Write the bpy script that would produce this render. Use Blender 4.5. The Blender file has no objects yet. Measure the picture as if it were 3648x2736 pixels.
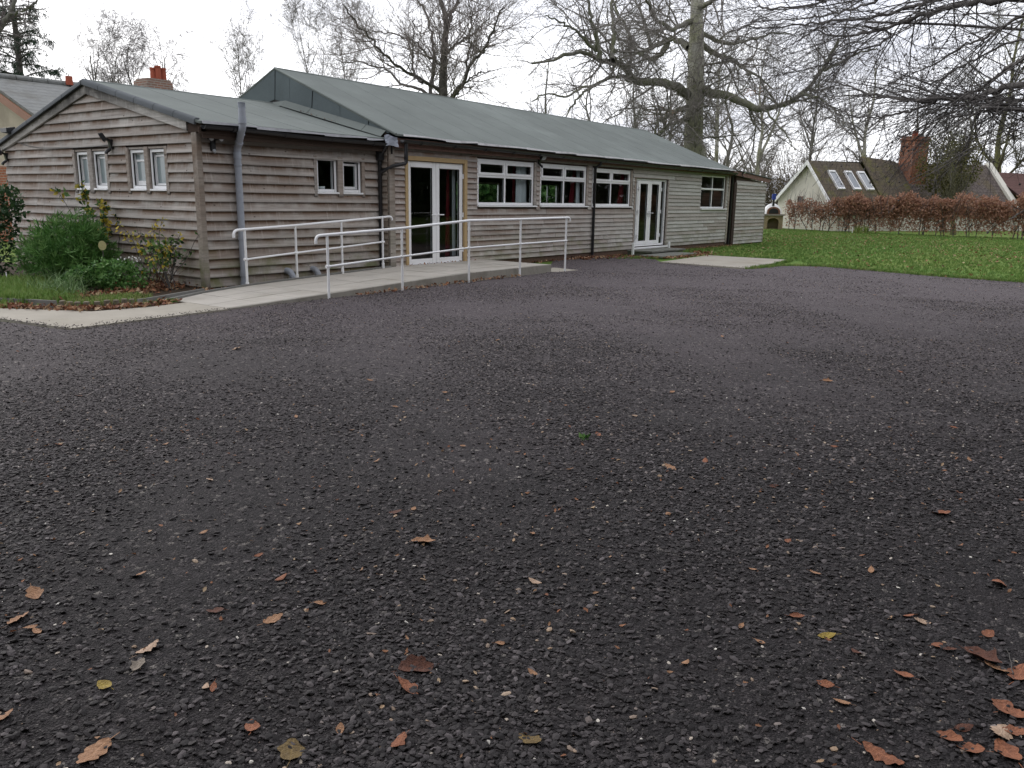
import bpy, bmesh, math, random
import numpy as np
from mathutils import Vector, Matrix

sc = bpy.context.scene
COL = sc.collection
RNG = np.random.default_rng(11)
random.seed(11)

# ------------------------------------------------------------------ camera
YAW, PITCH, ROLL, EYE = .930092, .222278, .0163925, 1.5
_f = Vector((math.sin(YAW)*math.cos(PITCH), math.cos(YAW)*math.cos(PITCH), -math.sin(PITCH)))
_r = Vector((math.cos(YAW), -math.sin(YAW), 0))
_u = _r.cross(_f)
_r2 = math.cos(ROLL)*_r + math.sin(ROLL)*_u
_u2 = -math.sin(ROLL)*_r + math.cos(ROLL)*_u
cam = bpy.data.cameras.new('camera')
cam.sensor_width = 36.0
cam.lens = 36*2915.55/3648
cam.clip_start = .05
cam.clip_end = 4000
co = bpy.data.objects.new('camera', cam)
COL.objects.link(co)
co.matrix_world = Matrix(((_r2.x, _u2.x, -_f.x, 0), (_r2.y, _u2.y, -_f.y, 0), (_r2.z, _u2.z, -_f.z, EYE), (0, 0, 0, 1)))
sc.camera = co

# ------------------------------------------------------------------ world: overcast sky over a Nishita base
SUN_EL, SUN_AZ = math.radians(24), math.radians(8)      # azimuth measured from +Y towards +X: bright side is behind the annexe
world = bpy.data.worlds.new('World')
sc.world = world
world.use_nodes = True
nt = world.node_tree
nt.nodes.clear()
def wn(t, **k):
    n = nt.nodes.new(t)
    for a, b in k.items(): setattr(n, a, b)
    return n
out = wn('ShaderNodeOutputWorld')
bg = wn('ShaderNodeBackground'); bg.inputs['Strength'].default_value = .1
sky = wn('ShaderNodeTexSky', sky_type='NISHITA', sun_disc=False)
sky.sun_elevation = SUN_EL; sky.sun_rotation = SUN_AZ; sky.air_density = 1.0; sky.dust_density = 3.0
tc = wn('ShaderNodeTexCoord')
sep = wn('ShaderNodeSeparateXYZ'); nt.links.new(tc.outputs['Generated'], sep.inputs[0])
# project the direction on a flat cloud layer
addz = wn('ShaderNodeMath', operation='ADD'); nt.links.new(sep.outputs['Z'], addz.inputs[0]); addz.inputs[1].default_value = .18
mx = wn('ShaderNodeMath', operation='MAXIMUM'); nt.links.new(addz.outputs[0], mx.inputs[0]); mx.inputs[1].default_value = .06
dx = wn('ShaderNodeMath', operation='DIVIDE'); nt.links.new(sep.outputs['X'], dx.inputs[0]); nt.links.new(mx.outputs[0], dx.inputs[1])
dy = wn('ShaderNodeMath', operation='DIVIDE'); nt.links.new(sep.outputs['Y'], dy.inputs[0]); nt.links.new(mx.outputs[0], dy.inputs[1])
cmb = wn('ShaderNodeCombineXYZ'); nt.links.new(dx.outputs[0], cmb.inputs[0]); nt.links.new(dy.outputs[0], cmb.inputs[1])
nz = wn('ShaderNodeTexNoise'); nt.links.new(cmb.outputs[0], nz.inputs['Vector'])
nz.inputs['Scale'].default_value = .85; nz.inputs['Detail'].default_value = 7; nz.inputs['Roughness'].default_value = .55; nz.inputs['Distortion'].default_value = .4
cr = wn('ShaderNodeValToRGB'); nt.links.new(nz.outputs['Fac'], cr.inputs[0])
cr.color_ramp.elements[0].position = .36; cr.color_ramp.elements[0].color = (5.3, 5.45, 6.15, 1)
cr.color_ramp.elements[1].position = .58; cr.color_ramp.elements[1].color = (9.8, 9.9, 10.3, 1)
# cloud cover glows more towards the hidden sun
dot = wn('ShaderNodeVectorMath', operation='DOT_PRODUCT'); nt.links.new(tc.outputs['Generated'], dot.inputs[0])
dot.inputs[1].default_value = (math.sin(SUN_AZ)*math.cos(SUN_EL), math.cos(SUN_AZ)*math.cos(SUN_EL), math.sin(SUN_EL))
mr = wn('ShaderNodeMapRange'); nt.links.new(dot.outputs['Value'], mr.inputs['Value'])
mr.inputs['From Min'].default_value = -.2; mr.inputs['From Max'].default_value = 1; mr.inputs['To Min'].default_value = .93; mr.inputs['To Max'].default_value = 1.5
vm = wn('ShaderNodeVectorMath', operation='SCALE'); nt.links.new(cr.outputs['Color'], vm.inputs[0]); nt.links.new(mr.outputs[0], vm.inputs['Scale'])
mixs = wn('ShaderNodeMix', data_type='RGBA'); mixs.inputs['Factor'].default_value = .93
nt.links.new(sky.outputs[0], mixs.inputs['A']); nt.links.new(vm.outputs[0], mixs.inputs['B'])
nt.links.new(mixs.outputs['Result'], bg.inputs['Color'])
nt.links.new(bg.outputs[0], out.inputs[0])

sun = bpy.data.lights.new('sun', 'SUN'); sun.energy = .55; sun.angle = math.radians(25); sun.color = (1, .96, .9)
so = bpy.data.objects.new('sun', sun); COL.objects.link(so)
so.rotation_euler = (math.radians(90)-SUN_EL, 0, math.pi-SUN_AZ)

sc.view_settings.view_transform = 'Standard'
sc.view_settings.look = 'None'
sc.view_settings.exposure = 0.55
sc.view_settings.gamma = 1.0
sc.view_settings.use_curve_mapping = False
sc.cycles.max_bounces = 6
sc.cycles.transparent_max_bounces = 12
sc.cycles.caustics_reflective = False
sc.cycles.caustics_refractive = False

# ------------------------------------------------------------------ mesh helpers
def np_mesh(name, V, F4=None, F3=None, smooth=False):
    me = bpy.data.meshes.new(name)
    V = np.asarray(V, np.float32)
    me.vertices.add(len(V)); me.vertices.foreach_set('co', V.ravel())
    parts, tot = [], []
    if F4 is not None and len(F4): parts.append(np.asarray(F4, np.int32).ravel()); tot.append(np.full(len(F4), 4, np.int32))
    if F3 is not None and len(F3): parts.append(np.asarray(F3, np.int32).ravel()); tot.append(np.full(len(F3), 3, np.int32))
    idx = np.concatenate(parts); tot = np.concatenate(tot)
    start = np.concatenate(([0], np.cumsum(tot)[:-1])).astype(np.int32)
    me.loops.add(len(idx)); me.loops.foreach_set('vertex_index', idx)
    me.polygons.add(len(tot)); me.polygons.foreach_set('loop_start', start)
    try: me.polygons.foreach_set('loop_total', tot)
    except Exception: pass
    if smooth: me.polygons.foreach_set('use_smooth', np.ones(len(tot), bool))
    me.update(calc_edges=True)
    return me

def link(name, me, mat=None, parent=None, kind=None):
    o = bpy.data.objects.new(name, me)
    COL.objects.link(o)
    if mat is not None and me is not None:
        for m in (mat if isinstance(mat, (list, tuple)) else [mat]): me.materials.append(m)
    if parent is not None:
        o.parent = parent
        o.matrix_parent_inverse = INV.get(parent.name, Matrix())
    if kind: o['kind'] = kind
    return o
INV = {}
def tag(o, label=None, cat=None, group=None, kind=None):
    if label: o['label'] = label
    if cat: o['category'] = cat
    if group: o['group'] = group
    if kind: o['kind'] = kind
    return o
def thing(name, loc, label, cat, group=None):
    o = bpy.data.objects.new(name, None); COL.objects.link(o)
    o.empty_display_size = .2
    o.location = loc
    INV[o.name] = Matrix.Translation(-Vector(loc))
    return tag(o, label, cat, group)
def copy_tree(o, parent=None, src_inv=None):
    c = o.copy(); COL.objects.link(c)
    if parent is not None:
        c.parent = parent; c.matrix_parent_inverse = o.matrix_parent_inverse.copy()
    for ch in list(o.children): copy_tree(ch, c)
    return c

class FR:                                   # a wall frame: u along the wall, n outwards, z up
    def __init__(s, kind, pos): s.kind, s.pos = kind, pos
    def __call__(s, u, n, z):
        if s.kind == 'front': return (u, s.pos-n, z)          # faces -Y
        if s.kind == 'gable': return (s.pos-n, u, z)          # faces -X
        return (u, n, z)
WORLD = FR('w', 0)
class MB:
    def __init__(s): s.v, s.f = [], []
    def add(s, vs, fs):
        b = len(s.v); s.v += [tuple(p) for p in vs]; s.f += [tuple(i+b for i in q) for q in fs]
    def box(s, u0, u1, n0, n1, z0, z1, fr=WORLD):
        s.add([fr(u, n, z) for u in (u0, u1) for n in (n0, n1) for z in (z0, z1)],
              [(0, 1, 3, 2), (4, 6, 7, 5), (0, 4, 5, 1), (2, 3, 7, 6), (0, 2, 6, 4), (1, 5, 7, 3)])
    def prism(s, prof, e0, e1):              # prof: list of 3d points; extruded by e1-e0
        n = len(prof); d = Vector(e1)-Vector(e0)
        a = [Vector(p) for p in prof]; b = [p+d for p in a]
        s.add(a+b, [tuple(range(n)), tuple(range(2*n-1, n-1, -1))]+[(i, i+n, (i+1) % n+n, (i+1) % n) for i in range(n)])
    def tube(s, pts, r, n=10, cap=True):
        pts = [Vector(p) for p in pts]; m = len(pts)
        rs = r if isinstance(r, (list, tuple)) else [r]*m
        ref = None; rings = []
        for i in range(m):
            t = (pts[min(i+1, m-1)]-pts[max(i-1, 0)]).normalized()
            if ref is None:
                ref = Vector((0, 0, 1)) if abs(t.z) < .9 else Vector((1, 0, 0))
            a = (ref-t*ref.dot(t)).normalized(); ref = a; b = t.cross(a)
            rings.append([pts[i]+(a*math.cos(2*math.pi*k/n)+b*math.sin(2*math.pi*k/n))*rs[i] for k in range(n)])
        vs = [p for q in rings for p in q]
        fs = [(i*n+k, i*n+(k+1) % n, (i+1)*n+(k+1) % n, (i+1)*n+k) for i in range(m-1) for k in range(n)]
        if cap: fs += [tuple(range(n-1, -1, -1)), tuple((m-1)*n+k for k in range(n))]
        s.add(vs, fs)
    def poly(s, pts): s.add(pts, [tuple(range(len(pts)))])
    def build(s, name, mat, parent=None, smooth=False, kind=None, bevel=0):
        bm = bmesh.new()
        vs = [bm.verts.new(p) for p in s.v]
        for q in s.f:
            try: bm.faces.new([vs[i] for i in q])
            except ValueError: pass
        bmesh.ops.recalc_face_normals(bm, faces=bm.faces[:])
        if bevel:
            bmesh.ops.bevel(bm, geom=[e for e in bm.edges if len(e.link_faces) == 2 and e.calc_face_angle(0) > .6], offset=bevel, segments=1, profile=.5, affect='EDGES')
        if smooth:
            for f in bm.faces: f.smooth = True
            for e in bm.edges:
                if len(e.link_faces) == 2 and e.calc_face_angle(0) > .9: e.smooth = False
        me = bpy.data.meshes.new(name); bm.to_mesh(me); bm.free()
        return link(name, me, mat, parent, kind)

def arc(p0, p1, p2, n=6):                    # quadratic bend through corner p1
    p0, p1, p2 = Vector(p0), Vector(p1), Vector(p2)
    return [(1-t)**2*p0+2*t*(1-t)*p1+t*t*p2 for t in [i/n for i in range(n+1)]]

# ------------------------------------------------------------------ material helpers
class NB:
    def __init__(s, name, rough=.8, spec=.3):
        s.m = bpy.data.materials.new(name); s.m.use_nodes = True
        s.t = s.m.node_tree; s.b = s.t.nodes['Principled BSDF']
        s.b.inputs['Roughness'].default_value = rough
        s.b.inputs['Specular IOR Level'].default_value = spec
    def n(s, t, **k):
        q = s.t.nodes.new(t)
        for a, b in k.items(): setattr(q, a, b)
        return q
    def l(s, a, b): s.t.links.new(a, b)
    def put(s, sock, v):
        if hasattr(v, 'is_output') or hasattr(v, 'links'): s.l(v, sock)
        else: sock.default_value = v
    def co(s, kind='Object', scale=None, rnd=False):
        c = s.n('ShaderNodeTexCoord').outputs[kind]
        if rnd:
            oi = s.n('ShaderNodeObjectInfo'); sc_ = s.n('ShaderNodeVectorMath', operation='SCALE')
            cb = s.n('ShaderNodeCombineXYZ')
            for i in range(3): s.l(oi.outputs['Random'], cb.inputs[i])
            s.l(cb.outputs[0], sc_.inputs[0]); sc_.inputs['Scale'].default_value = 37.0
            ad = s.n('ShaderNodeVectorMath', operation='ADD'); s.l(c, ad.inputs[0]); s.l(sc_.outputs[0], ad.inputs[1]); c = ad.outputs[0]
        if scale:
            mu = s.n('ShaderNodeVectorMath', operation='MULTIPLY'); s.l(c, mu.inputs[0]); mu.inputs[1].default_value = scale; c = mu.outputs[0]
        return c
    def noise(s, vec, scale=1, detail=4, rough=.55, dist=0):
        q = s.n('ShaderNodeTexNoise'); s.l(vec, q.inputs['Vector'])
        q.inputs['Scale'].default_value = scale; q.inputs['Detail'].default_value = detail
        q.inputs['Roughness'].default_value = rough; q.inputs['Distortion'].default_value = dist
        return q.outputs['Fac']
    def voro(s, vec, scale=1, feature='F1', out='Distance'):
        q = s.n('ShaderNodeTexVoronoi', feature=feature); s.l(vec, q.inputs['Vector']); q.inputs['Scale'].default_value = scale
        return q.outputs[out]
    def rng(s, v, a, b, c=0, d=1):
        q = s.n('ShaderNodeMapRange'); s.put(q.inputs['Value'], v)
        for k, x in zip(('From Min', 'From Max', 'To Min', 'To Max'), (a, b, c, d)): q.inputs[k].default_value = x
        return q.outputs[0]
    def math(s, op, a, b=0.0):
        q = s.n('ShaderNodeMath', operation=op); s.put(q.inputs[0], a); s.put(q.inputs[1], b); return q.outputs[0]
    def mix(s, f, a, b, mode='MIX'):
        q = s.n('ShaderNodeMix', data_type='RGBA', blend_type=mode)
        s.put(q.inputs['Factor'], f)
        for k, v in (('A', a), ('B', b)):
            if isinstance(v, tuple): q.inputs[k].default_value = (*v, 1)
            else: s.l(v, q.inputs[k])
        return q.outputs['Result']
    def ramp(s, v, stops):
        q = s.n('ShaderNodeValToRGB'); s.l(v, q.inputs[0])
        e = q.color_ramp.elements
        while len(e) < len(stops): e.new(.5)
        for i, (p, c) in enumerate(stops): e[i].position = p; e[i].color = (*c, 1)
        return q.outputs['Color']
    def sep(s, vec):
        q = s.n('ShaderNodeSeparateXYZ'); s.l(vec, q.inputs[0]); return q.outputs
    def rand(s): return s.n('ShaderNodeObjectInfo').outputs['Random']
    def bump(s, h, strength=.3, dist=.01):
        q = s.n('ShaderNodeBump'); q.inputs['Strength'].default_value = strength; q.inputs['Distance'].default_value = dist
        s.l(h, q.inputs['Height']); s.l(q.outputs[0], s.b.inputs['Normal'])
    def color(s, c):
        if isinstance(c, tuple): s.b.inputs['Base Color'].default_value = (*c, 1)
        else: s.l(c, s.b.inputs['Base Color'])
        return s

def plain(name, c, rough=.6, spec=.4, var=.12, scale=6, bump=0.0, dirt=None):
    m = NB(name, rough, spec); v = m.co()
    n1 = m.noise(v, scale, 5)
    lo = tuple(x*(1-var) for x in c); hi = tuple(min(1, x*(1+var)) for x in c)
    col = m.mix(n1, lo, hi)
    if dirt: col = m.mix(m.rng(m.noise(v, scale*.37, 6, .65), .5, .72, 0, .7), col, dirt)
    m.color(col)
    if bump: m.bump(m.noise(v, scale*12, 4), bump, .01)
    return m.m

def wood(name, along, grey, brown, brown_amt, algae=.5, silver=None):
    """weathered softwood: grey face, browner where the lap above shelters it, saw marks, knots, algae near the ground"""
    m = NB(name, .85, .2)
    st = (.9, 9, 22) if along == 'x' else (9, .9, 22)
    v = m.co('Object', st, rnd=True); w = m.co('Object', None, rnd=True)
    g = m.sep(m.co('Generated'))
    xyz = m.sep(m.co('Object'))
    n1 = m.noise(v, 1.0, 6, .6, .6)
    n2 = m.noise(w, 1.7, 4, .6)
    n3 = m.noise(v, 4.5, 5, .7, .3)
    base = m.mix(m.rng(n1, .32, .68), tuple(c*.66 for c in grey), tuple(c*1.22 for c in grey))
    if silver: base = m.mix(m.rng(xyz[0], silver[0], silver[1]), base, m.mix(m.rng(n1, .3, .7), tuple(c*.8 for c in silver[2]), tuple(c*1.15 for c in silver[2])))
    base = m.mix(m.rng(m.rand(), 0, 1, -.30, .40), base, brown)
    rb = m.math('FRACT', m.math('MULTIPLY', m.rand(), 7.31)); base = m.mix(m.rng(rb, .45, 1, 0, .34), base, tuple(c*.52 for c in grey))
    shelter = m.rng(g[2], .22, .80)
    f = m.math('MULTIPLY', m.rng(n2, .34, .56), m.rng(shelter, 0, 1, .14, 1.15))
    f = m.math('MULTIPLY', f, brown_amt)
    if silver: f = m.math('MULTIPLY', f, m.rng(xyz[0], silver[0]-1, silver[1]-2, 1, .22))
    base = m.mix(f, base, m.mix(n1, tuple(c*.7 for c in brown), tuple(c*1.25 for c in brown)))
    # vertical streaks left by water and the saw
    vs = m.co('Object', (24, .7, 1.4) if along == 'x' else (.7, 24, 1.4), rnd=True)
    base = m.mix(m.rng(m.noise(vs, 1, 3, .6), .58, .8, 0, .42), base, tuple(min(1, c*1.45) for c in grey))
    vd = m.co('Object', (7, .7, 2.2) if along == 'x' else (.7, 7, 2.2), rnd=True)
    base = m.mix(m.rng(m.noise(vd, 1, 4, .65), .58, .78, 0, .5), base, tuple(c*.42 for c in grey))
    base = m.mix(m.rng(g[2], .0, .09, .72, 0), base, (.05, .042, .036))        # lap shadow painted as a dark line on the lower edge
    # knots
    kv = m.co('Object', (4.2, 1, 7.5) if along == 'x' else (1, 4.2, 7.5), rnd=True)
    k = m.voro(kv, 1.0)
    base = m.mix(m.rng(k, .05, .11, .75, 0), base, (.05, .033, .024))
    if algae:
        a = m.math('MULTIPLY', m.rng(xyz[2], .15, .95, 1, 0), m.rng(m.noise(w, 2.3, 5, .6), .45, .7))
        base = m.mix(m.math('MULTIPLY', a, algae), base, (.15, .165, .06))
    m.color(base)
    m.bump(m.math('ADD', n3, m.math('MULTIPLY', n1, .6)), .5, .006)
    return m.m

W_ANX_F = wood('weathered_board_side', 'x', (.475, .437, .40), (.18, .115, .077), .95, .9)
W_ANX_G = wood('weathered_board_gable', 'y', (.475, .443, .41), (.19, .122, .083), .95, .7)
W_MAIN = wood('weathered_board_hall', 'x', (.49, .45, .415), (.21, .128, .09), .9, .7, (15.5, 24, (.50, .49, .465)))
W_MAIN_G = wood('weathered_board_return', 'y', (.40, .35, .30), (.22, .14, .09), .6)
W_TRIM = wood('weathered_trim', 'x', (.40, .365, .335), (.22, .15, .10), .25, .2)
W_BARGE = wood('pale_barge_wood', 'y', (.62, .59, .55), (.085, .08, .075), .8, 0)
W_POST = wood('corner_post_wood', 'x', (.42, .385, .34), (.18, .125, .09), .7, 1.0)
W_YEL = plain('new_yellow_timber', (.46, .33, .175), .75, .2, .14, 9, .1)
W_RED = plain('red_brown_timber', (.21, .125, .105), .85, .2, .3, 9, .2, (.10, .075, .065))
W_DARK = plain('dark_stained_timber', (.05, .033, .027), .8, .2, .3, 8, .2)
UPVC = plain('white_upvc', (.88, .88, .89), .32, .5, .03, 3, 0, (.66, .65, .62))
PAINT = plain('white_rail_paint', (.87, .87, .88), .3, .5, .03, 3, 0, (.70, .69, .66))
BLACK = plain('black_gutter_plastic', (.018, .018, .02), .38, .5, .25, 5)
GREYP = plain('grey_soil_pipe', (.34, .365, .415), .42, .45, .08, 4, 0, (.24, .24, .24))
GASKET = plain('black_gasket', (.02, .02, .02), .6, .3)
LEAD = plain('lead_flashing', (.27, .29, .34), .45, .5, .45, 7, .4, (.2, .21, .24))
METAL = plain('door_handle_metal', (.62, .62, .64), .3, .6)
INTER = plain('dim_interior', (.16, .15, .14), .9, .1)
SOFFIT = plain('soffit_dark_wood', (.07, .05, .04), .9, .1)

def felt(name, c, gran=.3, moss=0):
    m = NB(name, .92, .15); v = m.co('Object', None, rnd=False)
    n = m.noise(v, 1.1, 6, .6); f = m.noise(v, 160, 2, .5)
    col = m.mix(m.rng(n, .3, .7), tuple(x*.88 for x in c), tuple(x*1.1 for x in c))
    col = m.mix(m.rng(m.rand(), 0, 1, 0, .035), col, tuple(x*.7 for x in c))
    col = m.mix(m.rng(f, .35, .65, 0, gran), col, tuple(x*.55 for x in c))
    vs = m.co('Object', (1.7, .35, .35))
    col = m.mix(m.rng(m.noise(vs, 1, 4, .6), .5, .75, 0, .2), col, tuple(x*.62 for x in c))
    col = m.mix(m.rng(m.noise(v, .45, 5, .65), .5, .7, 0, .35), col, tuple(min(1, x*1.45) for x in c))
    if moss:
        xx = m.sep(m.co('Object'))[0]
        mm = m.math('MULTIPLY', m.rng(m.noise(v, 11, 4, .7), .62, .68), m.rng(xx, 22, 27))
        col = m.mix(m.math('MULTIPLY', mm, moss), col, (.03, .035, .02))
    m.color(col); m.bump(f, .25, .004)
    return m.m
FELT = felt('green_mineral_felt', (.18, .20, .188), .5, .8)
FELT_D = felt('dark_gable_felt', (.125, .15, .155), .5)
FELT_V = felt('felt_verge', (.12, .13, .138), .4)

def glass(name, tint=(.9, .93, .93), base=.06, frost=None):
    m = bpy.data.materials.new(name); m.use_nodes = True; t = m.node_tree; t.nodes.clear()
    o = t.nodes.new('ShaderNodeOutputMaterial'); mx = t.nodes.new('ShaderNodeMixShader')
    gl = t.nodes.new('ShaderNodeBsdfGlossy'); gl.inputs['Roughness'].default_value = .015
    if frost:
        a = t.nodes.new('ShaderNodeBsdfPrincipled'); a.inputs['Base Color'].default_value = (*frost, 1); a.inputs['Roughness'].default_value = .35
    else:
        a = t.nodes.new('ShaderNodeBsdfTransparent'); a.inputs['Color'].default_value = (*tint, 1)
    fr = t.nodes.new('ShaderNodeFresnel'); fr.inputs['IOR'].default_value = 1.45
    ge = t.nodes.new('ShaderNodeNewGeometry'); iv_ = t.nodes.new('ShaderNodeMath'); iv_.operation = 'SUBTRACT'; iv_.inputs[0].default_value = 1; t.links.new(ge.outputs['Backfacing'], iv_.inputs[1]); mu_ = t.nodes.new('ShaderNodeMath'); mu_.operation = 'MULTIPLY'; t.links.new(fr.outputs[0], mu_.inputs[0]); t.links.new(iv_.outputs[0], mu_.inputs[1])
    t.links.new(mu_.outputs[0], mx.inputs[0]); t.links.new(a.outputs[0], mx.inputs[1]); t.links.new(gl.outputs[0], mx.inputs[2])
    t.links.new(mx.outputs[0], o.inputs[0])
    return m
GLASS = glass('window_glass')
FROST = glass('frosted_glass', frost=(.25, .305, .315))

# ================================================================== THE TIMBER HALL
GX, AY, MY = 7.62, 11.84, 11.62           # annexe gable plane X, annexe side wall Y, hall front wall Y
FG, FA, FM, FRT = FR('gable', GX), FR('front', AY), FR('front', MY), FR('gable', 11.50)
hall = thing('timber_hall', (GX, AY, 0), 'long single-storey weatherboarded hall with low gabled annexe and green felt roofs', 'hall')

def wall_panel(fr, u0, u1, z0, z1, holes, name, mat, depth=.12, parent=hall):
    mb = MB(); us = sorted({u0, u1, *[h[0] for h in holes], *[h[1] for h in holes]}); zs = sorted({z0, z1, *[h[2] for h in holes], *[h[3] for h in holes]})
    for a, b in zip(us, us[1:]):
        for c, d in zip(zs, zs[1:]):
            if any(h[0]-1e-6 <= a and b <= h[1]+1e-6 and h[2]-1e-6 <= c and d <= h[3]+1e-6 for h in holes): continue
            mb.poly([fr(a, 0, c), fr(b, 0, c), fr(b, 0, d), fr(a, 0, d)])
            mb.poly([fr(a, -depth, c), fr(b, -depth, c), fr(b, -depth, d), fr(a, -depth, d)])
    for h in holes:
        q = [(h[0], h[2]), (h[1], h[2]), (h[1], h[3]), (h[0], h[3])]
        for i in range(4):
            (a, c), (b, d) = q[i], q[(i+1) % 4]
            mb.poly([fr(a, 0, c), fr(b, 0, d), fr(b, -depth, d), fr(a, -depth, c)])
    return mb.build(name, mat, parent)

def board(fr, ub0, ub1, ut0, ut1, z, h, mat, parent, thick=.03, rng=random):
    """one feather-edged weatherboard, lower edge waney, leaning out over the board below"""
    n = max(2, int((ub1-ub0)/.45)+1)
    k = rng.uniform(-.004, .004); tw = rng.uniform(-.004, .005)
    vs = []
    for i in range(n):
        t = i/(n-1); ub = ub0+(ub1-ub0)*t; ut = ut0+(ut1-ut0)*t
        zb = z+k+rng.uniform(-.0022, .0022); o = thick+tw*(t-.5)+rng.uniform(-.0015, .0025)
        vs += [fr(ub, o-.017, zb+.001), fr(ub, o, zb), fr(ut, .0115, z+h+.02), fr(ut, .003, z+h+.02)]
    fs = []
    for i in range(n-1):
        a, b = 4*i, 4*i+4
        for j in range(4): fs.append((a+j, b+j, b+(j+1) % 4, a+(j+1) % 4))
    fs += [(0, 1, 2, 3), (4*n-4, 4*n-1, 4*n-2, 4*n-3)]
    mb = MB(); mb.add(vs, fs)
    return mb.build('board', mat, parent)

def boards(fr, u0, u1, z0, rows, pitch, holes, mat, parent, joint=(2.6, 4.6), lim=None, thick=.03):
    for r in range(rows):
        z = z0+r*pitch
        spans = [(u0, u1, u0, u1)]
        if lim: 
            a, b, c, d = lim(z, z+pitch+.02)
            if b-a < .12: continue
            spans = [(a, b, c, d)]
        for h in holes:
            if h[2] < z+pitch*.5 < h[3]:
                ns = []
                for a, b, c, d in spans:
                    if h[1] <= a or h[0] >= b: ns.append((a, b, c, d)); continue
                    if h[0]-a > .03: ns.append((a, h[0], c, h[0]))
                    if b-h[1] > .03: ns.append((h[1], b, h[1], d))
                spans = ns
        for a, b, c, d in spans:
            x = a; first = True
            while True:
                e = x+random.uniform(*joint)
                if e > b-.7: e = b
                board(fr, x if first else x+.005, e if e == b else e-.005, c if first else x+.005, d if e == b else e-.005, z, pitch, mat, parent, thick)
                first = False
                if e == b: break
                x = e

def window(fr, u0, u1, z0, z1, n0, fw=.055, mull=None, trans=None, glassm=None, inner=True, depth=.06, sill=(.03, .05), sash_top=False, name='window'):
    """white framed window; n0 is where its outer face stands"""
    f = MB(); gm = glassm or GLASS
    f.box(u0, u0+fw, n0-depth, n0, z0, z1, fr); f.box(u1-fw, u1, n0-depth, n0, z0, z1, fr)
    f.box(u0+fw, u1-fw, n0-depth, n0-.001, z1-fw, z1, fr); f.box(u0+fw, u1-fw, n0-depth, n0-.001, z0, z0+fw, fr)
    us = [u0+fw, u1-fw]; zs = [z0+fw, z1-fw]
    if mull: f.box(mull-fw*.5, mull+fw*.5, n0-depth, n0-.002, z0+fw, z1-fw, fr)
    if trans:
        for a, b in ((u0+fw, (mull or u1)-fw*.5 if mull else u1-fw), ((mull+fw*.5) if mull else None, u1-fw)):
            if a is not None: f.box(a, b, n0-depth, n0-.003, trans-fw*.5, trans+fw*.5, fr)
    w = f.build(name, UPVC, hall, bevel=.006)
    cells = []
    ua = [(u0+fw, u1-fw)] if not mull else [(u0+fw, mull-fw*.5), (mull+fw*.5, u1-fw)]
    za = [(z0+fw, z1-fw)] if not trans else [(z0+fw, trans-fw*.5), (trans+fw*.5, z1-fw)]
    for a, b in ua:
        for j, (c, d) in enumerate(za):
            cells.append((a, b, c, d))
            if sash_top and j == len(za)-1:                     # opening top light with its own sash
                s = MB(); q = .045
                s.box(a-.012, a+q, n0-.03, n0+.014, c-.012, d+.012, fr); s.box(b-q, b+.012, n0-.03, n0+.014, c-.012, d+.012, fr)
                s.box(a+q, b-q, n0-.03, n0+.013, c-.012, c+q, fr); s.box(a+q, b-q, n0-.03, n0+.013, d-q, d+.012, fr)
                s.build('sash', UPVC, w, bevel=.005)
    for a, b, c, d in cells:
        p = MB(); p.box(a-.005, b+.005, n0-depth*.6-.004, n0-depth*.6, c-.005, d+.005, fr); p.build('pane', gm, w)
        k = MB(); g = .008; nn = n0-.012
        k.box(a, a+g, nn-.02, nn, c, d, fr); k.box(b-g, b, nn-.02, nn, c, d, fr); k.box(a+g, b-g, nn-.02, nn, c, c+g, fr); k.box(a+g, b-g, nn-.02, nn, d-g, d, fr)
        k.build('gasket', GASKET, w)
    if sill:
        s = MB(); s.box(u0-.02, u1+sill[0], n0-.03, n0+sill[1], z0-.035, z0-.002, fr); s.build('sill', UPVC, w, bevel=.006)
    return w

# ---- annexe, gable wall
GA = [(15.235, 15.70), (14.617, 15.09), (13.347, 13.84), (12.745, 13.23)]
holes = [(a, b, 1.56, 2.21) for a, b in GA]
EAVE_R, EAVE_L, RIDGE_Y, RIDGE_Z = 11.60, 18.72, 15.03, 3.40
def gz(y): return RIDGE_Z-.24*abs(y-RIDGE_Y)
gw = MB()
us = sorted({AY, 18.6, RIDGE_Y, *[h[0] for h in holes], *[h[1] for h in holes]})
for a, b in zip(us, us[1:]):
    hh = [h for h in holes if h[0] <= a and b <= h[1]]
    segs = [(0.0, 1.56), (2.21, None)] if hh else [(0.0, None)]
    for c, d in segs:
        gw.poly([FG(a, 0, c), FG(b, 0, c), FG(b, 0, d or gz(b)-.1), FG(a, 0, d or gz(a)-.1)])
        gw.poly([FG(a, -.13, c), FG(b, -.13, c), FG(b, -.13, d or gz(b)-.1), FG(a, -.13, d or gz(a)-.1)])
for h in holes:
    q = [(h[0], h[2]), (h[1], h[2]), (h[1], h[3]), (h[0], h[3])]
    for i in range(4):
        (a, c), (b, d) = q[i], q[(i+1) % 4]
        gw.poly([FG(a, 0, c), FG(b, 0, d), FG(b, -.13, d), FG(a, -.13, c)])
gable_wall = gw.build('gable_wall', SOFFIT, hall)
def glim(z0, z1):
    def w(z):
        d = (RIDGE_Z-.13-z)/.24
        return max(AY+.09, RIDGE_Y-d), min(18.62, RIDGE_Y+d)
    a, b = w(z0); c, d = w(z1)
    return a, b, max(c, a), min(d, b) if d > c else b
def glim2(z0, z1):
    a, b, c, d = glim(z0, z1)
    if c >= d: c = d = RIDGE_Y
    return a, b, c, d
bh = [(12.655, 13.93, 1.48, 2.235), (14.53, 15.79, 1.48, 2.235)]
boards(FG, AY, 18.6, .03, 22, .15, bh, W_ANX_G, gable_wall, (3.2, 5.5), glim2, .048)
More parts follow.
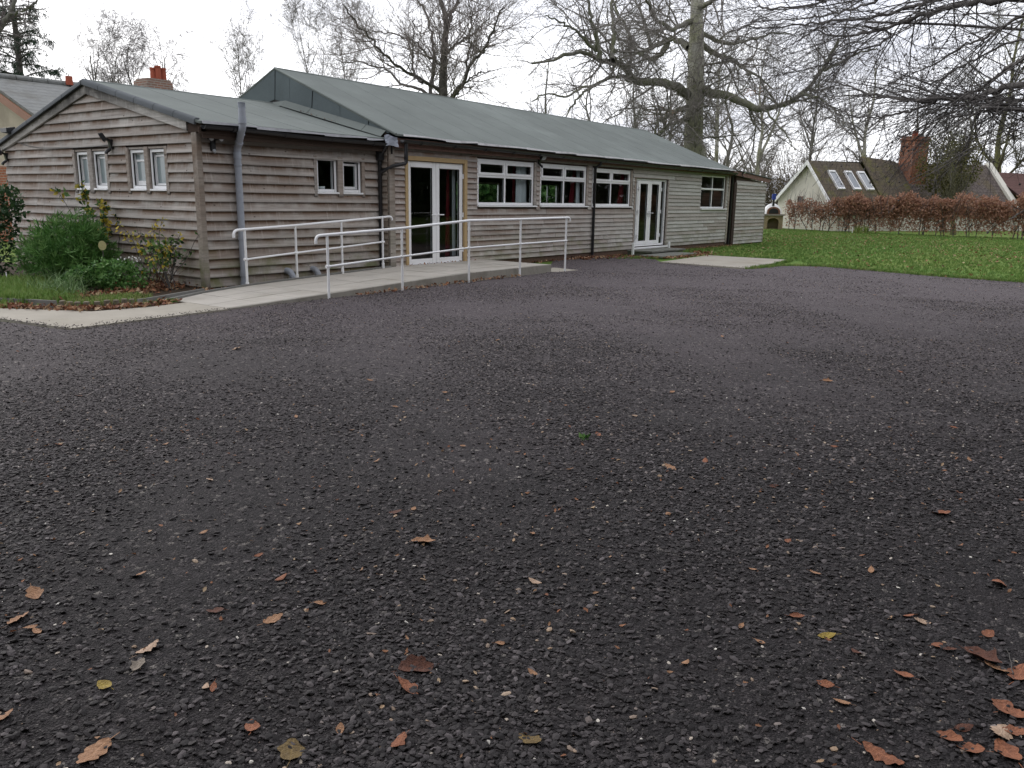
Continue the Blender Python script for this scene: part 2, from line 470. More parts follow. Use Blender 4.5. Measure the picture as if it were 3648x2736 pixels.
for (ua, ub), mid in (((12.655, 13.93), (13.231, 13.347)), ((14.53, 15.79), (15.089, 15.235))):
    for a, b in ((ua, ua+.085), mid, (ub-.085, ub)):
        t = MB(); t.box(a, b, .001, .042, 1.485, 2.245, FG); t.build('window_trim', W_TRIM, gable_wall, bevel=.004)
    for a, b in ((ua+.087, mid[0]-.002), (mid[1]+.002, ub-.087)):
        t = MB(); t.box(a, b, .001, .018, 1.485, 1.525, FG); t.build('window_trim', W_TRIM, gable_wall)
        t = MB(); t.box(a, b, .001, .022, 2.212, 2.245, FG); t.build('window_trim', W_TRIM, gable_wall)
for i, (a, b) in enumerate(GA):
    window(FG, a+.004, b-.004, 1.57, 2.206, .0, .05, glassm=FROST, sill=(0, .055), depth=.115)
    if i in (1, 2, 0, 3):
        k = hall.children[-1]
        fr_ = MB(); w0, w1 = a+.05, b-.05; zt = 2.12 if i != 2 else 2.05
        for u in ((w0, w0+.035), (w1-.035, w1)): fr_.box(u[0], u[1], -.10, -.055, 1.615, zt, FG)
        fr_.box(w0+.035, w1-.035, -.10, -.056, 1.615, 1.66 if i != 2 else 1.70, FG); fr_.box(w0+.035, w1-.035, -.10, -.056, zt-.035, zt, FG)
        fr_.build('casement', UPVC, k, bevel=.004)
        v_ = MB(); v_.box(w0+.06, w1-.06, -.06, -.045, 2.135, 2.155, FG); v_.build('trickle_vent', UPVC, k)

# ---- annexe, side wall
ah = [(9.93, 10.41, 1.56, 2.175), (10.535, 11.0, 1.56, 2.175)]
annexe_wall = wall_panel(FA, GX, 11.5, 0, 2.5, ah, 'side_wall', SOFFIT)
boards(FA, GX+.04, 11.42, .03, 16, .15, [(9.855, 11.075, 1.48, 2.2)], W_ANX_F, annexe_wall, (2.9, 4.4), None, .048)
for a, b in ((9.855, 9.93), (10.412, 10.533), (11.0, 11.072)):
    t = MB(); t.box(a, b, .001, .042, 1.485, 2.2, FA); t.build('window_trim', W_TRIM, annexe_wall, bevel=.004)
for a, b in ((9.932, 10.41), (10.535, 10.998)):
    t = MB(); t.box(a, b, .001, .02, 1.485, 1.53, FA); t.build('window_trim', W_TRIM, annexe_wall)
for a, b in ((9.934, 10.406), (10.539, 10.996)):
    w = window(FA, a, b, 1.57, 2.17, .0, .05, sill=(.02, .055), depth=.11)
    if a > 10.5:
        fr_ = MB(); w0, w1 = a+.05, b-.05
        for u in ((w0, w0+.04), (w1-.04, w1)): fr_.box(u[0], u[1], -.1, -.05, 1.62, 2.09, FA)
        fr_.box(w0+.04, w1-.04, -.1, -.051, 1.62, 1.675, FA); fr_.box(w0+.04, w1-.04, -.1, -.051, 2.05, 2.09, FA)
        fr_.build('casement', UPVC, w, bevel=.004)
    v_ = MB(); v_.box(a+.08, b-.1, -.06, -.04, 2.135, 2.155, FA); v_.build('trickle_vent', UPVC, w)
bowl = MB(); bowl.tube([(10.17, AY+.16, 1.59), (10.17, AY+.16, 1.60), (10.17, AY+.16, 1.67)], [.05, .07, .075], 12)
tag(bowl.build('white_pot', UPVC, None, True), 'small white pot standing inside on the sill of the annexe window', 'pot')
# corner posts
t = MB(); t.box(GX-.055, GX+.035, AY-.055, AY+.085, 0.0, 2.50); t.build('corner_post', W_POST, hall, bevel=.006)
t = MB(); t.box(11.425, 11.495, .001, .035, .05, 2.44, FA); t.build('corner_trim', W_TRIM, hall)
# interior of the annexe: back lining so that the panes look into a dim room
t = MB(); t.box(7.8, 11.4, AY+2.6, AY+2.7, 0, 2.4); t.box(7.8, 11.4, AY+.2, AY+2.6, 0, .1); t.build('partition_wall', INTER, hall)
t = MB(); t.poly([(7.7, AY+.13, 2.44), (11.4, AY+.13, 2.44), (11.4, 18.5, 2.44), (7.7, 18.5, 2.44)]); t.build('ceiling', INTER, hall)
t = MB(); t.box(GX, 11.5, 18.5, 18.6, 0, 2.45); t.build('rear_wall', W_ANX_F, hall)

# ---- annexe roof
def roof_sheet(name, x0, x1, ya, za, yb, zb, mat, parent, th=.035, lift=0.0, dz=lambda x: 0.0, n=1):
    mb = MB(); vs = []
    for i in range(n+1):
        t = i/n; y, z = ya+(yb-ya)*t, za+(zb-za)*t
        s = -.012*math.sin(math.pi*t)
        vs += [(x0, y, z+s+dz(x0)+lift), (x1, y, z+s+dz(x1)), (x0, y, z+s+dz(x0)+lift-th), (x1, y, z+s+dz(x1)-th)]
    fs = []
    for i in range(n):
        a, b = 4*i, 4*i+4
        fs += [(a, a+1, b+1, b), (a+2, b+2, b+3, a+3), (a, b, b+2, a+2), (a+1, a+3, b+3, b+1)]
    fs += [(0, 2, 3, 1), (4*n, 4*n+1, 4*n+3, 4*n+2)]
    mb.add(vs, fs); return mb.build(name, mat, parent)
aroof = MB()
aroof.box(GX-.10, 11.5, EAVE_R+.03, EAVE_R+.05, 2.40, 2.50)
annexe_roof = aroof.build('annexe_roof', SOFFIT, hall)
xs = [GX-.11, 8.62, 9.6, 10.58, 11.5]
for a, b in zip(xs, xs[1:]):
    roof_sheet('felt_sheet', a, b, EAVE_R, 2.58, RIDGE_Y, RIDGE_Z, FELT, annexe_roof, lift=.003 if a > 8 else 0, n=4)
    roof_sheet('felt_sheet', a, b, EAVE_L, 2.44, RIDGE_Y, RIDGE_Z-.002, FELT, annexe_roof, lift=.006 if a > 8 else 0, n=3)
t = MB(); t.tube([(GX-.1, RIDGE_Y, RIDGE_Z-.012), (11.5, RIDGE_Y, RIDGE_Z-.012)], .028, 8); t.build('ridge_roll', FELT, annexe_roof, True)
# rolled felt along the verge, in lengths
for ya, za, yb, zb, nn in ((EAVE_R+.10, 2.618, RIDGE_Y, RIDGE_Z+.012, 6), (EAVE_L, 2.455, RIDGE_Y, RIDGE_Z+.012, 5)):
    for i in range(nn):
        t0, t1 = i/nn, (i+1)/nn-.004
        A = Vector((GX-.125, ya+(yb-ya)*t0, za+(zb-za)*t0)); B = Vector((GX-.125, ya+(yb-ya)*t1, za+(zb-za)*t1))
        mb = MB(); mb.prism([A+Vector((.10, 0, .012)), A+Vector((.03, 0, .012)), A+Vector((-.005, 0, -.02)), A+Vector((-.012, 0, -.085)), A+Vector((.02, 0, -.09))], A, B)
        mb.build('verge_felt', FELT_V, annexe_roof, True)
# barge boards
for ya, za, yb, zb in ((EAVE_R+.40, 2.612, RIDGE_Y-.001, 3.330), (EAVE_L-.02, 2.40, RIDGE_Y+.001, 3.330)):
    mb = MB(); A = Vector((GX-.075, ya, za)); B = Vector((GX-.075, yb, zb))
    mb.add([A, B, B+Vector((0, 0, -.155)), A+Vector((0, 0, -.155 if ya < 15 else -.13)), A+Vector((.03, 0, 0)), B+Vector((.03, 0, 0)), B+Vector((.03, 0, -.155)), A+Vector((.03, 0, -.155))],
           [(0, 1, 2, 3), (7, 6, 5, 4), (0, 4, 5, 1), (1, 5, 6, 2), (2, 6, 7, 3), (3, 7, 4, 0)])
    mb.build('barge_board', W_BARGE, hall)
mb = MB(); mb.box(GX-.06, GX+.02, EAVE_R+.03, EAVE_R+.39, 2.43, 2.56); mb.build('box_end', SOFFIT, hall)

def wavy(x0, x1, y, z0, z1, n, amp, name, mat, parent, seglen=.9, h=.042, seed=1):
    """drip edge that sags and lifts, in butted lengths"""
    rg = random.Random(seed); x = x0
    while x < x1-.05:
        e = min(x1, x+seglen*rg.uniform(.6, 1.5)); m = 6; vs = []; o = [rg.uniform(-amp, amp) for _ in range(3)]
        for i in range(m+1):
            t = i/m; xx = x+(e-x)*t; zz = z0+(z1-z0)*((xx-x0)/(x1-x0))+o[0]*(1-t)+o[1]*t+o[2]*math.sin(math.pi*t)
            hh = h*(.75+.25*math.cos(3*t+o[0]*100))
            vs += [(xx, y-.004*t, zz), (xx, y-.012, zz-hh), (xx, y+.006, zz-hh), (xx, y+.02, zz)]
        fs = [(4*i+j, 4*i+(j+1) % 4, 4*i+4+(j+1) % 4, 4*i+4+j) for i in range(m) for j in range(4)]+[(0, 1, 2, 3), (4*m+3, 4*m+2, 4*m+1, 4*m)]
        mb = MB(); mb.add(vs, fs); mb.build(name, mat, parent); x = e+.004
DRIP = plain('drip_edge_grey', (.40, .40, .42), .6, .3, .3, 7, 0, (.16, .16, .17))
DRIP2 = plain('drip_edge_pale', (.60, .59, .60), .6, .3, .25, 7, 0, (.25, .24, .24))
wavy(GX-.06, 11.36, EAVE_R-.012, 2.59, 2.562, 6, .008, 'drip_edge', DRIP, annexe_roof, 1.2, .045, 3)

def gutter(x0, x1, y, z0, z1, r, name, parent):
    mb = MB(); n = 8; m = 14; vs = []
    for i in range(m+1):
        t = i/m; x = x0+(x1-x0)*t; z = z0+(z1-z0)*t+.006*math.sin(t*9)
        for k in range(n+1):
            a = math.pi+math.pi*k/n; vs.append((x, y+r*math.cos(a), z+r*math.sin(a)))
        for k in range(n, -1, -1):
            a = math.pi+math.pi*k/n; vs.append((x, y+(r-.006)*math.cos(a), z+(r-.006)*math.sin(a)))
    w = 2*(n+1)
    fs = [(i*w+k, i*w+(k+1) % w, (i+1)*w+(k+1) % w, (i+1)*w+k) for i in range(m) for k in range(w)]+[tuple(range(w)), tuple(m*w+k for k in range(w-1, -1, -1))]
    mb.add(vs, fs); g = mb.build(name, BLACK, parent, True)
    x = x0+.5
    while x < x1-.2:                                            # union brackets
        b = MB(); q = []
        for k in range(9): a = math.pi+math.pi*k/8; q.append((x, y+(r+.009)*math.cos(a), z0+(z1-z0)*((x-x0)/(x1-x0))+(r+.009)*math.sin(a)))
        b.prism(q, (0, 0, 0), (.05, 0, 0)); b.build('bracket', BLACK, g); x += 1.0
    return g
gutter(GX-.06, 11.40, EAVE_R-.03, 2.525, 2.485, .062, 'gutter', hall)
t = MB(); t.box(GX-.03, 11.5, EAVE_R+.045, EAVE_R+.065, 2.34, 2.56); t.build('fascia', SOFFIT, hall)
t = MB(); t.box(GX-.03, 11.5, EAVE_R+.066, AY-.002, 2.415, 2.435); t.build('soffit', SOFFIT, hall)

# ---- hall: front wall
WIN = [(14.19, 16.30, 1.355, 2.345, 15.19, 1.985), (16.57, 18.65, 1.355, 2.345, 17.61, 1.985), (18.95, 21.0, 1.35, 2.33, 19.94, 1.98)]
W4 = (25.78, 27.76, 1.29, 2.38, 26.72, 1.93)
D1 = (12.015, 13.715, .165, 2.205)
D2 = (21.30, 23.33, .165, 2.14)
hm = [(a, b, c, d) for a, b, c, d, _, _ in WIN]+[W4[:4], D1, D2]
front_wall = wall_panel(FM, 11.5, 28.1, 0, 2.6, hm, 'front_wall', SOFFIT)
bhole = [(14.17, 16.40, 1.30, 2.36), (16.55, 18.745, 1.30, 2.36), (18.93, 21.12, 1.30, 2.345), (25.74, 27.85, 1.235, 2.41), (11.93, 13.815, 0, 2.30), (21.23, 23.40, 0, 2.17)]
boards(FM, 11.645, 27.97, .145, 21, .1115, bhole, W_MAIN, front_wall, (2.6, 4.4), None, .038)
t = MB(); t.box(11.5, 28.1, .001, .006, 0, .14, FM); t.build('plinth', plain('brick_plinth', (.13, .085, .065), .95, .1, .4, 14, .5), hall)
t = MB(); t.box(11.49, 11.64, .001, .05, .08, 2.47, FM); t.build('corner_post', W_POST, hall, bevel=.006)
t = MB(); t.box(27.97, 28.10, .001, .045, .08, 2.5, FM); t.build('corner_post', W_POST, hall, bevel=.006)
# return wall facing the annexe side
ret = MB(); ret.box(11.505, 11.60, MY+.06, AY+.05, 0, 2.7); return_wall = ret.build('return_wall', SOFFIT, hall)
boards(FRT, MY+.004, AY-.002, .145, 21, .1115, [], W_MAIN_G, return_wall, (9, 10), None, .034)
# windows of the hall
for i, (a, b, c, d, mu, tr) in enumerate(WIN):
    window(FM, a, b, c, d, .0, .062, mu, tr, sill=(.10, .075), sash_top=True)
    t = MB(); t.box(b+.004, b+.085, .001, .032, c-.03, d+.01, FM); t.build('window_trim', W_TRIM, front_wall)
window(FM, W4[0], W4[1], W4[2], W4[3], -.02, .06, W4[4], W4[5], sill=(.12, .10))
t = MB(); t.box(W4[1]+.004, W4[1]+.08, .001, .035, 1.25, 2.41, FM); t.build('window_trim', W_TRIM, front_wall)
t = MB(); t.box(W4[0], W4[1], .001, .03, 2.382, 2.412, FM); t.build('window_trim', W_TRIM, front_wall)
# new yellow timber round the first doors
for a, b, c, d in ((11.93, 12.01, .16, 2.295), (13.718, 13.812, .16, 2.295), (12.012, 13.716, 2.21, 2.295)):
    t = MB(); t.box(a, b, .001, .05, c, d, FM); t.build('door_surround', W_YEL, hall, bevel=.004)
def door_leaf(fr, a, b, c, d, n0, st, top, bot, name, parent):
    f = MB(); f.box(a, a+st, n0-.06, n0, c, d, fr); f.box(b-st, b, n0-.06, n0, c, d, fr)
    f.box(a+st, b-st, n0-.06, n0-.001, c, c+bot, fr); f.box(a+st, b-st, n0-.06, n0-.001, d-top, d, fr)
    l = f.build(name, UPVC, parent, bevel=.006)
    p = MB(); p.box(a+st-.004, b-st+.004, n0-.04, n0-.034, c+bot-.004, d-top+.004, fr); p.build('pane', GLASS, l)
    k = MB(); g = .009
    k.box(a+st, a+st+g, n0-.03, n0-.008, c+bot, d-top, fr); k.box(b-st-g, b-st, n0-.03, n0-.008, c+bot, d-top, fr)
    k.box(a+st+g, b-st-g, n0-.03, n0-.008, c+bot, c+bot+g, fr); k.box(a+st+g, b-st-g, n0-.03, n0-.008, d-top-g, d-top, fr)
    k.build('gasket', GASKET, l)
    return l
def handle(fr, u, n, z, s, parent, mat):
    h = MB(); h.box(u-.018, u+.018, n, n+.012, z-.11, z+.06, fr); h.tube([fr(u, n+.01, z), fr(u, n+.05, z)], .011, 8); h.tube([fr(u-.01*s, n+.05, z), fr(u+.135*s, n+.05, z-.004)], .011, 8)
    h.build('handle', mat, parent, True)
for a, b, s in ((12.022, 12.862, -1), (12.868, 13.708, 1)):
    l = door_leaf(FM, a, b, .17, 2.20, .0, .105 if s < 0 else .105, .115, .105, 'door', hall)
    handle(FM, 12.862-.05 if s < 0 else 12.868+.05, .0, 1.16, s, l, UPVC)
    for z in (.42, 1.15, 1.95):
        h = MB(); u = a-.002 if s < 0 else b+.002; h.tube([FM(u, .012, z-.05), FM(u, .012, z+.05)], .014, 8); h.build('hinge', UPVC, l)
t = MB(); t.box(12.0, 13.73, -.05, .035, .145, .168, FM); t.build('threshold', METAL, hall)
# second doors with side lights, set back in the wall
for a, b, c, d in ((21.225, 21.30, .16, 2.17), (23.325, 23.395, .16, 2.17), (21.302, 23.323, 2.145, 2.17)):
    t = MB(); t.box(a, b, .001, .04, c, d, FM); t.build('door_surround', W_TRIM, hall, bevel=.004)
fr2 = MB()
for a, b in ((21.305, 21.345), (21.49, 21.545), (22.955, 23.005), (23.255, 23.325)): fr2.box(a, b, -.10, -.03, .20, 2.135, FM)
for a, b in ((21.345, 21.49), (21.545, 22.955), (23.005, 23.255)):
    fr2.box(a, b, -.10, -.031, 2.085, 2.135, FM); fr2.box(a, b, -.10, -.031, .20, .25, FM)
d2f = fr2.build('door_frame', UPVC, hall, bevel=.005)
for a, b in ((21.345, 21.49), (23.005, 23.255)):
    p = MB(); p.box(a-.003, b+.003, -.07, -.065, .247, 2.088, FM); p.build('pane', GLASS, d2f)
for a, b, s in ((21.55, 22.248, -1), (22.254, 22.952, 1)):
    l = door_leaf(FM, a, b, .255, 2.08, -.02, .125, .09, .10, 'door', hall)
    handle(FM, 22.248-.045 if s < 0 else 22.254+.045, -.02, 1.16, s, l, METAL)
    for z in (.5, 1.2, 1.85):
        h = MB(); u = a-.004 if s < 0 else b+.004; h.tube([FM(u, .0, z-.05), FM(u, .0, z+.05)], .022, 8); h.build('hinge', UPVC, l)
t = MB(); t.box(21.24, 23.42, -.02, .10, .13, .175, FM); t.build('threshold', UPVC, hall, bevel=.006)

# ---- hall roof
SL = -.0045
def dz(x): return SL*(x-11.5)-.018*math.sin(math.pi*(x-11.5)/16.6)
HE_Y, HE_Z, HR_Y, HR_Z, HB_Y = MY-.20, 2.665, 14.93, 4.10, 18.45
hr = MB(); hr.box(11.55, 28.05, MY-.12, MY-.10, 2.42, 2.56); hall_roof = hr.build('hall_roof', SOFFIT, hall)
x = 11.52; i = 0
while x < 28.1:
    e = min(28.12, x+.97)
    if 28.12-e < .3: e = 28.12
    roof_sheet('felt_sheet', x, e, HE_Y, HE_Z, HR_Y, HR_Z, FELT, hall_roof, lift=.0022 if i else 0, dz=dz, n=6)
    roof_sheet('felt_sheet', x, e, HB_Y, HE_Z, HR_Y, HR_Z-.002, FELT, hall_roof, lift=.007 if i else 0, dz=dz, n=3)
    x = e; i += 1
t = MB(); t.tube([(xx, HR_Y, HR_Z-.016+dz(xx)) for xx in np.linspace(11.52, 28.12, 24)], .034, 8); t.build('ridge_roll', FELT, hall_roof, True)
t = MB(); t.tube([(11.53, HE_Y, HE_Z-.01), (11.53, HR_Y, HR_Z-.01), (11.53, HB_Y, HE_Z-.01)], .025, 8); t.build('verge_roll', FELT, hall_roof, True)
wavy(11.72, 28.10, HE_Y-.012, 2.665, 2.595, 8, .011, 'drip_edge', DRIP2, hall_roof, 1.5, .05, 8)
gutter(11.66, 28.12, HE_Y-.035, 2.565, 2.50, .062, 'gutter', hall)
t = MB(); t.box(11.6, 28.1, MY-.13, MY-.115, 2.42, 2.60); t.build('fascia', W_RED, hall)
t = MB(); t.box(11.6, 28.1, MY-.114, MY-.03, 2.47, 2.49); t.build('soffit', SOFFIT, hall)
# felted gable above the annexe roof, in strips with a turned-up skirt
def hz(y): return HR_Z-(HR_Z-HE_Z)/(HR_Y-HE_Y)*abs(y-HR_Y)
def az(y): return RIDGE_Z-.24*abs(y-RIDGE_Y)
gx = 11.535
base = MB(); base.poly([(gx, HE_Y+.1, HE_Z-.05), (gx, HR_Y, HR_Z-.04), (gx, HB_Y-.1, HE_Z-.05), (gx, HB_Y-.1, 2.3), (gx, HE_Y+.1, 2.3)])
gable_felt = base.build('felt_gable', GASKET, hall)
cuts = [HE_Y+.18, 12.15, 12.95, 13.75, 14.45, 14.92, 16.2, HB_Y-.2]
for k, (a, b) in enumerate(zip(cuts, cuts[1:])):
    o = .008*(k % 2)+.006
    lo = lambda y: max(az(y)+.10, 2.5)
    top = [(a+.010, hz(a+.010)-.03), (b-.010, hz(b-.010)-.03)]
    if a < HR_Y < b: top = [(a+.006, hz(a+.006)-.03), (HR_Y, HR_Z-.03), (b-.006, hz(b-.006)-.03)]
    q = [(a+.006+.05*(a > 13), min(lo(a), top[0][1]-.01))]+top+[(b-.006+.05*(b > 13), min(lo(b), top[-1][1]-.01))]
    mb = MB(); mb.prism([(gx-o, y, z) for y, z in q], (0, 0, 0), (.004, 0, 0)); mb.build('felt_panel', FELT_D, gable_felt)
for k, (a, b) in enumerate(zip([HE_Y+.25, 12.2, 13.0, 13.8, 14.6, 15.6], [12.2, 13.0, 13.8, 14.6, 15.6, 17.2])):
    mb = MB(); o = .004*(k % 2)
    f = lambda y: RIDGE_Z-.239*abs(y-RIDGE_Y)
    A = [(gx-.018-o, y, f(y)+.13) for y in (a+.004, b-.004)]; B = [(gx-.16-o, y, f(y)+.012) for y in (a+.004, b-.004)]
    mb.prism([A[0], A[1], B[1], B[0]], (0, 0, 0), (-.004, 0, .004)); mb.build('felt_skirt', FELT, gable_felt)
# crumpled lead where the two eaves meet
mb = MB(); rg = random.Random(4); n = 6; g = [[None]*n for _ in range(n)]
for i in range(n):
    for j in range(n):
        u, w_ = i/(n-1), j/(n-1)
        g[i][j] = (11.36+.24*u, HE_Y+.0+.04*w_+rg.uniform(-.009, .009)+.10*(1-u), 2.44+.19*w_+.02*math.sin(5*u)+rg.uniform(-.006, .006))
mb.add([g[i][j] for i in range(n) for j in range(n)], [(i*n+j, (i+1)*n+j, (i+1)*n+j+1, i*n+j+1) for i in range(n-1) for j in range(n-1)])
mb.build('lead_flashing', LEAD, hall)
# rear and end walls, floor and ceiling of the hall
REAR = FR('front', 18.25)
back_h = [(21.2, 23.6, .95, 2.05), (26.0, 27.3, .95, 2.1), (16.0, 17.4, 1.2, 2.05)]
wall_panel(REAR, 11.5, 28.1, 0, 2.6, back_h, 'rear_wall', INTER)
t = MB(); t.box(11.6, 28.0, MY+.13, 18.1, .10, .15); t.build('floor', plain('hall_floor', (.10, .07, .05), .5, .4), hall)
t = MB(); t.box(28.0, 28.1, MY+.01, 18.3, 0, 2.62); t.build('end_wall', W_MAIN_G, hall)
t = MB(); t.poly([(28.06, HE_Y+.2, 2.55), (28.06, HR_Y, HR_Z-.13), (28.06, HB_Y-.2, 2.55)]); t.build('end_gable', W_MAIN_G, hall)
t = MB(); t.poly([(11.61, MY+.13, 2.56), (28, MY+.13, 2.56), (28, 18.1, 2.56), (11.61, 18.1, 2.56)]); t.build('ceiling', INTER, hall)
t = MB(); t.box(11.62, 11.66, MY+.13, 18.1, .15, 2.55); t.build('partition_wall', INTER, hall)
for a, b, c, d in back_h:
    f = MB(); f.box(a, a+.06, -.1, -.04, c, d, REAR); f.box(b-.06, b, -.1, -.04, c, d, REAR); f.box(a+.06, b-.06, -.1, -.041, c, c+.06, REAR); f.box(a+.06, b-.06, -.1, -.041, d-.06, d, REAR); f.box((a+b)/2-.03, (a+b)/2+.03, -.1, -.042, c+.06, d-.06, REAR)
    f.build('rear_window', UPVC, hall)
# curtains
CUR_R = plain('red_curtain', (.12, .012, .018), .9, .1, .2, 5); CUR_W = plain('pale_curtain_lining', (.62, .64, .66), .9, .1, .1, 5)
def curtain(u0, u1, z0, z1, mat, n0=-.22, amp=.03, taper=0.0):
    m = max(8, int((u1-u0)/.02)); vs = []
    for i in range(m+1):
        t = i/m
        for z, sp in ((z0, 1.0), (z1, 1-taper)):
            u = u1-(u1-u0)*(1-t)*sp
            vs.append(FM(u, n0-amp*math.sin(t*m*.55+z), z))
    mb = MB(); mb.add(vs, [(2*i, 2*i+2, 2*i+3, 2*i+1) for i in range(m)]); return mb.build('curtain', mat, hall, True)
curtain(15.86, 16.26, 1.2, 2.4, CUR_W, -.17, .02); curtain(15.84, 15.93, 1.2, 2.4, CUR_R, -.26, .02)
curtain(18.48, 18.63, 1.2, 2.4, CUR_W, -.17, .02); curtain(18.22, 18.5, 1.2, 2.4, CUR_R, -.24, .03, .8)
curtain(20.62, 20.93, 1.2, 2.4, CUR_R, -.18, .03, .75)
curtain(13.48, 13.62, .2, 2.3, CUR_R, -.3, .02, .55); curtain(13.60, 13.70, .2, 2.3, CUR_W, -.2, .01)
# ---- lean-to at the far end
LX0, LX1 = 28.70, 31.65
lt = MB(); lt.poly([FM(LX0, 0, 0), FM(LX1, 0, 0), FM(LX1, 0, 2.24), FM(LX0, 0, 2.42)]); lt.poly([(LX1, MY, 0), (LX1, MY+4, 0), (LX1, MY+4, 2.24), (LX1, MY, 2.24)]); lt.poly([(LX0, MY, 0), (LX0, MY+4, 0), (LX0, MY+4, 2.42), (LX0, MY, 2.42)])
lean_to = lt.build('lean_to', SOFFIT, hall)
W_LEAN = wood('silver_board_lean_to', 'x', (.50, .49, .465), (.25, .165, .12), .4, .6)
boards(FM, LX0+.02, LX1, .04, 18, .1225, [], W_LEAN, lean_to, (9, 10), None, .038)
t = MB(); t.add([FM(28.2, .05, 2.61), FM(32.0, .05, 2.40), FM(31.75, .05, 2.27), FM(28.2, .05, 2.45), FM(28.2, .085, 2.61), FM(32.0, .085, 2.40), FM(31.75, .085, 2.27), FM(28.2, .085, 2.45)], [(0, 1, 2, 3), (4, 7, 6, 5), (0, 4, 5, 1), (1, 5, 6, 2), (2, 6, 7, 3), (3, 7, 4, 0)]); t.build('fascia', W_RED, lean_to)
t = MB(); t.add([FM(28.15, .12, 2.64), FM(32.08, .12, 2.425), FM(32.08, -4.1, 2.425), FM(28.15, -4.1, 2.64), FM(28.15, .12, 2.615), FM(32.08, .12, 2.40), FM(32.08, -4.1, 2.40), FM(28.15, -4.1, 2.615)], [(0, 1, 2, 3), (7, 6, 5, 4), (0, 4, 5, 1), (1, 5, 6, 2), (2, 6, 7, 3), (3, 7, 4, 0)]); t.build('lean_to_roof', FELT_V, lean_to)
t = MB(); t.box(28.45, 28.68, .001, .06, .02, 2.2, FM); t.build('brown_post', W_DARK, hall, bevel=.006)
t = MB(); t.box(28.1, 28.7, -.35, -.3, 0, 2.5, FM); t.build('recess_board', SOFFIT, hall)
t = MB(); t.box(LX1-.03, LX1+.03, .001, .035, .03, 2.25, FM); t.build('corner_trim', W_TRIM, lean_to)
# ---- rainwater and soil pipes
def pipe(pts, r, mat, name, collars=(), parent=hall, n=12):
    mb = MB(); mb.tube(pts, r, n); p = mb.build(name, mat, parent, True)
    for a, b in collars:
        c = MB(); c.tube([a, b], r*1.14, n); c.build('collar', mat, p, True)
    return p
y = MY-.075
pipe([(18.98, HE_Y-.035, 2.5), (18.98, HE_Y-.03, 2.42), (18.98, y, 2.33), (18.98, y, 0.0)], .036, BLACK, 'downpipe', [((18.98, y, 1.62), (18.98, y, 1.66)), ((18.98, y, .55), (18.98, y, .59)), ((18.98, y, 2.3), (18.98, y, 2.36))])
pipe([(11.43, EAVE_R-.03, 2.46), (11.43, AY-.075, 2.25), (11.43, AY-.075, .02)], .036, BLACK, 'downpipe', [((11.43, AY-.075, 1.02), (11.43, AY-.075, 1.06)), ((11.43, AY-.075, 2.10), (11.43, AY-.075, 2.24))])
t = MB(); t.box(11.36, 11.49, AY-.15, AY-.02, 2.17, 2.42); t.build('hopper', BLACK, hall, bevel=.02)
pipe([(11.76, HE_Y-.035, 2.5), (11.76, HE_Y-.035, 2.16), (11.74, HE_Y-.03, 2.13), (11.55, MY-.10, 2.08), (11.43, AY-.08, 1.96)], .036, BLACK, 'downpipe', [((11.76, HE_Y-.035, 2.2), (11.76, HE_Y-.035, 2.3))])
pipe([(28.2, HE_Y-.035, 2.5), (28.22, MY-.06, 2.4), (28.22, MY-.06, .03)], .036, BLACK, 'downpipe')
sy = AY-.115
uy = EAVE_R-.14
sp = pipe([(8.245, sy, 0), (8.245, sy, 2.15), *arc((8.245, sy, 2.15), (8.245, sy, 2.22), (8.24, sy-.05, 2.27), 4)[1:], *arc((8.19, uy+.05, 2.47), (8.185, uy, 2.52), (8.185, uy, 2.60), 4), (8.185, uy, 2.82)], .056, GREYP, 'soil_pipe',
     [((8.245, sy, 2.06), (8.245, sy, 2.16)), ((8.185, uy, 2.585), (8.185, uy, 2.68)), ((8.245, sy, .18), (8.245, sy, .27)), ((8.245, sy, 1.95), (8.245, sy, 1.98)), ((8.245, sy, .78), (8.245, sy, .81)), ((8.245, sy, 0), (8.245, sy, .09)), ((8.232, sy-.07, 2.29), (8.225, sy-.10, 2.32)), ((8.20, uy+.10, 2.43), (8.205, uy+.07, 2.455))], n=16)
cg = MB()
for k in range(12):
    a = 2*math.pi*k/12; cg.box(8.185+.05*math.cos(a)-.005, 8.185+.05*math.cos(a)+.005, EAVE_R-.14+.05*math.sin(a)-.005, EAVE_R-.14+.05*math.sin(a)+.005, 2.82, 2.90)
cg.tube([(8.185, EAVE_R-.14, 2.895), (8.185, EAVE_R-.14, 2.905)], .058, 14); cg.build('vent_cage', GREYP, sp)
for x in (9.17, 9.74):
    mb = MB(); mb.tube(arc((x, AY-.02, .21), (x+.01, AY-.20, .23), (x+.02, AY-.20, -.02), 8), .056, 14); mb.build('waste_elbow', GREYP, hall, True)

# ================================================================== SITE FURNITURE
CONC = plain('pale_concrete', (.36, .33, .28), .9, .15, .22, 2.2, .25, (.24, .215, .165))
PAVE = plain('ramp_paving', (.43, .40, .355), .9, .15, .2, 2.2, .25, (.29, .265, .215))
EDGE = plain('concrete_edging', (.33, .31, .27), .9, .15, .22, 5, .3, (.17, .155, .125))
STEPM = plain('damp_concrete_step', (.17, .17, .15), .85, .25, .3, 5, .3, (.06, .06, .05))
SLATE = plain('grey_edging_board', (.22, .215, .20), .9, .15, .25, 8, .3)

